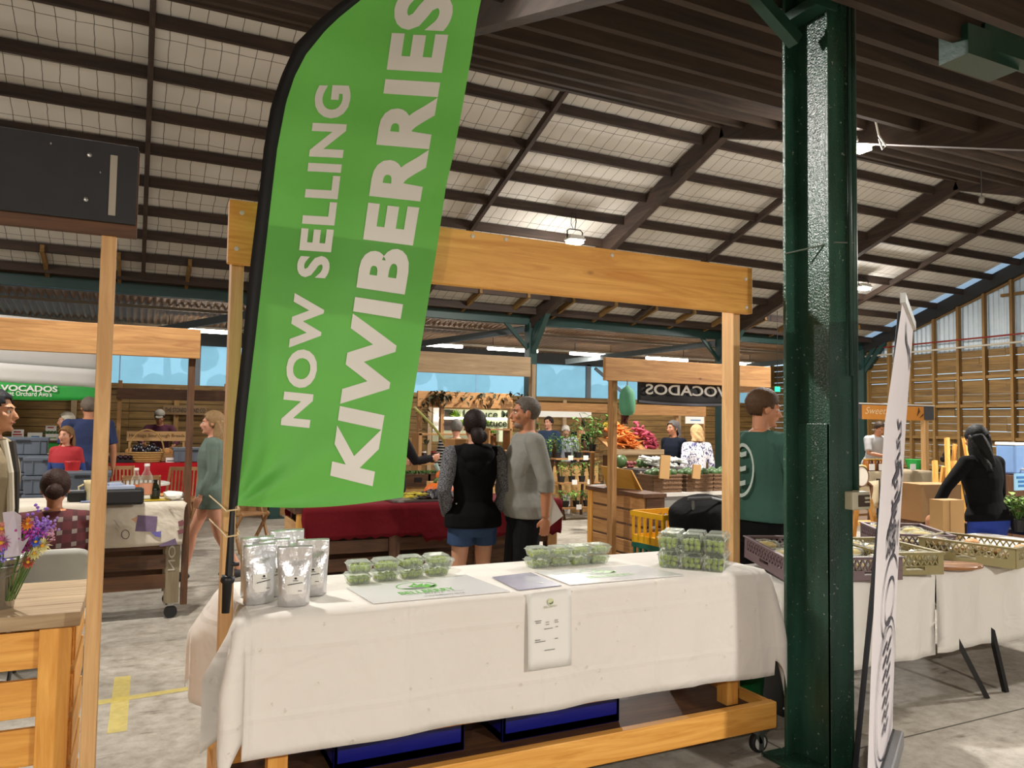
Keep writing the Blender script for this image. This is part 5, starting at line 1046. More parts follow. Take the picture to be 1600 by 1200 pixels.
# ------------------------------------------------------------------ stalls and goods further off
def prect(x0, y0, x1, y1, Y):
    xm, ym = (x0+x1)/2, (y0+y1)/2; a, b = W(x0, ym, Y=Y), W(x1, ym, Y=Y); t, u = W(xm, y0, Y=Y), W(xm, y1, Y=Y)
    return Vector(((a.x+b.x)/2, Y, (t.z+u.z)/2)), b.x-a.x, t.z-u.z
def yd(px, py, D): return W(px, py, D=D).y
def pbox(name, lb, cat, x0, y0, x1, y1, Y, dep, m, group=None, bevel=.004):
    c, w, h = prect(x0, y0, x1, y1, Y); return solo(name, MB().box((0, dep/2, 0), (w, dep, h)), m, lb, cat, group, loc=c, bevel=bevel)
def card(name, lb, cat, x0, y0, x1, y1, Y, m, ink=None, group=None, lines=2, foot=True):
    c, w, h = prect(x0, y0, x1, y1, Y); t = thing(name, lb, cat, c, 0, group); obj('board', MB().box((0, .006, 0), (w, .012, h)), m, t)
    if ink:
        mb = MB()
        for k in range(lines): mb.box((random.uniform(-.05, .05)*w, -.002, h*(.28-.5*k/max(1, lines-1) if lines > 1 else 0)), (w*random.uniform(.5, .8), .003, h*.13))
        obj('print', mb, ink, t)
    return t
KRAFT = mat('kraft', 'b08a58', .8, var=.08); OSB = mat('chipboard', 'b9925a', .8, var=.35, vscale=28); RED = fab('dark_red', '5e0f18', .3); CREAM = mat('cream', 'd0c4a0', .6); GRAYP = mat('grey_crate', '5b6470', .5, var=.1)
# ---- printed-cloth stall, left middle
A1 = thing('market_stall', 'brown stained stall with a wide grey-brown fascia and printed cloth, left of the flag', 'stall', (-1.0, 7.05, 0))
def ax_(v): return v+1.0
def ay_(v): return v-7.05
for x in (.375, -2.35): obj('post', MB().box((ax_(x), ay_(6.83), 1.2), (.05, .09, 2.2)), brown('z'), A1)
obj('fascia_beam', MB().box((ax_(-.98), ay_(6.76), 2.205), (2.82, .045, .24)), deal('x'), A1, bevel=.004)
obj('tabletop', MB().box((ax_(-1.0), ay_(7.05), .9), (2.7, .62, .05)), brown('x'), A1)
for i in range(3): obj('slat', MB().box((ax_(-1.02), ay_(6.77), .61-i*.155), (2.5, .022, .11)), brown('x'), A1)
for i in range(3): obj('slat', MB().box((ax_(-1.02), ay_(7.33), .61-i*.155), (2.5, .022, .11)), brown('x'), A1)
for x in (.28, -2.2):
    for y in (6.8, 7.3):
        lg = obj('leg', MB().box((ax_(x), ay_(y), .5), (.11, .045, .76)), wood('painted_leg', '6e6148', '94866a', 'z'), A1)
        mb = MB().rings([(0, 0, -.014, .05, .05), (0, 0, .014, .05, .05)], 16); w = obj('castor_wheel', mb, RUB, A1); w.matrix_local = Matrix.Translation((ax_(x), ay_(y), .05)) @ Matrix.Rotation(PI/2, 4, 'X') @ Matrix.Rotation(.0, 4, 'Z')
        obj('fork', MB().box((0, 0, .095), (.05, .04, .05)), STEEL, A1, loc=(ax_(x), ay_(y), .03))
for x in (-.6, -1.5): obj('stile', MB().box((ax_(x), ay_(6.755), .46), (.09, .02, .55)), brown('z'), A1)
text('ITION', lambda u, v: Vector((ax_(.3-.05*v), ay_(6.774), .72-.34*u)), mat('chalk', 'b9b3a4', .8, var=0), A1, 0, name='chalk_lettering')
PCL = cloth_mat('printed_cloth', 'cdc3b2', None, .6)
t = thing('tablecloth', 'cream cloth printed with lavender pictures and sprigs, left of the flag', 'tablecloth')
obj('cloth', drape(-2.3, .345, 6.74, 7.36, .93, .35, .2, .1, .03, lambda dx, dy, cx, cy, d: .012, .03, .012, 7), PCL, t, smooth=True, solid=.003)
LAV = mat('lavender_print', '6d5c78', .8, var=.35, vscale=20); SPR = mat('sprig_print', '4c4150', .8, var=0); ORG = mat('peach_print', 'c79a7c', .8, var=.1); VIO = mat('violet_print', '6a63a8', .8, var=.2)
def cp(px, py): return W(px, py, Y=6.7)
for k, (q, m) in enumerate(((((215, 805), (246, 807), (243, 831), (211, 830)), LAV), (((248, 852), (274, 841), (277, 851), (250, 854)), LAV), (((202, 812), (216, 807), (212, 817), (203, 821)), ORG), (((236, 832), (252, 830), (251, 840), (243, 838)), VIO), (((278, 815), (286, 812), (288, 820), (280, 823)), mat('berry_print', '7a4a50', .8)), (((277, 829), (287, 826), (287, 833), (279, 835)), mat('berry_print', '7a4a50', .8)), (((191, 852), (203, 851), (204, 856), (193, 856)), mat('rust_print', '8f5a3a', .8)), (((100, 812), (128, 815), (124, 838), (98, 836)), LAV), (((20, 820), (44, 822), (42, 840), (18, 842)), LAV))):
    obj('printed_picture', MB().poly([cp(*v) for v in q], (0, .004, 0)), m, t)
for px, py in ((176, 812), (180, 818), (185, 814), (178, 824), (262, 790), (265, 794)): obj('printed_sprig', MB().leaf(cp(px, py), (.6, 0, -.5), .05, .014), SPR, t)
obj('printed_wreath', MB().tube([cp(196+6*math.cos(a*PI/10), 835+7*math.sin(a*PI/10)) for a in range(20)], .004, 5, closed=True), SPR, t)
def bottle(px, py, Y, z, h, r, gm_, lm, lb, cap=None):
    p = W(px, py, Y=Y); t = thing('bottle', lb, 'bottle', (p.x, Y, z), 0, 'bottles on the printed cloth')
    obj('glass', MB().lathe([(r*.9, 0), (r, .01), (r, h*.55), (r*.85, h*.66), (r*.4, h*.82), (r*.36, h*.95)], n=18), gm_, t, smooth=True); obj('label', MB().lathe([(r*1.03, h*.16), (r*1.03, h*.46)], n=18, cap=False), lm, t, smooth=True)
    obj('cap', MB().lathe([(r*.42, h*.93), (r*.42, h)], n=14), cap or PAPER, t)
ZT = .937
bottle(212, 770, 7.0, ZT, .25, .042, CLR, mat('orange_label', 'd2703a', .6), 'clear bottle with orange label on the printed cloth')
bottle(228, 780, 6.9, ZT, .29, .05, CLR, mat('cream_red_label', 'c98a6a', .6), 'tallest clear bottle with cream and red label on the printed cloth')
bottle(242, 778, 6.9, ZT, .16, .036, mat('dark_glass', '1a1c10', .1), mat('dark_label', '20261a', .5), 'short dark bottle on the printed cloth', BLACK)
t = thing('black_box', 'black lidless box with papers on the printed cloth', 'box', W(190, 790, Z=ZT)+Vector((0, .12, 0))); obj('body', MB().box((0, 0, .06), (.3, .2, .12)), BLACK, t, bevel=.02); obj('papers', MB().box((-.03, 0, .13), (.22, .15, .02), rotz(.1)).box((-.06, .02, .15), (.1, .09, .02), rotz(.4)), mat('blue_grey_paper', '9aa3b8', .6), t)
for a in ((218, 778, 262, 783, 'yellow sheet under the bottles', 'b99c1e'), (128, 779, 146, 785, 'blue and yellow leaflet left of the black box', '8d9ac0')):
    c = W((a[0]+a[2])/2, a[3], Z=ZT); solo('leaflet', MB().box((0, .1, .002), ((a[2]-a[0])*.0055, .16, .004)), mat('sheet_'+a[5], a[5], .5), a[4]+' on the printed cloth', 'paper', loc=c)
t = thing('crumpled_paper', 'crumpled white paper at the right end of the printed cloth', 'paper', W(272, 782, Z=ZT)+Vector((0, .06, 0))); mb = MB().ico((0, 0, .035), (.085, .06, .04), 2)
for v in mb.bm.verts: v.co *= random.uniform(.85, 1.15)
obj('paper', mb, PAPER, t)
for i, (px, py) in enumerate(((258, 768), (268, 766), (280, 768))): solo('bread_slice', MB().lathe([(.05, 0), (.055, .006), (.05, .02)], n=14), BUN2, 'flat bread slice at the back of the printed cloth, %s from left' % ORD[i], 'bread', 'bread slices on the printed cloth', loc=W(px, py+4, Y=7.18)*Vector((1, 1, 0))+Vector((0, 0, ZT)) if False else Vector((W(px, py, Y=7.2).x, 7.2, ZT)), smooth=True)
t = thing('jug', 'cream jug on the printed cloth beside the left pine post', 'jug', (W(142, 785, Y=6.95).x, 6.95, ZT)); obj('body', MB().lathe([(.04, 0), (.045, .02), (.05, .13), (.058, .16), (.05, .158), (.04, .02)], n=18, cap=False), mat('cream_glaze', 'd9c99a', .3), t, smooth=True); obj('handle', MB().tube([(-.05, 0, .13), (-.09, 0, .11), (-.085, 0, .05), (-.045, 0, .03)], .007, 6), mat('cream_glaze', 'd9c99a', .3), t)
t = thing('card_reader', 'black card machine on the printed cloth behind the plaid shoulder', 'machine', (W(120, 784, Y=6.95).x, 6.95, ZT)); obj('body', MB().box((0, 0, .04), (.13, .1, .08)), BLACK, t, bevel=.012); obj('screen', MB().box((0, -.02, .083), (.1, .05, .006)), mat('screen_grey', '8f949b', .3), t)
# ---- cafe tables and slatted chairs beyond
def cafe_table(px, py, D, lb):
    p = DW(px, py, D); t = thing('round_table', lb, 'table', (p[0], p[1], 0), 0, 'white cafe tables'); obj('top', MB().lathe([(.36, .71), (.4, .715), (.4, .74), (.37, .75)], n=30), mat('cafe_white', 'd8d5cd', .4), t, smooth=False)
    obj('pedestal', MB().tube([(0, 0, .03), (0, 0, .72)], .03, 10), STEEL, t); obj('foot', MB().lathe([(.22, 0), (.22, .02), (.05, .04)], n=20), STEEL, t)
cafe_table(214, 748, 10.1, 'white round cafe table before the red cloth'); cafe_table(5, 751, 10.2, 'white round cafe table at the left picture edge')
TEAK = wood('teak', '8a5f37', 'b98d5c', 'x', .6, 1, False); TEAKZ = wood('teak', '8a5f37', 'b98d5c', 'z', .6, 1, False)
def slat_chair(px, py, D, rz, lb, vert=True):
    p = DW(px, py, D); t = thing('slatted_chair', lb, 'chair', (p[0], p[1], 0), rz, 'folding wooden chairs'); hw = .2
    def bk(z): return .17+.16*(z-.45)
    for s in (-1, 1): obj('leg', MB().bar((s*hw, -.2, 0), (s*hw, bk(.9), .9), .022, .04, 0, (0, 1, 0)), TEAKZ, t); obj('leg', MB().bar((s*(hw-.03), .2, 0), (s*(hw-.03), -.18, .47), .022, .04, 0, (0, 1, 0)), TEAKZ, t)
    if vert:
        for k in range(8): x = -hw+.03+k*(2*hw-.06)/7; obj('back_slat', MB().bar((x, bk(.5), .5), (x, bk(.86), .86), .02, .012, 0, (0, 1, 0)), TEAKZ, t)
    else:
        for k in range(7): z = .5+k*.055; obj('back_slat', MB().box((0, bk(z), z), (2*hw-.02, .014, .03)), TEAK, t)
    for z in (.47, .88): obj('rail', MB().box((0, bk(z), z), (2*hw, .025, .05)), TEAK, t)
    for k in range(6): obj('seat_slat', MB().box((0, -.17+k*.065, .45), (2*hw-.03, .045, .016)), TEAK, t)
slat_chair(48, 760, 10.6, -.1, 'slatted wooden folding chair by the grey crates', False); slat_chair(188, 745, 10.7, .15, 'slatted wooden chair left of the white round table'); slat_chair(222, 752, 9.4, 3.1, 'slatted wooden chair in front of the white round table'); slat_chair(282, 750, 10.7, -.3, 'slatted wooden chair right of the white round table'); slat_chair(388, 780, 9.4, .4, 'slatted wooden chair showing its legs under the green flag')
# ---- grey crates
def grey_crate(loc, rz, h, lb):
    t = thing('plastic_crate', lb, 'crate', loc, rz, 'stacked grey crates'); w, d = .56, .38
    obj('body', MB().box((0, 0, h*.46), (w*.94, d*.94, h*.92)), GRAYP, t, bevel=.01); obj('rim', MB().box((0, 0, h-.03), (w, d, .045)), GRAYP, t, bevel=.006)
    for k in range(3): obj('rib', MB().box(((-.18+.18*k), -d*.47-.003, h*.45), (.012, .012, h*.7)), GRAYP, t)
    obj('handle_slot', MB().box((0, -d*.5-.001, h-.05), (.15, .008, .03)), mat('slot_dark', '23272d', .7), t)
for ci, (px, D, n, h, rz, nm) in enumerate(((36, 9.8, 6, .222, .05, 'tallest stack beside the beige jacket'), (82, 9.4, 5, .222, -.05, 'middle stack behind the slatted chair'), (131, 8.6, 4, .248, .02, 'stack by the left pine post'))):
    p = DW(px, 720, D)
    for k in range(n): grey_crate((p[0], p[1], k*h), rz, h, 'grey plastic crate, %s from the floor in the %s' % (ORD[k], nm))
# ---- avocado stall with white canopy
YA = 12.4
t = thing('canopy', 'white fabric canopy over the avocado stall at the far left', 'canopy'); a, b = W(-60, 486, Y=YA), W(158, 503, Y=YA); lo = W(60, 601, Y=YA).z
zt_, zm = a.z, W(60, 573, Y=YA).z
obj('roof_cloth', MB().grid(lambda u, v: Vector((a.x+(b.x-a.x)*u, YA+.25*v*v, zt_-.06*u+(zm-zt_)*v)), 8, 6), mat('canopy_white', 'dcdad6', .7, var=.03), t, smooth=True, solid=.004)
obj('valance', MB().grid(lambda u, v: Vector((a.x+(b.x-a.x)*u, YA+.0+.1*v, zm+.05-.06*u+(lo-zm-.02)*v)), 8, 3), mat('canopy_white', 'dcdad6', .7, var=.03), t, smooth=True, solid=.004)
for x in (a.x+.1, b.x-.06): obj('pole', MB().tube([(x, YA+.14, 0), (x, YA+.14, zm)], .03, 8), mat('pole_teal', '4d6468', .5), t)
c, w, h = prect(-62, 598, 152, 622, YA+.095); t = thing('banner', 'green banner reading AVOCADOS under the white canopy', 'sign', c)
obj('cloth', MB().grid(lambda u, v: Vector((-w/2+w*u, .012*math.sin(u*20)*(1-v), -h/2+h*v-.03*math.sin(PI*u)*(1-v))), 24, 4), mat('banner_green', '259a3a', .6, var=.15), t, smooth=True, solid=.003)
ta, tb = W(-13, 604, Y=YA), W(89, 612, Y=YA)
text('AVOCADOS', lambda u, v: Vector((ta.x+(tb.x-ta.x)*u, -.025+YA+.09, W(30, 611, Y=YA).z+(W(30, 601.5, Y=YA).z-W(30, 611, Y=YA).z)*v))-c, PAPER, t, .03, (12, 1)); tb2 = W(80, 616, Y=YA)
text("Sunset Orchard Avo's", lambda u, v: Vector((W(-5, 616, Y=YA).x+(tb2.x-W(-5, 616, Y=YA).x)*u, -.025+YA+.09, W(30, 618.5, Y=YA).z+.07*v))-c, PAPER, t, .01, (12, 1))
t = thing('display_counter', 'avocado display counter with green cloth front behind the grey crates', 'counter', W(60, 700, D=11.8)*Vector((1, 1, 0))); obj('front', MB().box((0, 0, .6), (1.5, .5, 1.2)), mat('banner_green', '259a3a', .6, var=.15), t); obj('top', MB().box((0, 0, 1.215), (1.56, .56, .03)), brown('x'), t); cy = t.location.y; text('OC', lambda u, v: Vector((.02+.3*u, -.256, .9+.16*v)), PAPER, t, .03)
REDI = mat('red_ink', 'b0273a', .6, var=0); BLUI = mat('blue_ink', '2f6fb0', .6, var=.3, vscale=25); GRNI = mat('leaf_ink', '7a8f3a', .6, var=.4, vscale=25)
YC = cy-.2
card('price_card', 'white card with red lettering left of the blue picture card', 'sign', 18, 671, 37, 688, YC, PAPER, REDI, 'cards on the avocado counter', 3); card('price_card', 'blue picture card on the avocado counter', 'sign', 43, 676, 66, 688, YC, PAPER, BLUI, 'cards on the avocado counter', 1)
card('price_card', 'white card with red lettering above the green picture card', 'sign', 71, 665, 88, 679, YC+.1, PAPER, REDI, 'cards on the avocado counter', 2); card('price_card', 'green picture card in the avocado basket', 'sign', 71, 678, 92, 690, YC, PAPER, GRNI, 'cards on the avocado counter', 1)
WICK = mat('wicker', '9a7b4c', .8, var=.35, vscale=45, bump=.8, bscale=60); GRN = mat('melon_green', '3f5a2e', .45, var=.4, vscale=9); AUB = mat('aubergine', '17101a', .2, var=.1)
def basket(name, lb, loc, rx, ry, h, m, handle=False, group=None):
    t = thing(name, lb, 'basket', loc, 0, group); obj('weave', MB().rings([(0, 0, 0, rx*.85, ry*.85), (0, 0, h, rx, ry), (0, 0, h, rx*.93, ry*.93), (0, 0, .02, rx*.8, ry*.8)], 24), m, t, smooth=False); obj('rim', MB().tube([(rx*math.cos(a*PI/12), ry*math.sin(a*PI/12), h) for a in range(24)], .014, 6, closed=True), m, t, smooth=True)
    for q in range(1, 4): obj('band', MB().tube([((rx*(.85+.15*q/4)+.004)*math.cos(a*PI/12), (ry*(.85+.15*q/4)+.004)*math.sin(a*PI/12), h*q/4) for a in range(24)], .009, 5, closed=True), m, t)
    if handle: obj('handle', MB().tube([(rx*math.cos(a), 0, h+.34*math.sin(a)) for a in [PI*k/14 for k in range(15)]], .012, 6), m, t, smooth=True)
    return t
bp_ = W(80, 698, Y=YC+.05); basket('basket', 'shallow wicker basket of avocados on the far left counter', (bp_.x, YC+.12, 1.23), .16, .1, .08, WICK)
for k in range(5): solo('avocado', MB().ell((0, 0, 0), (.035, .032, .045), u=10, v=7), GRN, 'dark avocado in the shallow far left basket', 'avocado', 'avocados in the far left basket', loc=(bp_.x-.09+.045*k, YC+.1, 1.33), smooth=True)
solo('blue_cloth', MB().box((0, 0, 0), (.2, .1, .05)), mat('bright_blue', '2f62b5', .7), 'bright blue folded cloth on the avocado counter', 'cloth', loc=(W(55, 688, Y=YC).x+.02, YC+.2, 1.256), bevel=.02)
solo('red_tub', MB().lathe([(.07, 0), (.085, .1), (.08, .11)], n=18), mat('red_plastic', 'b01c24', .5), 'red tub below the navy polo man', 'tub', loc=(*DW(113, 727, 8.8), .98)); solo('tub_stand', MB().box((0, 0, .49), (.2, .2, .98)), OSB, 'plain chipboard block under the red tub', 'block', loc=(*DW(113, 727, 8.8), 0))
# ---- sourdough stall
YS = 13.3
t = thing('market_stall', 'brown stall with a plain fascia behind the sourdough sign', 'stall', (1.0, 14.2, 0)); pa, pb = W(182, 606, Y=14.0), W(400, 630, Y=14.0)
c, w, h = prect(182, 607, 360, 627, 14.0); obj('fascia_beam', MB().box((c.x-1.0+.5, -.2, c.z), (w+1.0, .05, h*.85)), brown('x'), t)
for px in (186, 352): obj('post', MB().box((W(px, 650, Y=14.1).x-1.0, -.1, 1.1), (.06, .09, 2.2)), deal('z'), t)
obj('counter', MB().box((.5, -.6, .5), (2.6, .5, 1.0)), deal('x'), t)
sgn = thing('sign_board', 'pale board with dark lettering standing above the loaves', 'sign'); c, w, h = prect(198, 674, 292, 689, YS); sgn.location = c; obj('board', MB().box((0, 0, 0), (w, .02, h)), pale('x'), sgn)
[obj('leg', MB().box((q*w*.45, .02, -(c.z-1.04)/2), (.03, .02, c.z-1.04)), pale('z'), sgn) for q in (-1, 1)]; text('Heritage Sourdough Breads', lambda u, v: Vector((-w*.46+w*.92*u, -.012, -h*.2+h*.45*v)), mat('sign_brown', '5a3c1c', .7, var=0), sgn, .01)
for i in range(7):
    x = W(205+i*14, 692, Y=YS+.15).x; solo('loaf', MB().ell((0, 0, 0), (.085, .07, .06), u=12, v=8), BUN2, 'brown crusty loaf under the sourdough sign, %s from left' % ORD[i], 'bread', 'loaves under the sourdough sign', loc=(x, 13.5, 1.06), smooth=True)
solo('bread_tray', MB().box((0, 0, 0), (1.5, .3, .04)), deal('x'), 'wooden tray carrying the sourdough loaves', 'tray', loc=(W(247, 695, Y=13.5).x, 13.56, 1.02-.0))
c, w, h = prect(255, 634, 323, 648, 16.38); sg = thing('sign_board', 'brown wall sign with dark lettering on the back wall boards', 'sign', c); obj('board', MB().box((0, 0, 0), (w, .03, h)), wood('sign_wood', '6b5233', '86683f', 'x'), sg)
text('THE STONEGROUND CO', lambda u, v: Vector((-w*.46+w*.92*u, -.02, -h*.25+h*.5*v)), INKB, sg, .01)
YR_ = 12.5
c, w, h = prect(172, 722, 352, 768, YR_); t = thing('tablecloth', 'bright red cloth over the table behind the cafe chairs', 'tablecloth', (c.x, YR_, 0)); RC = fab('bright_red', 'a3161f', .5)
obj('cloth', drape(-w/2, w/2, 0, .6, .93, .55, .2, .02, .02, lambda *q: .01, .06, .015, 6), RC, t, smooth=True, solid=.003)
tt = thing('trestle_table', 'trestle table under the bright red cloth', 'table', (c.x, YR_+.3, 0)); obj('tabletop', MB().box((0, 0, .905), (w-.02, .58, .03)), brown('x'), tt)
for s in (-1, 1):
    for q in (-1, 1): obj('leg', MB().box((s*w*.4, q*.2, .445), (.05, .05, .89)), brown('z'), tt)
bx_ = W(228, 722, Y=YR_+.25); basket('basket', 'wicker basket with a tall hoop handle full of aubergines', (bx_.x, YR_+.3, .937), .24, .2, .14, mat('cane', 'b08a50', .8, var=.3, vscale=40), True)
for k in range(12): solo('aubergine', MB().ell((0, 0, 0), (.05, .045, .085), u=12, v=8), AUB, 'glossy dark aubergine in the hoop-handled basket', 'aubergine', 'aubergines in the hoop basket', loc=(bx_.x-.15+.06*(k % 6), YR_+.25+.08*(k//6), 1.1+.03*math.sin(k*2.1)), smooth=True)
bx2 = W(188, 722, Y=YR_+.2); t = thing('tray', 'dark tray of purple plums left of the aubergine basket', 'tray', (bx2.x, YR_+.25, .937)); obj('base', MB().box((0, 0, .02), (.34, .24, .04)), BLACK, t)
for k in range(10): solo('plum', MB().ell((0, 0, 0), (.035, .035, .033), u=9, v=6), mat('plum', '2c1522', .25), 'dark plum in the tray left of the aubergine basket', 'plum', 'plums in the dark tray', loc=(bx2.x-.13+.065*(k % 5), YR_+.2+.09*(k//5), 1.01), smooth=True)
card('sign_box', 'small white boxed sign on the red cloth', 'sign', 259, 715, 281, 725, YR_+.15, PAPER, INKB, None, 1); grey_crate((W(300, 712, Y=YR_+.3).x, YR_+.3, .937), .0, .22, 'single grey crate on the right end of the bright red cloth')
# ---- dark red cloth stall
R0x, R1x, RYf = 1.1, 3.42, 6.05
t = thing('market_stall', 'brown slatted stall under the dark red scalloped cloth', 'stall', (2.25, 6.35, 0))
def rx_(v): return v-2.25
def ry_(v): return v-6.35
obj('tabletop', MB().box((0, 0, .9), (2.3, .58, .05)), brown('x'), t)
for i in range(5): obj('slat', MB().box((rx_(2.28), ry_(6.09), .74-i*.14), (2.2, .022, .1)), brown('x'), t)
for i in range(5): obj('back_slat', MB().box((rx_(2.28), ry_(6.62), .74-i*.14), (2.2, .022, .1)), brown('x'), t)
for i in range(5): obj('end_slat', MB().box((rx_(1.13), ry_(6.36), .74-i*.14), (.022, .5, .12)), pale('y'), t)
for x, m in ((1.16, pine('z')), (1.9, brown('z')), (2.65, brown('z')), (3.36, deal('z'))): obj('stile', MB().box((rx_(x), ry_(6.075), .45), (.09, .022, .88)), m, t)
for x in (1.2, 3.34):
    for y in (6.12, 6.58): obj('leg', MB().box((rx_(x), ry_(y), .44), (.07, .045, .88)), brown('z'), t)
mb = drape(R0x+.08, R1x, RYf, 6.65, .93, .27, .2, .1, .03, lambda dx, dy, cx, cy, d: .012, .03, .01, 6)
for v in mb.bm.verts:
    if v.co.z < .68: v.co.z += .012*math.sin(v.co.x*90)
    if v.co.z < .9 and v.co.x > 2.15 and v.co.y < 6.1: v.co.z -= .05*(.93-v.co.z)/.27
solo('tablecloth', mb, RED, 'dark red scalloped cloth behind the punnets', 'tablecloth', smooth=True, solid=.003)
PUMP = mat('pumpkin', 'd4661a', .5, var=.2, vscale=6)
def pumpkin(px, py, Y, r, z, lb, m=PUMP, rot=0):
    x = W(px, py, Y=Y).x; t = thing('pumpkin', lb, 'pumpkin', (x, Y, z), rot, None); mb = MB()
    def sf(u, v):
        a, b = 2*PI*u, PI*(v-.5); k_ = 1+.09*abs(math.sin(a*5))-.05; return Vector((r*k_*math.cos(b)*math.cos(a), r*k_*math.cos(b)*math.sin(a), r*.82*(1+math.sin(b)*.96-.12*math.cos(b)**0)))
    obj('flesh', mb.grid(sf, 60, 14), m, t, smooth=True); obj('stalk', MB().tube([(0, 0, r*1.5), (.01, 0, r*1.75), (.03, 0, r*1.95)], [.018, .013, .015], 7), STEM, t, smooth=True)
ZR = .935
pumpkin(679, 768, 6.35, .088, ZR, 'orange ribbed pumpkin, largest on the dark red cloth'); pumpkin(699, 770, 6.4, .07, ZR, 'orange pumpkin half behind the hoodie girl'); pumpkin(694, 750, 6.6, .075, ZR+.12, 'orange pumpkin sitting above the other two'); pumpkin(709, 762, 6.5, .08, ZR, 'pale white pumpkin beside the hoodie sleeve', mat('white_pumpkin', 'cfcabb', .5))
solo('crate_block', MB().box((0, 0, .06), (.3, .18, .12)), OSB, 'small chipboard block under the raised pumpkin', 'block', loc=(W(696, 755, Y=6.62).x, 6.62, ZR))
t = thing('bean_tray', 'shallow tray of black and yellow beans on the dark red cloth', 'tray', (W(662, 783, Y=6.25).x, 6.22, ZR)); obj('base', MB().box((0, 0, .008), (.62, .26, .016)), STEEL, t); obj('black_beans', MB().grid(lambda u, v: Vector((-.1+.4*u, -.11+.22*v, .02+.05*math.sin(PI*u)*math.sin(PI*v)+random.uniform(0, .03))), 22, 12), mat('black_bean', '14111a', .5, var=.5, vscale=60), t)['kind'] = 'stuff'
tx, ty = W(648, 778, Y=6.2).x, 6.2
for k in range(28):
    a = random.uniform(-.5, .5); x0 = random.uniform(-.1, .09); y0 = random.uniform(-.09, .07); z0 = .03+.03*random.random()
    solo('yellow_bean', MB().tube([(-.05*math.cos(a), -.05*math.sin(a), 0), (0, 0, .008), (.05*math.cos(a), .05*math.sin(a), 0)], [.003, .006, .003], 6), mat('yellow_bean', 'c2b02e', .5), 'yellow bean in the heap left of the black beans', 'bean', 'yellow beans in the tray', loc=(tx+x0, ty+y0, ZR+z0), smooth=True)
solo('blue_tag', MB().box((0, 0, 0), (.06, .003, .014)), mat('tag_blue', '8fb8d8', .5), 'pale blue tag on the front of the dark red cloth', 'tag', loc=W(693, 799.5, Y=6.025))
# ---- seedlings, kraft bouquet, lettuce stall
t = thing('planter_bench', 'chipboard bench behind the dark red cloth carrying seedling troughs', 'bench', (W(680, 760, Y=8.6).x, 8.75, 0)); obj('front', MB().box((0, 0, .42), (2.0, .4, .84)), OSB, t); obj('top', MB().box((0, 0, .85), (2.04, .44, .02)), brown('x'), t)
for i, (px, lb) in enumerate(((650, 'left seedling trough with a black tag by the green flag'), (684, 'right seedling trough with a black tag near the pumpkins'))):
    x = W(px, 740, Y=8.65).x; t = thing('seedling_trough', lb, 'planter', (x, 8.66, .862), 0, 'seedling troughs'); obj('trough', MB().box((0, 0, .06), (.3, .2, .12)), brown('x'), t); mb = MB()
    for k in range(120): mb.leaf((random.uniform(-.14, .14), random.uniform(-.09, .09), .12), (random.uniform(-.5, .5), random.uniform(-.5, .5), 1.2), .06, .02)
    obj('foliage', mb, mat('seedling', '4c7030', .7, var=.3), t); obj('tag', MB().box((0, -.103, .06), (.09, .004, .05)), BLACK, t)
t = thing('bouquet', 'brown kraft paper bouquet held up beside the hoodie girl', 'bouquet', W(714, 720, D=7.0)); obj('wrap', MB().lathe([(.03, -.12), (.06, .02), (.15, .2)], n=9, cap=False), KRAFT, t, solid=.003); obj('stalk', MB().tube([(-.02, 0, .05), (-.25, -.02, .32), (-.42, 0, .48)], .012, 6), mat('pale_stalk', '9a9a4a', .7), t)
t = thing('jug', 'blue-grey glazed jug between seedlings and kraft bouquet', 'jug', (W(693, 722, Y=8.62).x+.12, 8.62, .862)); obj('body', MB().lathe([(.08, 0), (.13, .1), (.1, .22), (.06, .26), (.07, .3)], n=18), mat('glaze', 'a8bdb8', .3, var=.2, vscale=12), t, smooth=True); obj('spout', MB().tube([(-.1, 0, .12), (-.18, 0, .16), (-.22, 0, .24)], .025, 8), mat('glaze', 'a8bdb8', .3, var=.2, vscale=12), t)
# middle stalls' frames : fascia beams and posts
def frame(lb, x0, y0, x1, y1, Y, wm, posts, h2=None):
    c, w, h = prect(x0, y0, x1, y1, Y); t = thing('stall_frame', lb, 'frame', (c.x, Y, 0)); obj('fascia_beam', MB().box((0, 0, c.z), (w, .045, h)), wm('x'), t, bevel=.003)
    for px in posts: obj('post', MB().box((W(px, 650, Y=Y+.08).x-c.x, .08, (c.z+.04)/2), (.05, .09, c.z+.04)), wm('z'), t)
    return t
frame('stall frame with a wide brown fascia just right of the flag', 560, 551, 828, 583, 8.0, grey_deal, (831, 566)); frame('brown stall frame hung with leaves over the lettuce banner', 652, 613, 800, 637, 11.0, deal, (655, 690, 797)); frame('far brown stall frame right of the grey man', 836, 630, 948, 644, 13.6, deal, (838, 905)); frame('far brown stall frame behind the black avocado banner', 968, 633, 1102, 649, 12.8, deal, (1056, 1098))
frame('right middle stall frame with the pale wide fascia above the black banner', 944, 566, 1202, 600, 6.3, deal, (957,)); c, w, h = prect(1186, 580, 1206, 612, 6.5)
struct('trim_7', MB().box(c+Vector((0, .3, 0)), (.05, .6, h)), deal('y'), 'side beam of the right middle stall')
c, w, h = prect(676, 640, 800, 690, 11.4); lb_ = thing('banner', 'pale banner with lettuce pictures and dark green lettering behind the striped woman', 'sign', c); obj('sheet', MB().box((0, 0, 0), (w, .01, h)), mat('banner_cream', 'b7bd9e', .6, var=.12, vscale=4), lb_)
DG = mat('dark_green_ink', '22331f', .6, var=0)
def bl(px, py): p = W(px, py, Y=11.38); return p-c
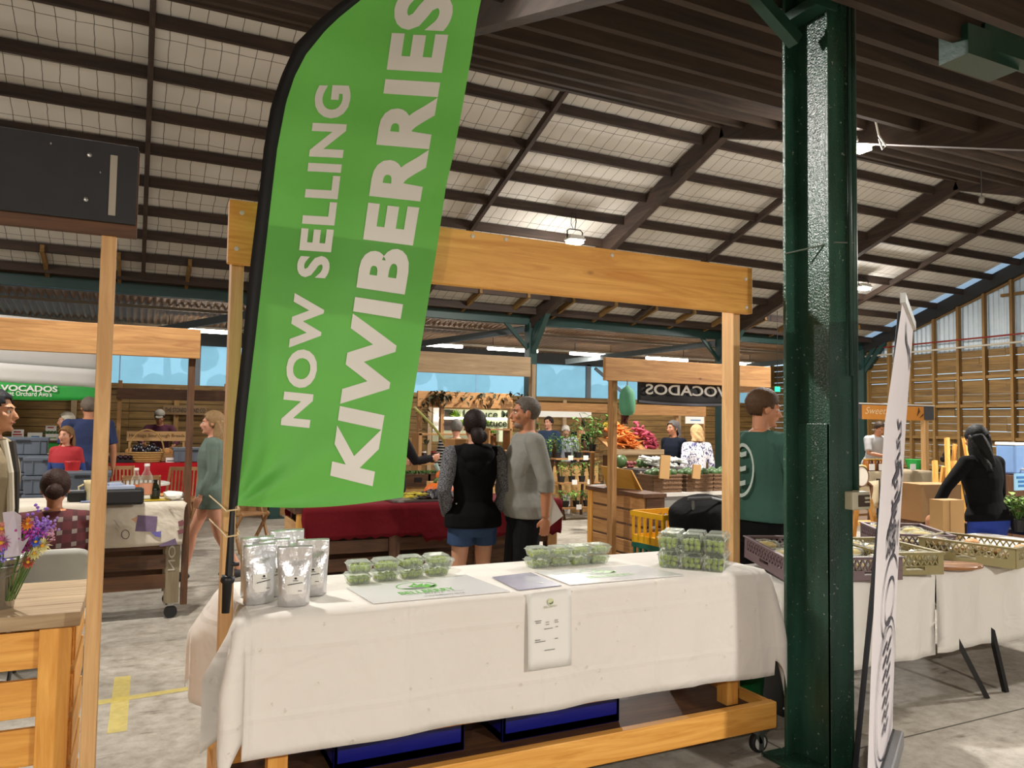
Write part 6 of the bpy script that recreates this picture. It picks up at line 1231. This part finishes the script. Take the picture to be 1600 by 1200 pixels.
for s, x0, y0, x1, y1 in (('The Lettuce Man', 688, 652, 812, 639.5), ("It's Lettuce", 722, 666, 792, 654)):
    text(s, lambda u, v: Vector((bl(x0, y0).x+(bl(x1, y0).x-bl(x0, y0).x)*u, -.02, bl(x0, y0).z+(bl(x0, y1).z-bl(x0, y0).z)*v)), DG, lb_, .02)
obj('photo_print', MB().box(bl(697, 656)+Vector((0, .01, 0)), (.24, .01, .32)), mat('photo_dark', '3a2a22', .5, var=.5, vscale=9), lb_); obj('caption_panel', MB().box(bl(683, 655)+Vector((0, .01, 0)), (.13, .01, .36)), PAPER, lb_)
LTM = mat('lettuce_print', '7fa63a', .7, var=.3)
for px, py in ((712, 652), (758, 665), (722, 666), (768, 680)):
    mb = MB(); p = bl(px, py)+Vector((0, -.01, 0))
    for k in range(9): a = PI*(.1+.8*k/8); mb.leaf(p, (math.cos(a), -.05, math.sin(a)), .13, .08, 0, .0)
    obj('lettuce_picture', mb, LTM, lb_)
obj('light_strip', MB().tube([bl(678, 653)+Vector((0, -.05, 0)), bl(798, 655)+Vector((0, -.05, 0))], .018, 6), mat('led_strip', 'fff2d8', .5, var=0, emit=5), lb_)
mb = MB()
for k in range(170):
    px = random.choice((random.uniform(655, 700), random.uniform(655, 830))); py = 612+abs(random.gauss(0, 9))+(random.uniform(0, 90) if px < 672 else 0); p = W(px, py, Y=10.9+random.uniform(-.05, .05)); mb.leaf(p, (random.uniform(-1, 1), random.uniform(-.5, .5), random.uniform(-1, .4)), .1, .06)
solo('vine', mb, mat('dry_leaf', '3c3a22', .8, var=.4), 'dark leafy vine trailing over the fascia above the lettuce banner', 'vine')
t = thing('shelf_unit', 'wooden shelf unit of dark jars below the lettuce banner', 'shelf', (W(690, 700, Y=10.5).x, 10.5, 0))
for z in (.5, 1.0, 1.42): obj('shelf', MB().box((.2, 0, z), (1.2, .3, .025)), deal('x'), t)
for x in (-.38, .78): obj('upright', MB().box((x, 0, .72), (.05, .3, 1.44)), deal('z'), t)
for k in range(14):
    z = .5125 if k >= 7 else 1.0125; x = t.location.x-.3+.15*(k % 7)+.02; j = thing('jar', '%s jar on the %s shelf below the lettuce banner' % (ORD[k % 7], 'lower' if k >= 7 else 'middle'), 'jar', (x, 10.48, z), 0, 'jars below the lettuce banner'); obj('glass', MB().lathe([(.04, 0), (.045, .02), (.045, .12), (.035, .14)], n=12), mat('jar_dark', '2a1c18', .25), j, smooth=True); obj('lid', MB().lathe([(.04, .14), (.04, .165)], n=12), [PAPER, mat('lid_red', '8f2a22', .5)][k % 2], j)
t = thing('crate_shelf', 'slatted wooden crate shelf between the girl and the grey man', 'shelf', (W(776, 690, Y=10.2).x, 10.2, 0))
for z in (.3, .75, 1.2, 1.5): obj('shelf', MB().box((0, 0, z), (.36, .25, .02)), deal('x'), t)
for x in (-.17, .17): obj('upright', MB().box((x, 0, .76), (.025, .25, 1.52)), deal('z'), t)
# ---- plant stand
PSX = 6.75; PSY = 11.45
t = thing('plant_stand', 'wooden step ladder plant stand beside the black speaker', 'stand', (PSX, PSY, 0))
for s in (-1, 1): obj('leg', MB().bar((s*.34, -.28, 0), (s*.3, .18, 1.3), .03, .05, 0, (0, 1, 0)), brown('z'), t); obj('leg', MB().bar((s*.34, .32, 0), (s*.3, .16, 1.28), .03, .05, 0, (0, 1, 0)), brown('z'), t)
for z, y in ((.2, -.22), (.6, -.07), (1.0, .07)): obj('shelf', MB().box((0, y-.03, z), (.8, .24, .025)), deal('x'), t)
LEAFG = [mat('leaf_a', '4f7a2c', .6, var=.35), mat('leaf_b', '7fa548', .6, var=.3), mat('leaf_c', '38602a', .6, var=.35)]
POT = mat('black_pot', '17171a', .6)
def plant(loc, h, n, lb, gi, group, L=.12, pot=True, spread=1.0):
    t = thing('potted_plant', lb, 'plant', loc, random.uniform(0, 6), group)
    if pot: obj('pot', MB().lathe([(.045, 0), (.06, .09), (.062, .1)], n=14), POT, t)
    st = MB(); mb = MB()
    for k in range(max(3, n//5)):
        a = random.uniform(0, 6.3); tip = Vector((math.cos(a)*h*.35*spread, math.sin(a)*h*.35*spread, .08+h*random.uniform(.6, 1))); st.tube([(0, 0, .06), tip*.5+Vector((0, 0, .08)), tip], .004, 5)
        for q in range(5): p = Vector((0, 0, .08)).lerp(tip, .35+.65*q/4); b = random.uniform(0, 6.3); mb.leaf(p, (math.cos(b), math.sin(b), random.uniform(-.1, .7)), L*random.uniform(.7, 1.2), L*.5, 0, .25)
    obj('stem', st, STEM, t); obj('foliage', mb, LEAFG[gi], t); return t
pi_ = 0
for zi, (z, y, zn) in enumerate(((.2, -.25, 'bottom'), (.6, -.1, 'middle'), (1.0, .04, 'top'))):
    for k in range(4):
        plant((PSX-.3+.2*k, PSY+y, z+.0125), (.2, .28, .34)[zi], 22, 'potted plant %s from left on the %s step of the plant stand' % (ORD[k], zn), (k+zi) % 3, 'plants on the step stand'); 
    for k in range(2): solo('plant_label', MB().box((0, 0, 0), (.1, .004, .08)), PAPER, '%s white label on the %s step of the plant stand' % (('left', 'right')[k], zn), 'label', 'labels on the plant stand', loc=(PSX-.12+.3*k, PSY+y-.13, z+.02))
t = thing('bench', 'chipboard bench of seedlings behind the plant stand', 'bench', (6.6, 12.35, 0)); obj('body', MB().box((0, 0, .43), (2.1, .5, .86)), OSB, t); obj('top', MB().box((0, 0, .875), (2.14, .54, .03)), brown('x'), t)
for k in range(8): plant((5.7+.25*k, 12.25+.1*(k % 2), .891), .45 if k % 3 else .62, 26, 'bushy potted plant %s from left on the chipboard bench' % ORD[k], k % 3, 'plants on the chipboard bench', .14)
for k in range(2): solo('seed_packet_board', MB().box((0, 0, .175), (.2, .015, .35)), PAPER, '%s white board behind the plant stand steps' % ('left', 'right')[k], 'board', loc=(6.5+.3*k, 11.83, .0))
sp_ = thing('speaker', 'black box loudspeaker on the floor right of the plant stand', 'speaker', (7.62, 11.75, 0)); obj('cabinet', MB().box((0, .1, .27), (.34, .3, .54)), BLACK, sp_, bevel=.01); obj('grille', MB().box((0, -.055, .27), (.28, .01, .46)), mat('grille', '1b1d20', .7), sp_)
pp_ = W(934, 695, Y=9.6); plant((pp_.x, 9.75, 1.2), .5, 60, 'large bushy leafy bunch left of the carrots', 0, None, .16, True, 1.4); solo('crate_stand', MB().box((0, 0, .59), (.05, .05, 1.18)).box((0, 0, 1.19), (.24, .24, .02)), deal('z'), 'tall slim wooden stand under the leafy bunch', 'stand', loc=(pp_.x, 9.75, 0))
# ---- vegetables of the right middle stall
YV = 9.2
c, w, h = prect(962, 672, 1030, 708, YV); xl, xr = c.x-w/2, c.x+w/2
t = thing('display_rack', 'sloping wooden rack under the carrots and radishes', 'rack', (c.x, YV+.2, 0)); zb = W(1000, 706, Y=YV).z; obj('board', MB().bar((0, -.22, zb-.02), (0, .25, zb+.2), w+.1, .03, 0), deal('x'), t); obj('lip', MB().box((0, -.24, zb), (w+.1, .03, .07)), grey_deal('x'), t)
for s in (-1, 1): obj('leg', MB().box((s*w*.45, 0, zb*.5-.03), (.05, .3, zb-.06)), brown('z'), t)
car = None; rad = None; CAR = mat('carrot', 'd9772a', .5, var=.2, vscale=30); RAD = mat('radish', 'a83a52', .5, var=.25, vscale=30)
def heap(n, x0, x1, src, name, lb, cat, gr):
    for k in range(n):
        o = src if k == 0 else src.copy()
        if k: C.objects.link(o)
        f = k/n; x = random.uniform(x0+.09, x1-.02); v = random.random()**1.3; hh = .04+.2*(1-abs(2*(x-x0)/(x1-x0)-1)**2)
        o.location = (x, YV+.0+.4*v, zb+.05+.16*v+hh*random.random()); o.rotation_euler = (random.uniform(-.4, .4), random.uniform(-.4, .4), random.uniform(-.9, .9)); tag(o, lb, cat, gr)
xm_ = W(1001, 690, Y=YV).x
heap(110, xl, xm_, obj('carrot', MB().tube([(0, -.1, 0), (0, .02, 0), (0, .08, 0), (0, .09, 0)], [.004, .016, .02, .006], 8), CAR, smooth=True), 'carrot', 'orange carrot in the heap beyond the right middle stall', 'carrot', 'carrots in the orange heap')
heap(90, xm_, xr, obj('radish', MB().tube([(0, -.07, 0), (0, .0, 0), (0, .04, 0), (0, .05, 0)], [.002, .018, .022, .006], 8), RAD, smooth=True), 'radish', 'pink-red radish in the heap right of the carrots', 'radish', 'radishes in the pink heap')
# lower produce bench
t = thing('produce_bench', 'white-topped produce bench behind the wooden crate counter', 'bench', (6.25, 7.85, 0)); obj('top', MB().box((0, 0, .8), (2.0, 1.3, .04)), mat('bench_white', 'bdb9b2', .6), t); obj('skirt', MB().box((0, -.62, .39), (1.98, .02, .78)), fab('grey_skirt', '7e7c78', .6), t); obj('base', MB().box((0, .1, .39), (1.9, 1.1, .78)), brown('x'), t)
for i, (px, lb) in enumerate(((1032, 'left long wicker basket of green squash'), (1082, 'middle long wicker basket of green squash'), (1122, 'right wicker basket of green squash by the pine post'))):
    x = W(px, 765, Y=7.4).x; t = thing('basket', lb, 'basket', (x, 7.42, .822), 0, 'squash baskets'); w2 = .2; DW_ = mat('dark_wicker', '6a4d33', .8, var=.4, vscale=50, bump=.8, bscale=70)
    obj('weave', MB().box((0, 0, .01), (.38, .3, .02)).box((0, -.15, .09), (.4, .02, .18)).box((0, .15, .09), (.4, .02, .18)).box((-.19, 0, .09), (.02, .3, .18)).box((.19, 0, .09), (.02, .3, .18)), DW_, t)
    for z in (.05, .1, .15, .19): obj('band', MB().tube([(-.2, -.16, z), (.2, -.16, z), (.2, .16, z), (-.2, .16, z)], .013, 6, closed=True), DW_, t)
    for k in range(8): solo('squash', MB().ell((0, 0, 0), (.06, .055, .05), u=12, v=8), GRN, 'dark green squash in the '+lb.split(' of ')[0], 'squash', 'squash in the '+lb.split(' of ')[0], loc=(x-.12+.08*(k % 4), 7.34+.13*(k//4), 1.035+.02*math.sin(k*3)), smooth=True)
t = thing('price_board', 'tall kraft price board standing between the squash baskets, left', 'sign', W(1038, 746, Y=7.2)); c, w, h = prect(1031, 711, 1046, 748, 7.2); t.location = c; obj('board', MB().box((0, 0, 0), (w, .02, h), Matrix.Rotation(.08, 4, 'Y')), KRAFT, t)
t = thing('price_board', 'short kraft price board standing at the right squash basket', 'sign'); c, w, h = prect(1082, 726, 1094, 748, 7.2); t.location = c; obj('board', MB().box((0, 0, 0), (w, .02, h), Matrix.Rotation(.1, 4, 'Y')), KRAFT, t)
WHT = mat('white_veg', 'c9cbc4', .6, var=.15, vscale=30); CAB = mat('red_cabbage', '4a2a4c', .5, var=.2)
for k in range(34): x = W(1012+random.uniform(0, 52), 715, Y=8.1).x; solo('spring_onion', MB().tube([(0, -.14, 0), (0, 0, .01), (0, .14, .03)], [.018, .014, .01], 7), WHT, 'white spring onion in the crate behind the squash baskets', 'onion', 'spring onions behind the squash', loc=(x, 8.1+random.uniform(-.05, .1), 1.07+random.uniform(0, .1)), smooth=True).rotation_euler = (0, 0, random.uniform(-.5, .5))
t = thing('produce_crate', 'slotted plastic crate behind the squash baskets', 'crate', (W(1035, 730, Y=8.1).x, 8.12, .822)); obj('body', MB().box((0, 0, .11), (1.0, .4, .22)), mat('slot_crate', '3a3430', .6), t)
for k in range(16): obj('slot_bar', MB().box((-.47+.0627*k, -.205, .13), (.025, .01, .14)), mat('crate_pale', 'a39c8c', .6), t)
for i, (px, py, r, m, lb) in enumerate(((970, 717, .085, GRN, 'round green watermelon left of the red onions'), (1016, 716, .06, CAB, 'red cabbage, left of the pair behind the squash'), (1024, 714, .055, CAB, 'red cabbage, right of the pair behind the squash'), (1000, 712, .06, mat('cabbage', '5c7a46', .6, var=.3), 'green cabbage behind the squash, nearer the watermelon'), (1008, 709, .055, mat('cabbage', '5c7a46', .6, var=.3), 'green cabbage behind the squash, nearer the red cabbages'))):
    p = W(px, py, Y=8.35); solo('watermelon' if i == 0 else 'cabbage', MB().ell((0, 0, 0), (r*1.05, r, r), u=16, v=10), m, lb, 'vegetable', loc=(p.x, 8.35, 1.04+r), smooth=True)
solo('produce_box', MB().box((0, 0, .1), (.85, .3, .22)), grey_deal('x'), 'wooden box carrying the watermelon and cabbages', 'box', loc=(W(998, 730, Y=8.35).x, 8.38, .828))
for k in range(12): solo('red_onion', MB().ico((0, 0, 0), (.03, .03, .028), 1), mat('red_onion', '7a3a3c', .4), 'red onion beside the watermelon', 'onion', 'red onions by the watermelon', loc=(W(981+random.uniform(0, 14), 722, Y=8.25).x, 8.27, 1.065+.04*(k % 2)), smooth=True)
# crate counter, leaning board
t = thing('crate_counter', 'slatted wooden crate counter behind the stall, left of the yellow crate', 'counter', (4.52, 6.65, 0))
for i in range(6): obj('side_slat', MB().box((-.1, 0, .83-i*.148), (.022, 1.0, .122)), deal('y'), t, bevel=.003)
for i in range(6): obj('end_slat', MB().box((.02, -.5, .83-i*.148), (.22, .022, .122)), brown('x'), t, bevel=.003)
obj('top', MB().box((0, 0, .915), (.28, 1.06, .04)), brown('y'), t, bevel=.003); obj('frame', MB().box((-.08, -.47, .45), (.04, .04, .9)).box((.11, -.47, .45), (.04, .04, .9)), brown('z'), t); obj('stile', MB().box((-.116, .47, .45), (.012, .09, .9)), pine('z'), t)
q = [W(952, 733, Y=6.95), W(988, 737, Y=6.75), W(1002, 766, Y=6.62), W(961, 762, Y=6.85)]; 
q2 = [Vector((4.42, 6.95, 1.16)), Vector((4.5, 6.5, 1.14)), Vector((4.6, 6.46, .938)), Vector((4.5, 6.95, .938))]
solo('leaning_board', MB().poly(q2, (.02, .004, 0)), mat('board_tan', 'b0802f', .6, var=.1), 'tan board leaning on the crate counter', 'board')
# black mirrored banner, hanging bag, chillies
c, w, h = prect(996, 597, 1150, 632, 6.38); t = thing('banner', 'black banner with AVOCADOS seen mirrored from behind', 'sign', c); obj('cloth', MB().grid(lambda u, v: Vector((-w/2+w*u, .02*math.sin(u*9)*(1-v), -h/2+h*v-.02*math.sin(PI*u)*(1-v))), 24, 5), mat('banner_black', '17171c', .6), t, smooth=True, solid=.003)
text('AVOCADOS', lambda u, v: Vector((w*.5-w*.94*u, -.03, -h*.12+h*.46*v)), PAPER, t, .02, (14, 1))
obj('silver_edge', MB().grid(lambda u, v: Vector((-w/2+w*u, -.025+.02*math.sin(u*9), -h*.47+h*.1*v-.02*math.sin(PI*u))), 24, 1), mat('dull_silver', '5a5a66', .5), t, recalc=False)
p = W(980, 626, Y=6.24); t = thing('mesh_bag', 'green mesh bag hanging from the pale fascia', 'bag', p); obj('bag', MB().rings([(0, 0, -.145, .03, .03), (0, 0, -.135, .06, .05), (0, 0, -.1, .08, .065), (0, 0, -.02, .086, .07), (0, 0, .06, .078, .065), (0, 0, .11, .058, .05), (0, 0, .135, .025, .025), (0, 0, .15, .01, .01)], 14), mat('mesh_green', '4f8f6c', .7, var=.2), t, smooth=True); obj('hook', MB().tube([(0, 0, .14), (0, 0, .2)], .006, 5), STEEL, t)
p = W(976, 655, Y=6.3); t = thing('chilli_string', 'string of dried dark red chillies below the green mesh bag', 'chillies', p); mb = MB()
for k in range(14): mb.tube([(random.uniform(-.04, .04), random.uniform(-.03, .03), .04), (random.uniform(-.05, .05), random.uniform(-.03, .03), -.05)], [.012, .003], 6)
obj('chillies', mb, mat('chilli', '4a1412', .4), t); obj('string', MB().tube([(0, 0, .04), (0, 0, .1)], .004, 5), mat('string', 'c9b48c', .8), t)
# yellow and green crates, black pushchair
YP = mat('yellow_plastic', 'd9a412', .45); GP = mat('teal_plastic', '0d5a4a', .5)
def slot_crate(loc, rz, w, d, h, m, lb):
    t = thing('plastic_crate', lb, 'crate', loc, rz, None); obj('base', MB().box((0, 0, .01), (w*.94, d*.94, .02)), m, t)
    for s in (-1, 1):
        obj('long_rim', MB().box((0, s*d*.49, h-.02), (w, .02, .045)), m, t); obj('short_rim', MB().box((s*w*.49, 0, h-.02), (.02, d, .045)), m, t)
        for k in range(9): obj('long_bar', MB().box((-w*.46+w*.115*k, s*d*.475, h*.5), (.022, .012, h*.9)), m, t)
        for k in range(6): obj('short_bar', MB().box((s*w*.475, -d*.45+d*.18*k, h*.5), (.012, .022, h*.9)), m, t)
        obj('long_panel', MB().box((0, s*d*.475, h*.12), (w*.94, .012, h*.24)), m, t); obj('short_panel', MB().box((s*w*.475, 0, h*.12), (.012, d*.94, h*.24)), m, t)
    return t
yx, yy_ = DW(1050, 815, 6.7)
slot_crate((yx, yy_, 0), .1, .56, .4, .29, GP, 'lower teal crate under the yellow crate'); slot_crate((yx, yy_, .29), .06, .56, .4, .29, GP, 'upper teal crate under the yellow crate'); yc = slot_crate((yx, yy_, .58), .08, .58, .42, .27, YP, 'yellow slotted crate on top of the teal crates'); obj('label', MB().box((-.16, -.216, .14), (.1, .006, .07)), PAPER, yc)
px_, py__ = DW(1100, 800, 6.3); ps = thing('pushchair', 'black folded pushchair leaning beside the pine post', 'pushchair', (px_, py__, 0), .45)
mb = MB(); mb.rings([(0, 0, -.02, .03, .16), (0, 0, .02, .12, .2), (0, 0, .12, .2, .22), (0, 0, .3, .24, .24), (0, 0, .42, .25, .22), (0, 0, .45, .2, .18)], 18, M=Matrix.Translation((0, 0, .55)) @ Matrix.Rotation(-.35, 4, 'Y')); obj('hood', mb, fab('pram_black', '0b0b0d', .6), ps, smooth=True)
obj('seat', MB().rings([(.06, 0, .1, .1, .14), (.05, 0, .35, .16, .17), (0, 0, .6, .18, .2)], 14), fab('pram_black', '0b0b0d', .6), ps, smooth=True); obj('hood_rim', MB().tube([(-.3, 0, 1.02), (-.2, -.15, 1.03), (.0, -.2, .99), (.12, -.15, .93)], .014, 8), mat('rim_grey', '5b5d60', .4), ps); obj('handle', MB().tube([(-.26, -.02, 1.02), (-.24, -.03, .85), (-.24, -.03, .55), (-.2, -.02, .1)], [.012, .014, .012, .012], 8), mat('handle_metal', '8a8a86', .4, metal=.5), ps)
for s in (-1, 1):
    for x in (-.22, .3): w = obj('wheel', MB().rings([(0, 0, -.02, .09, .09), (0, 0, .02, .09, .09)], 16), RUB, ps); w.matrix_local = Matrix.Translation((x, s*.2, .09)) @ Matrix.Rotation(PI/2, 4, 'X')
    obj('side_frame', MB().bar((-.22, s*.2, .09), (.2, s*.18, .75), .022, .022), BLACK, ps); obj('side_frame', MB().bar((.3, s*.2, .09), (-.05, s*.18, .7), .022, .022), BLACK, ps)
# small far signs
card('wall_sign', 'white sign with a blue mark above the blonde woman', 'sign', 1071, 651, 1100, 662, 12.6, PAPER, BLUI, None, 1); t = card('wall_sign', 'yellow sign on the back wall left of the right middle stall', 'sign', 943, 660, 968, 668, 16.3, mat('sign_yellow', 'd8b51e', .5), INKB, None, 1); card('wall_sign', 'long white strip banner hanging right of the grey man', 'sign', 842, 643, 924, 652, 13.3, PAPER, None, None); card('exit_sign', 'small green lit exit sign by the right pine post', 'sign', 1211, 604, 1219, 612, 12.0, mat('exit_green', '1fae86', .5, var=0, emit=1.2), None); exs = [o for o in C.objects if o.name.startswith('exit_sign')][0]; obj('hanger', MB().tube([(0, .006, .05), (0, .006, zr(12.0)+.13-exs.location.z)], .006, 5), BLACK, exs)
# ---- orange-signed stall by the right wall
YW = 8.95
def wx_(px, Y=YW): return W(px, 690, Y=Y).x
sw = thing('market_stall', 'pale pine stall with a dark fascia and orange sign by the slatted end wall', 'stall', (wx_(1392), YW, 0)); o0 = sw.location.x
c, w, h = prect(1332, 632, 1457, 655, YW); obj('fascia', MB().box((c.x-o0, 0, c.z), (w, .05, h)), mat('fascia_dark', '4b4e54', .6), sw); obj('fascia_top', MB().box((c.x-o0, 0, c.z+h/2), (w, .09, .02)), PAPER, sw)
for px in (1334, 1450): obj('post', MB().box((wx_(px)-o0, .06, c.z/2), (.09, .09, c.z)), pale('z'), sw)
obj('counter', MB().box((0, .25, .42), (w*.94, .5, .84)), deal('x'), sw); zc = W(1390, 739, Y=YW).z
for i in range(4): obj('front_slat', MB().box((.0, -.02, .5-i*.13), (w*.92, .02, .09)), mat('pinkish_slat', 'b59c8a', .7), sw)
obj('counter_top', MB().box((0, .22, .86), (w*.95, .6, .03)), pale('x'), sw)
solo('tablecloth', drape(o0-w*.45, o0+w*.46, YW-.1, YW+.5, .88, .24, .1, .02, .02, lambda *q_: .015, .05, .02, 14), fab('linen', 'a99a80', .4), 'beige linen cloth on the orange-signed stall', 'tablecloth', smooth=True, solid=.003)
c2, w2, h2 = prect(1347, 634, 1443, 656, YW-.04); sn = thing('sign_board', 'orange sign with pale script on the dark fascia', 'sign', c2); obj('board', MB().box((0, 0, 0), (w2, .012, h2)), mat('sign_orange', 'd08a3c', .6, var=.15, vscale=3), sn)
text('Sweetree', lambda u, v: Vector((-w2*.46+w2*.5*u, -.01, -h2*.12+h2*.48*v)), mat('sign_pale', 'ead3a8', .6, var=0), sn, -.005, shear=.35); obj('leaf_mark', MB().leaf((w2*.38, -.012, -.05), (.3, 0, 1), .16, .08, 0, 0).leaf((w2*.42, -.012, -.08), (.8, 0, .6), .13, .07, 0, 0), mat('mark_brown', '4a3528', .6), sn, recalc=False)
HON = [mat('honey', '9a5a18', .25), mat('honey_dark', '4a2a14', .25)]
for k in range(9):
    x = wx_(1351+k*5, YW+.15); j = thing('jar', 'honey jar %s from left on the linen counter' % ORD[k], 'jar', (x, YW+.12, .885), 0, 'honey jars on the linen counter'); obj('glass', MB().lathe([(.05, 0), (.055, .02), (.055, .16), (.045, .18)], n=12), HON[k % 2], j, smooth=True); obj('lid', MB().lathe([(.05, .18), (.05, .2)], n=12), mat('lid_gold', 'b08a3c', .4), j)
for i, px in enumerate((1363, 1378, 1427)): card('price_card', '%s small white card on the front of the linen counter' % ORD[i], 'sign', px-4, 725, px+4, 735, YW-.06, PAPER, None, 'cards on the linen counter')
for i, (px, lb) in enumerate(((1384, 'green net basket behind the honey jars'), (1432, 'green net basket right of the white banner'))): t = thing('net_basket', lb, 'basket', (wx_(px, YW+.3), YW+.33, .885)); obj('body', MB().lathe([(.12, 0), (.17, .16), (.18, .17)], n=16), mat('net_green', '1f9a45', .6), t)
pk = [wx_(1340), wx_(1348)]; t = thing('bread_board', 'pale wooden board with a loaf at the left of the linen counter', 'board', (wx_(1342), YW+.05, .885)); obj('board', MB().box((0, .15, .1), (.2, .03, .3)), pale('x'), t); obj('loaf', MB().ell((.1, 0, .06), (.12, .08, .05)), BUN, t, smooth=True)
# canvas chair, easels, box, bag, dispenser, herbs
p = DW(1367, 790, 9.2); t = thing('canvas_chair', 'folding chair with a cream canvas back left of the white banner', 'chair', (p[0], p[1], 0), -.2); obj('canvas_back', MB().grid(lambda u, v: Vector((-.24+.48*u, .22+.03*math.sin(PI*u), .62+.34*v-.02*math.sin(PI*u))), 8, 4), mat('canvas', 'a5987c', .85, bump=.2), t, smooth=True, solid=.006)
obj('seat', MB().box((0, 0, .46), (.5, .42, .03)), mat('tan_seat', 'b98c4c', .7), t)
for s in (-1, 1): obj('leg', MB().bar((s*.25, .24, 0), (s*.25, .24, .98), .03, .03), BLACK, t); obj('leg', MB().bar((s*.25, -.2, 0), (s*.25, -.2, .46), .03, .03), pine('z'), t); obj('arm', MB().bar((s*.25, -.22, .66), (s*.25, .24, .66), .04, .02), BLACK, t)
t = thing('drum', 'white round drum hung behind the canvas chair', 'drum', W(1343, 744, D=9.4)); mb = MB(); mb.rings([(0, 0, -.03, .12, .12), (0, 0, .03, .12, .12)], 24, M=Matrix.Rotation(PI/2, 4, 'X')); obj('skin', mb, mat('drum_white', 'bdb8ac', .5), t); obj('rim', MB().tube([(.122*math.cos(a*PI/12), -.03, .122*math.sin(a*PI/12)) for a in range(24)], .008, 6, closed=True), brown('x'), t); obj('strap', MB().tube([(.1, 0, -.06), (.2, 0, -.12), (.22, .05, -.7)], .025, 6), brown('z'), t)
def aframe(px, py, D, h, lb, lean_=.25):
    p = DW(px, py, D); t = thing('easel', lb, 'easel', (p[0], p[1], 0), -.5)
    for s in (-1, 1): obj('front_leg', MB().bar((s*.2, -.25, 0), (s*.1, .0, h), .035, .06, 0, (0, 1, 0)), pine('z'), t)
    obj('rear_leg', MB().bar((0, .3, 0), (0, .02, h*.95), .03, .045, 0, (0, 1, 0)), pine('z'), t); obj('crossbar', MB().box((0, -.13, h*.45), (.34, .03, .05)), pine('x'), t)
aframe(1476, 760, 8.3, 1.26, 'orange pine easel left of the woman in black'); aframe(1494, 740, 9.0, 1.5, 'taller orange pine easel nearer the woman in black'); aframe(1341, 800, 7.0, .95, 'orange pine easel peeking from behind the green column')
t = thing('cardboard_box', 'large brown cardboard box behind the mauve bread crate', 'box', (6.72, 4.82, 0), -.2); obj('carton', MB().box((0, 0, .92), (.44, .28, .34)), mat('cardboard', '9a7448', .8, var=.1), t); obj('stand', MB().box((0, .02, .375), (.42, .26, .75)), brown('z'), t); obj('label', MB().box((0, -.152, .95), (.08, .004, .05)), PAPER, t)
p = W(1490, 810, Y=4.1); t = thing('paper_bag', 'brown paper bag under the hand of the woman in black', 'bag', (5.66, 3.92, .757), -.1); obj('bag', MB().box((0, 0, .15), (.22, .12, .3)), KRAFT, t); obj('fold', MB().box((-.04, -.062, .15), (.004, .003, .3)), mat('kraft_dark', '8a683c', .8), t)
t = thing('water_dispenser', 'translucent blue water dispenser right of the woman in black', 'dispenser', W(1580, 718, D=8.0)*Vector((1, 1, 0))); obj('tank', MB().box((0, 0, 1.3), (.2, .2, .3)), mat('blue_tank', '8fb4e6', .2, trans=.4), t, bevel=.02); obj('lid', MB().box((0, 0, 1.46), (.21, .21, .03)), PAPER, t, bevel=.006); obj('tap', MB().tube([(0, -.1, 1.2), (0, -.15, 1.2), (0, -.15, 1.16)], .012, 6), PAPER, t); obj('stand', MB().box((0, .02, .57), (.34, .3, 1.14)), brown('z'), t)
card('poster', 'pale blue poster at the right picture edge', 'sign', 1586, 740, 1612, 766, yd(1598, 750, 7.4), mat('poster_blue', '8fc0e0', .5), BLUI, None, 3); solo('poster_stand', MB().box((0, .04, .4), (.3, .04, .8)), brown('z'), 'brown stand carrying the pale blue poster', 'stand', loc=W(1599, 770, Y=yd(1598, 750, 7.4)+.03)*Vector((1, 1, 0)), bevel=.004)
for i, (px, D) in enumerate(((1583, 6.9), (1600, 6.9), (1590, 6.4), (1606, 6.4))):
    p = DW(px, 810, D); plant((p[0], p[1], .76), .2, 46, 'bushy green herb pot at the right edge, %s of four' % ORD[i], i % 2, 'herb pots at the right edge', .09, True, 1.5)
p = DW(1606, 830, 6.65); t = thing('herb_bench', 'black bench carrying the herb pots at the right edge', 'bench', (p[0], p[1], 0)); obj('top', MB().box((0, 0, .74), (.5, .9, .035)), BLACK, t)
for sx_ in (-.2, .2):
    for sy_ in (-.4, .4): obj('leg', MB().box((sx_, sy_, .36), (.04, .04, .72)), BLACK, t)
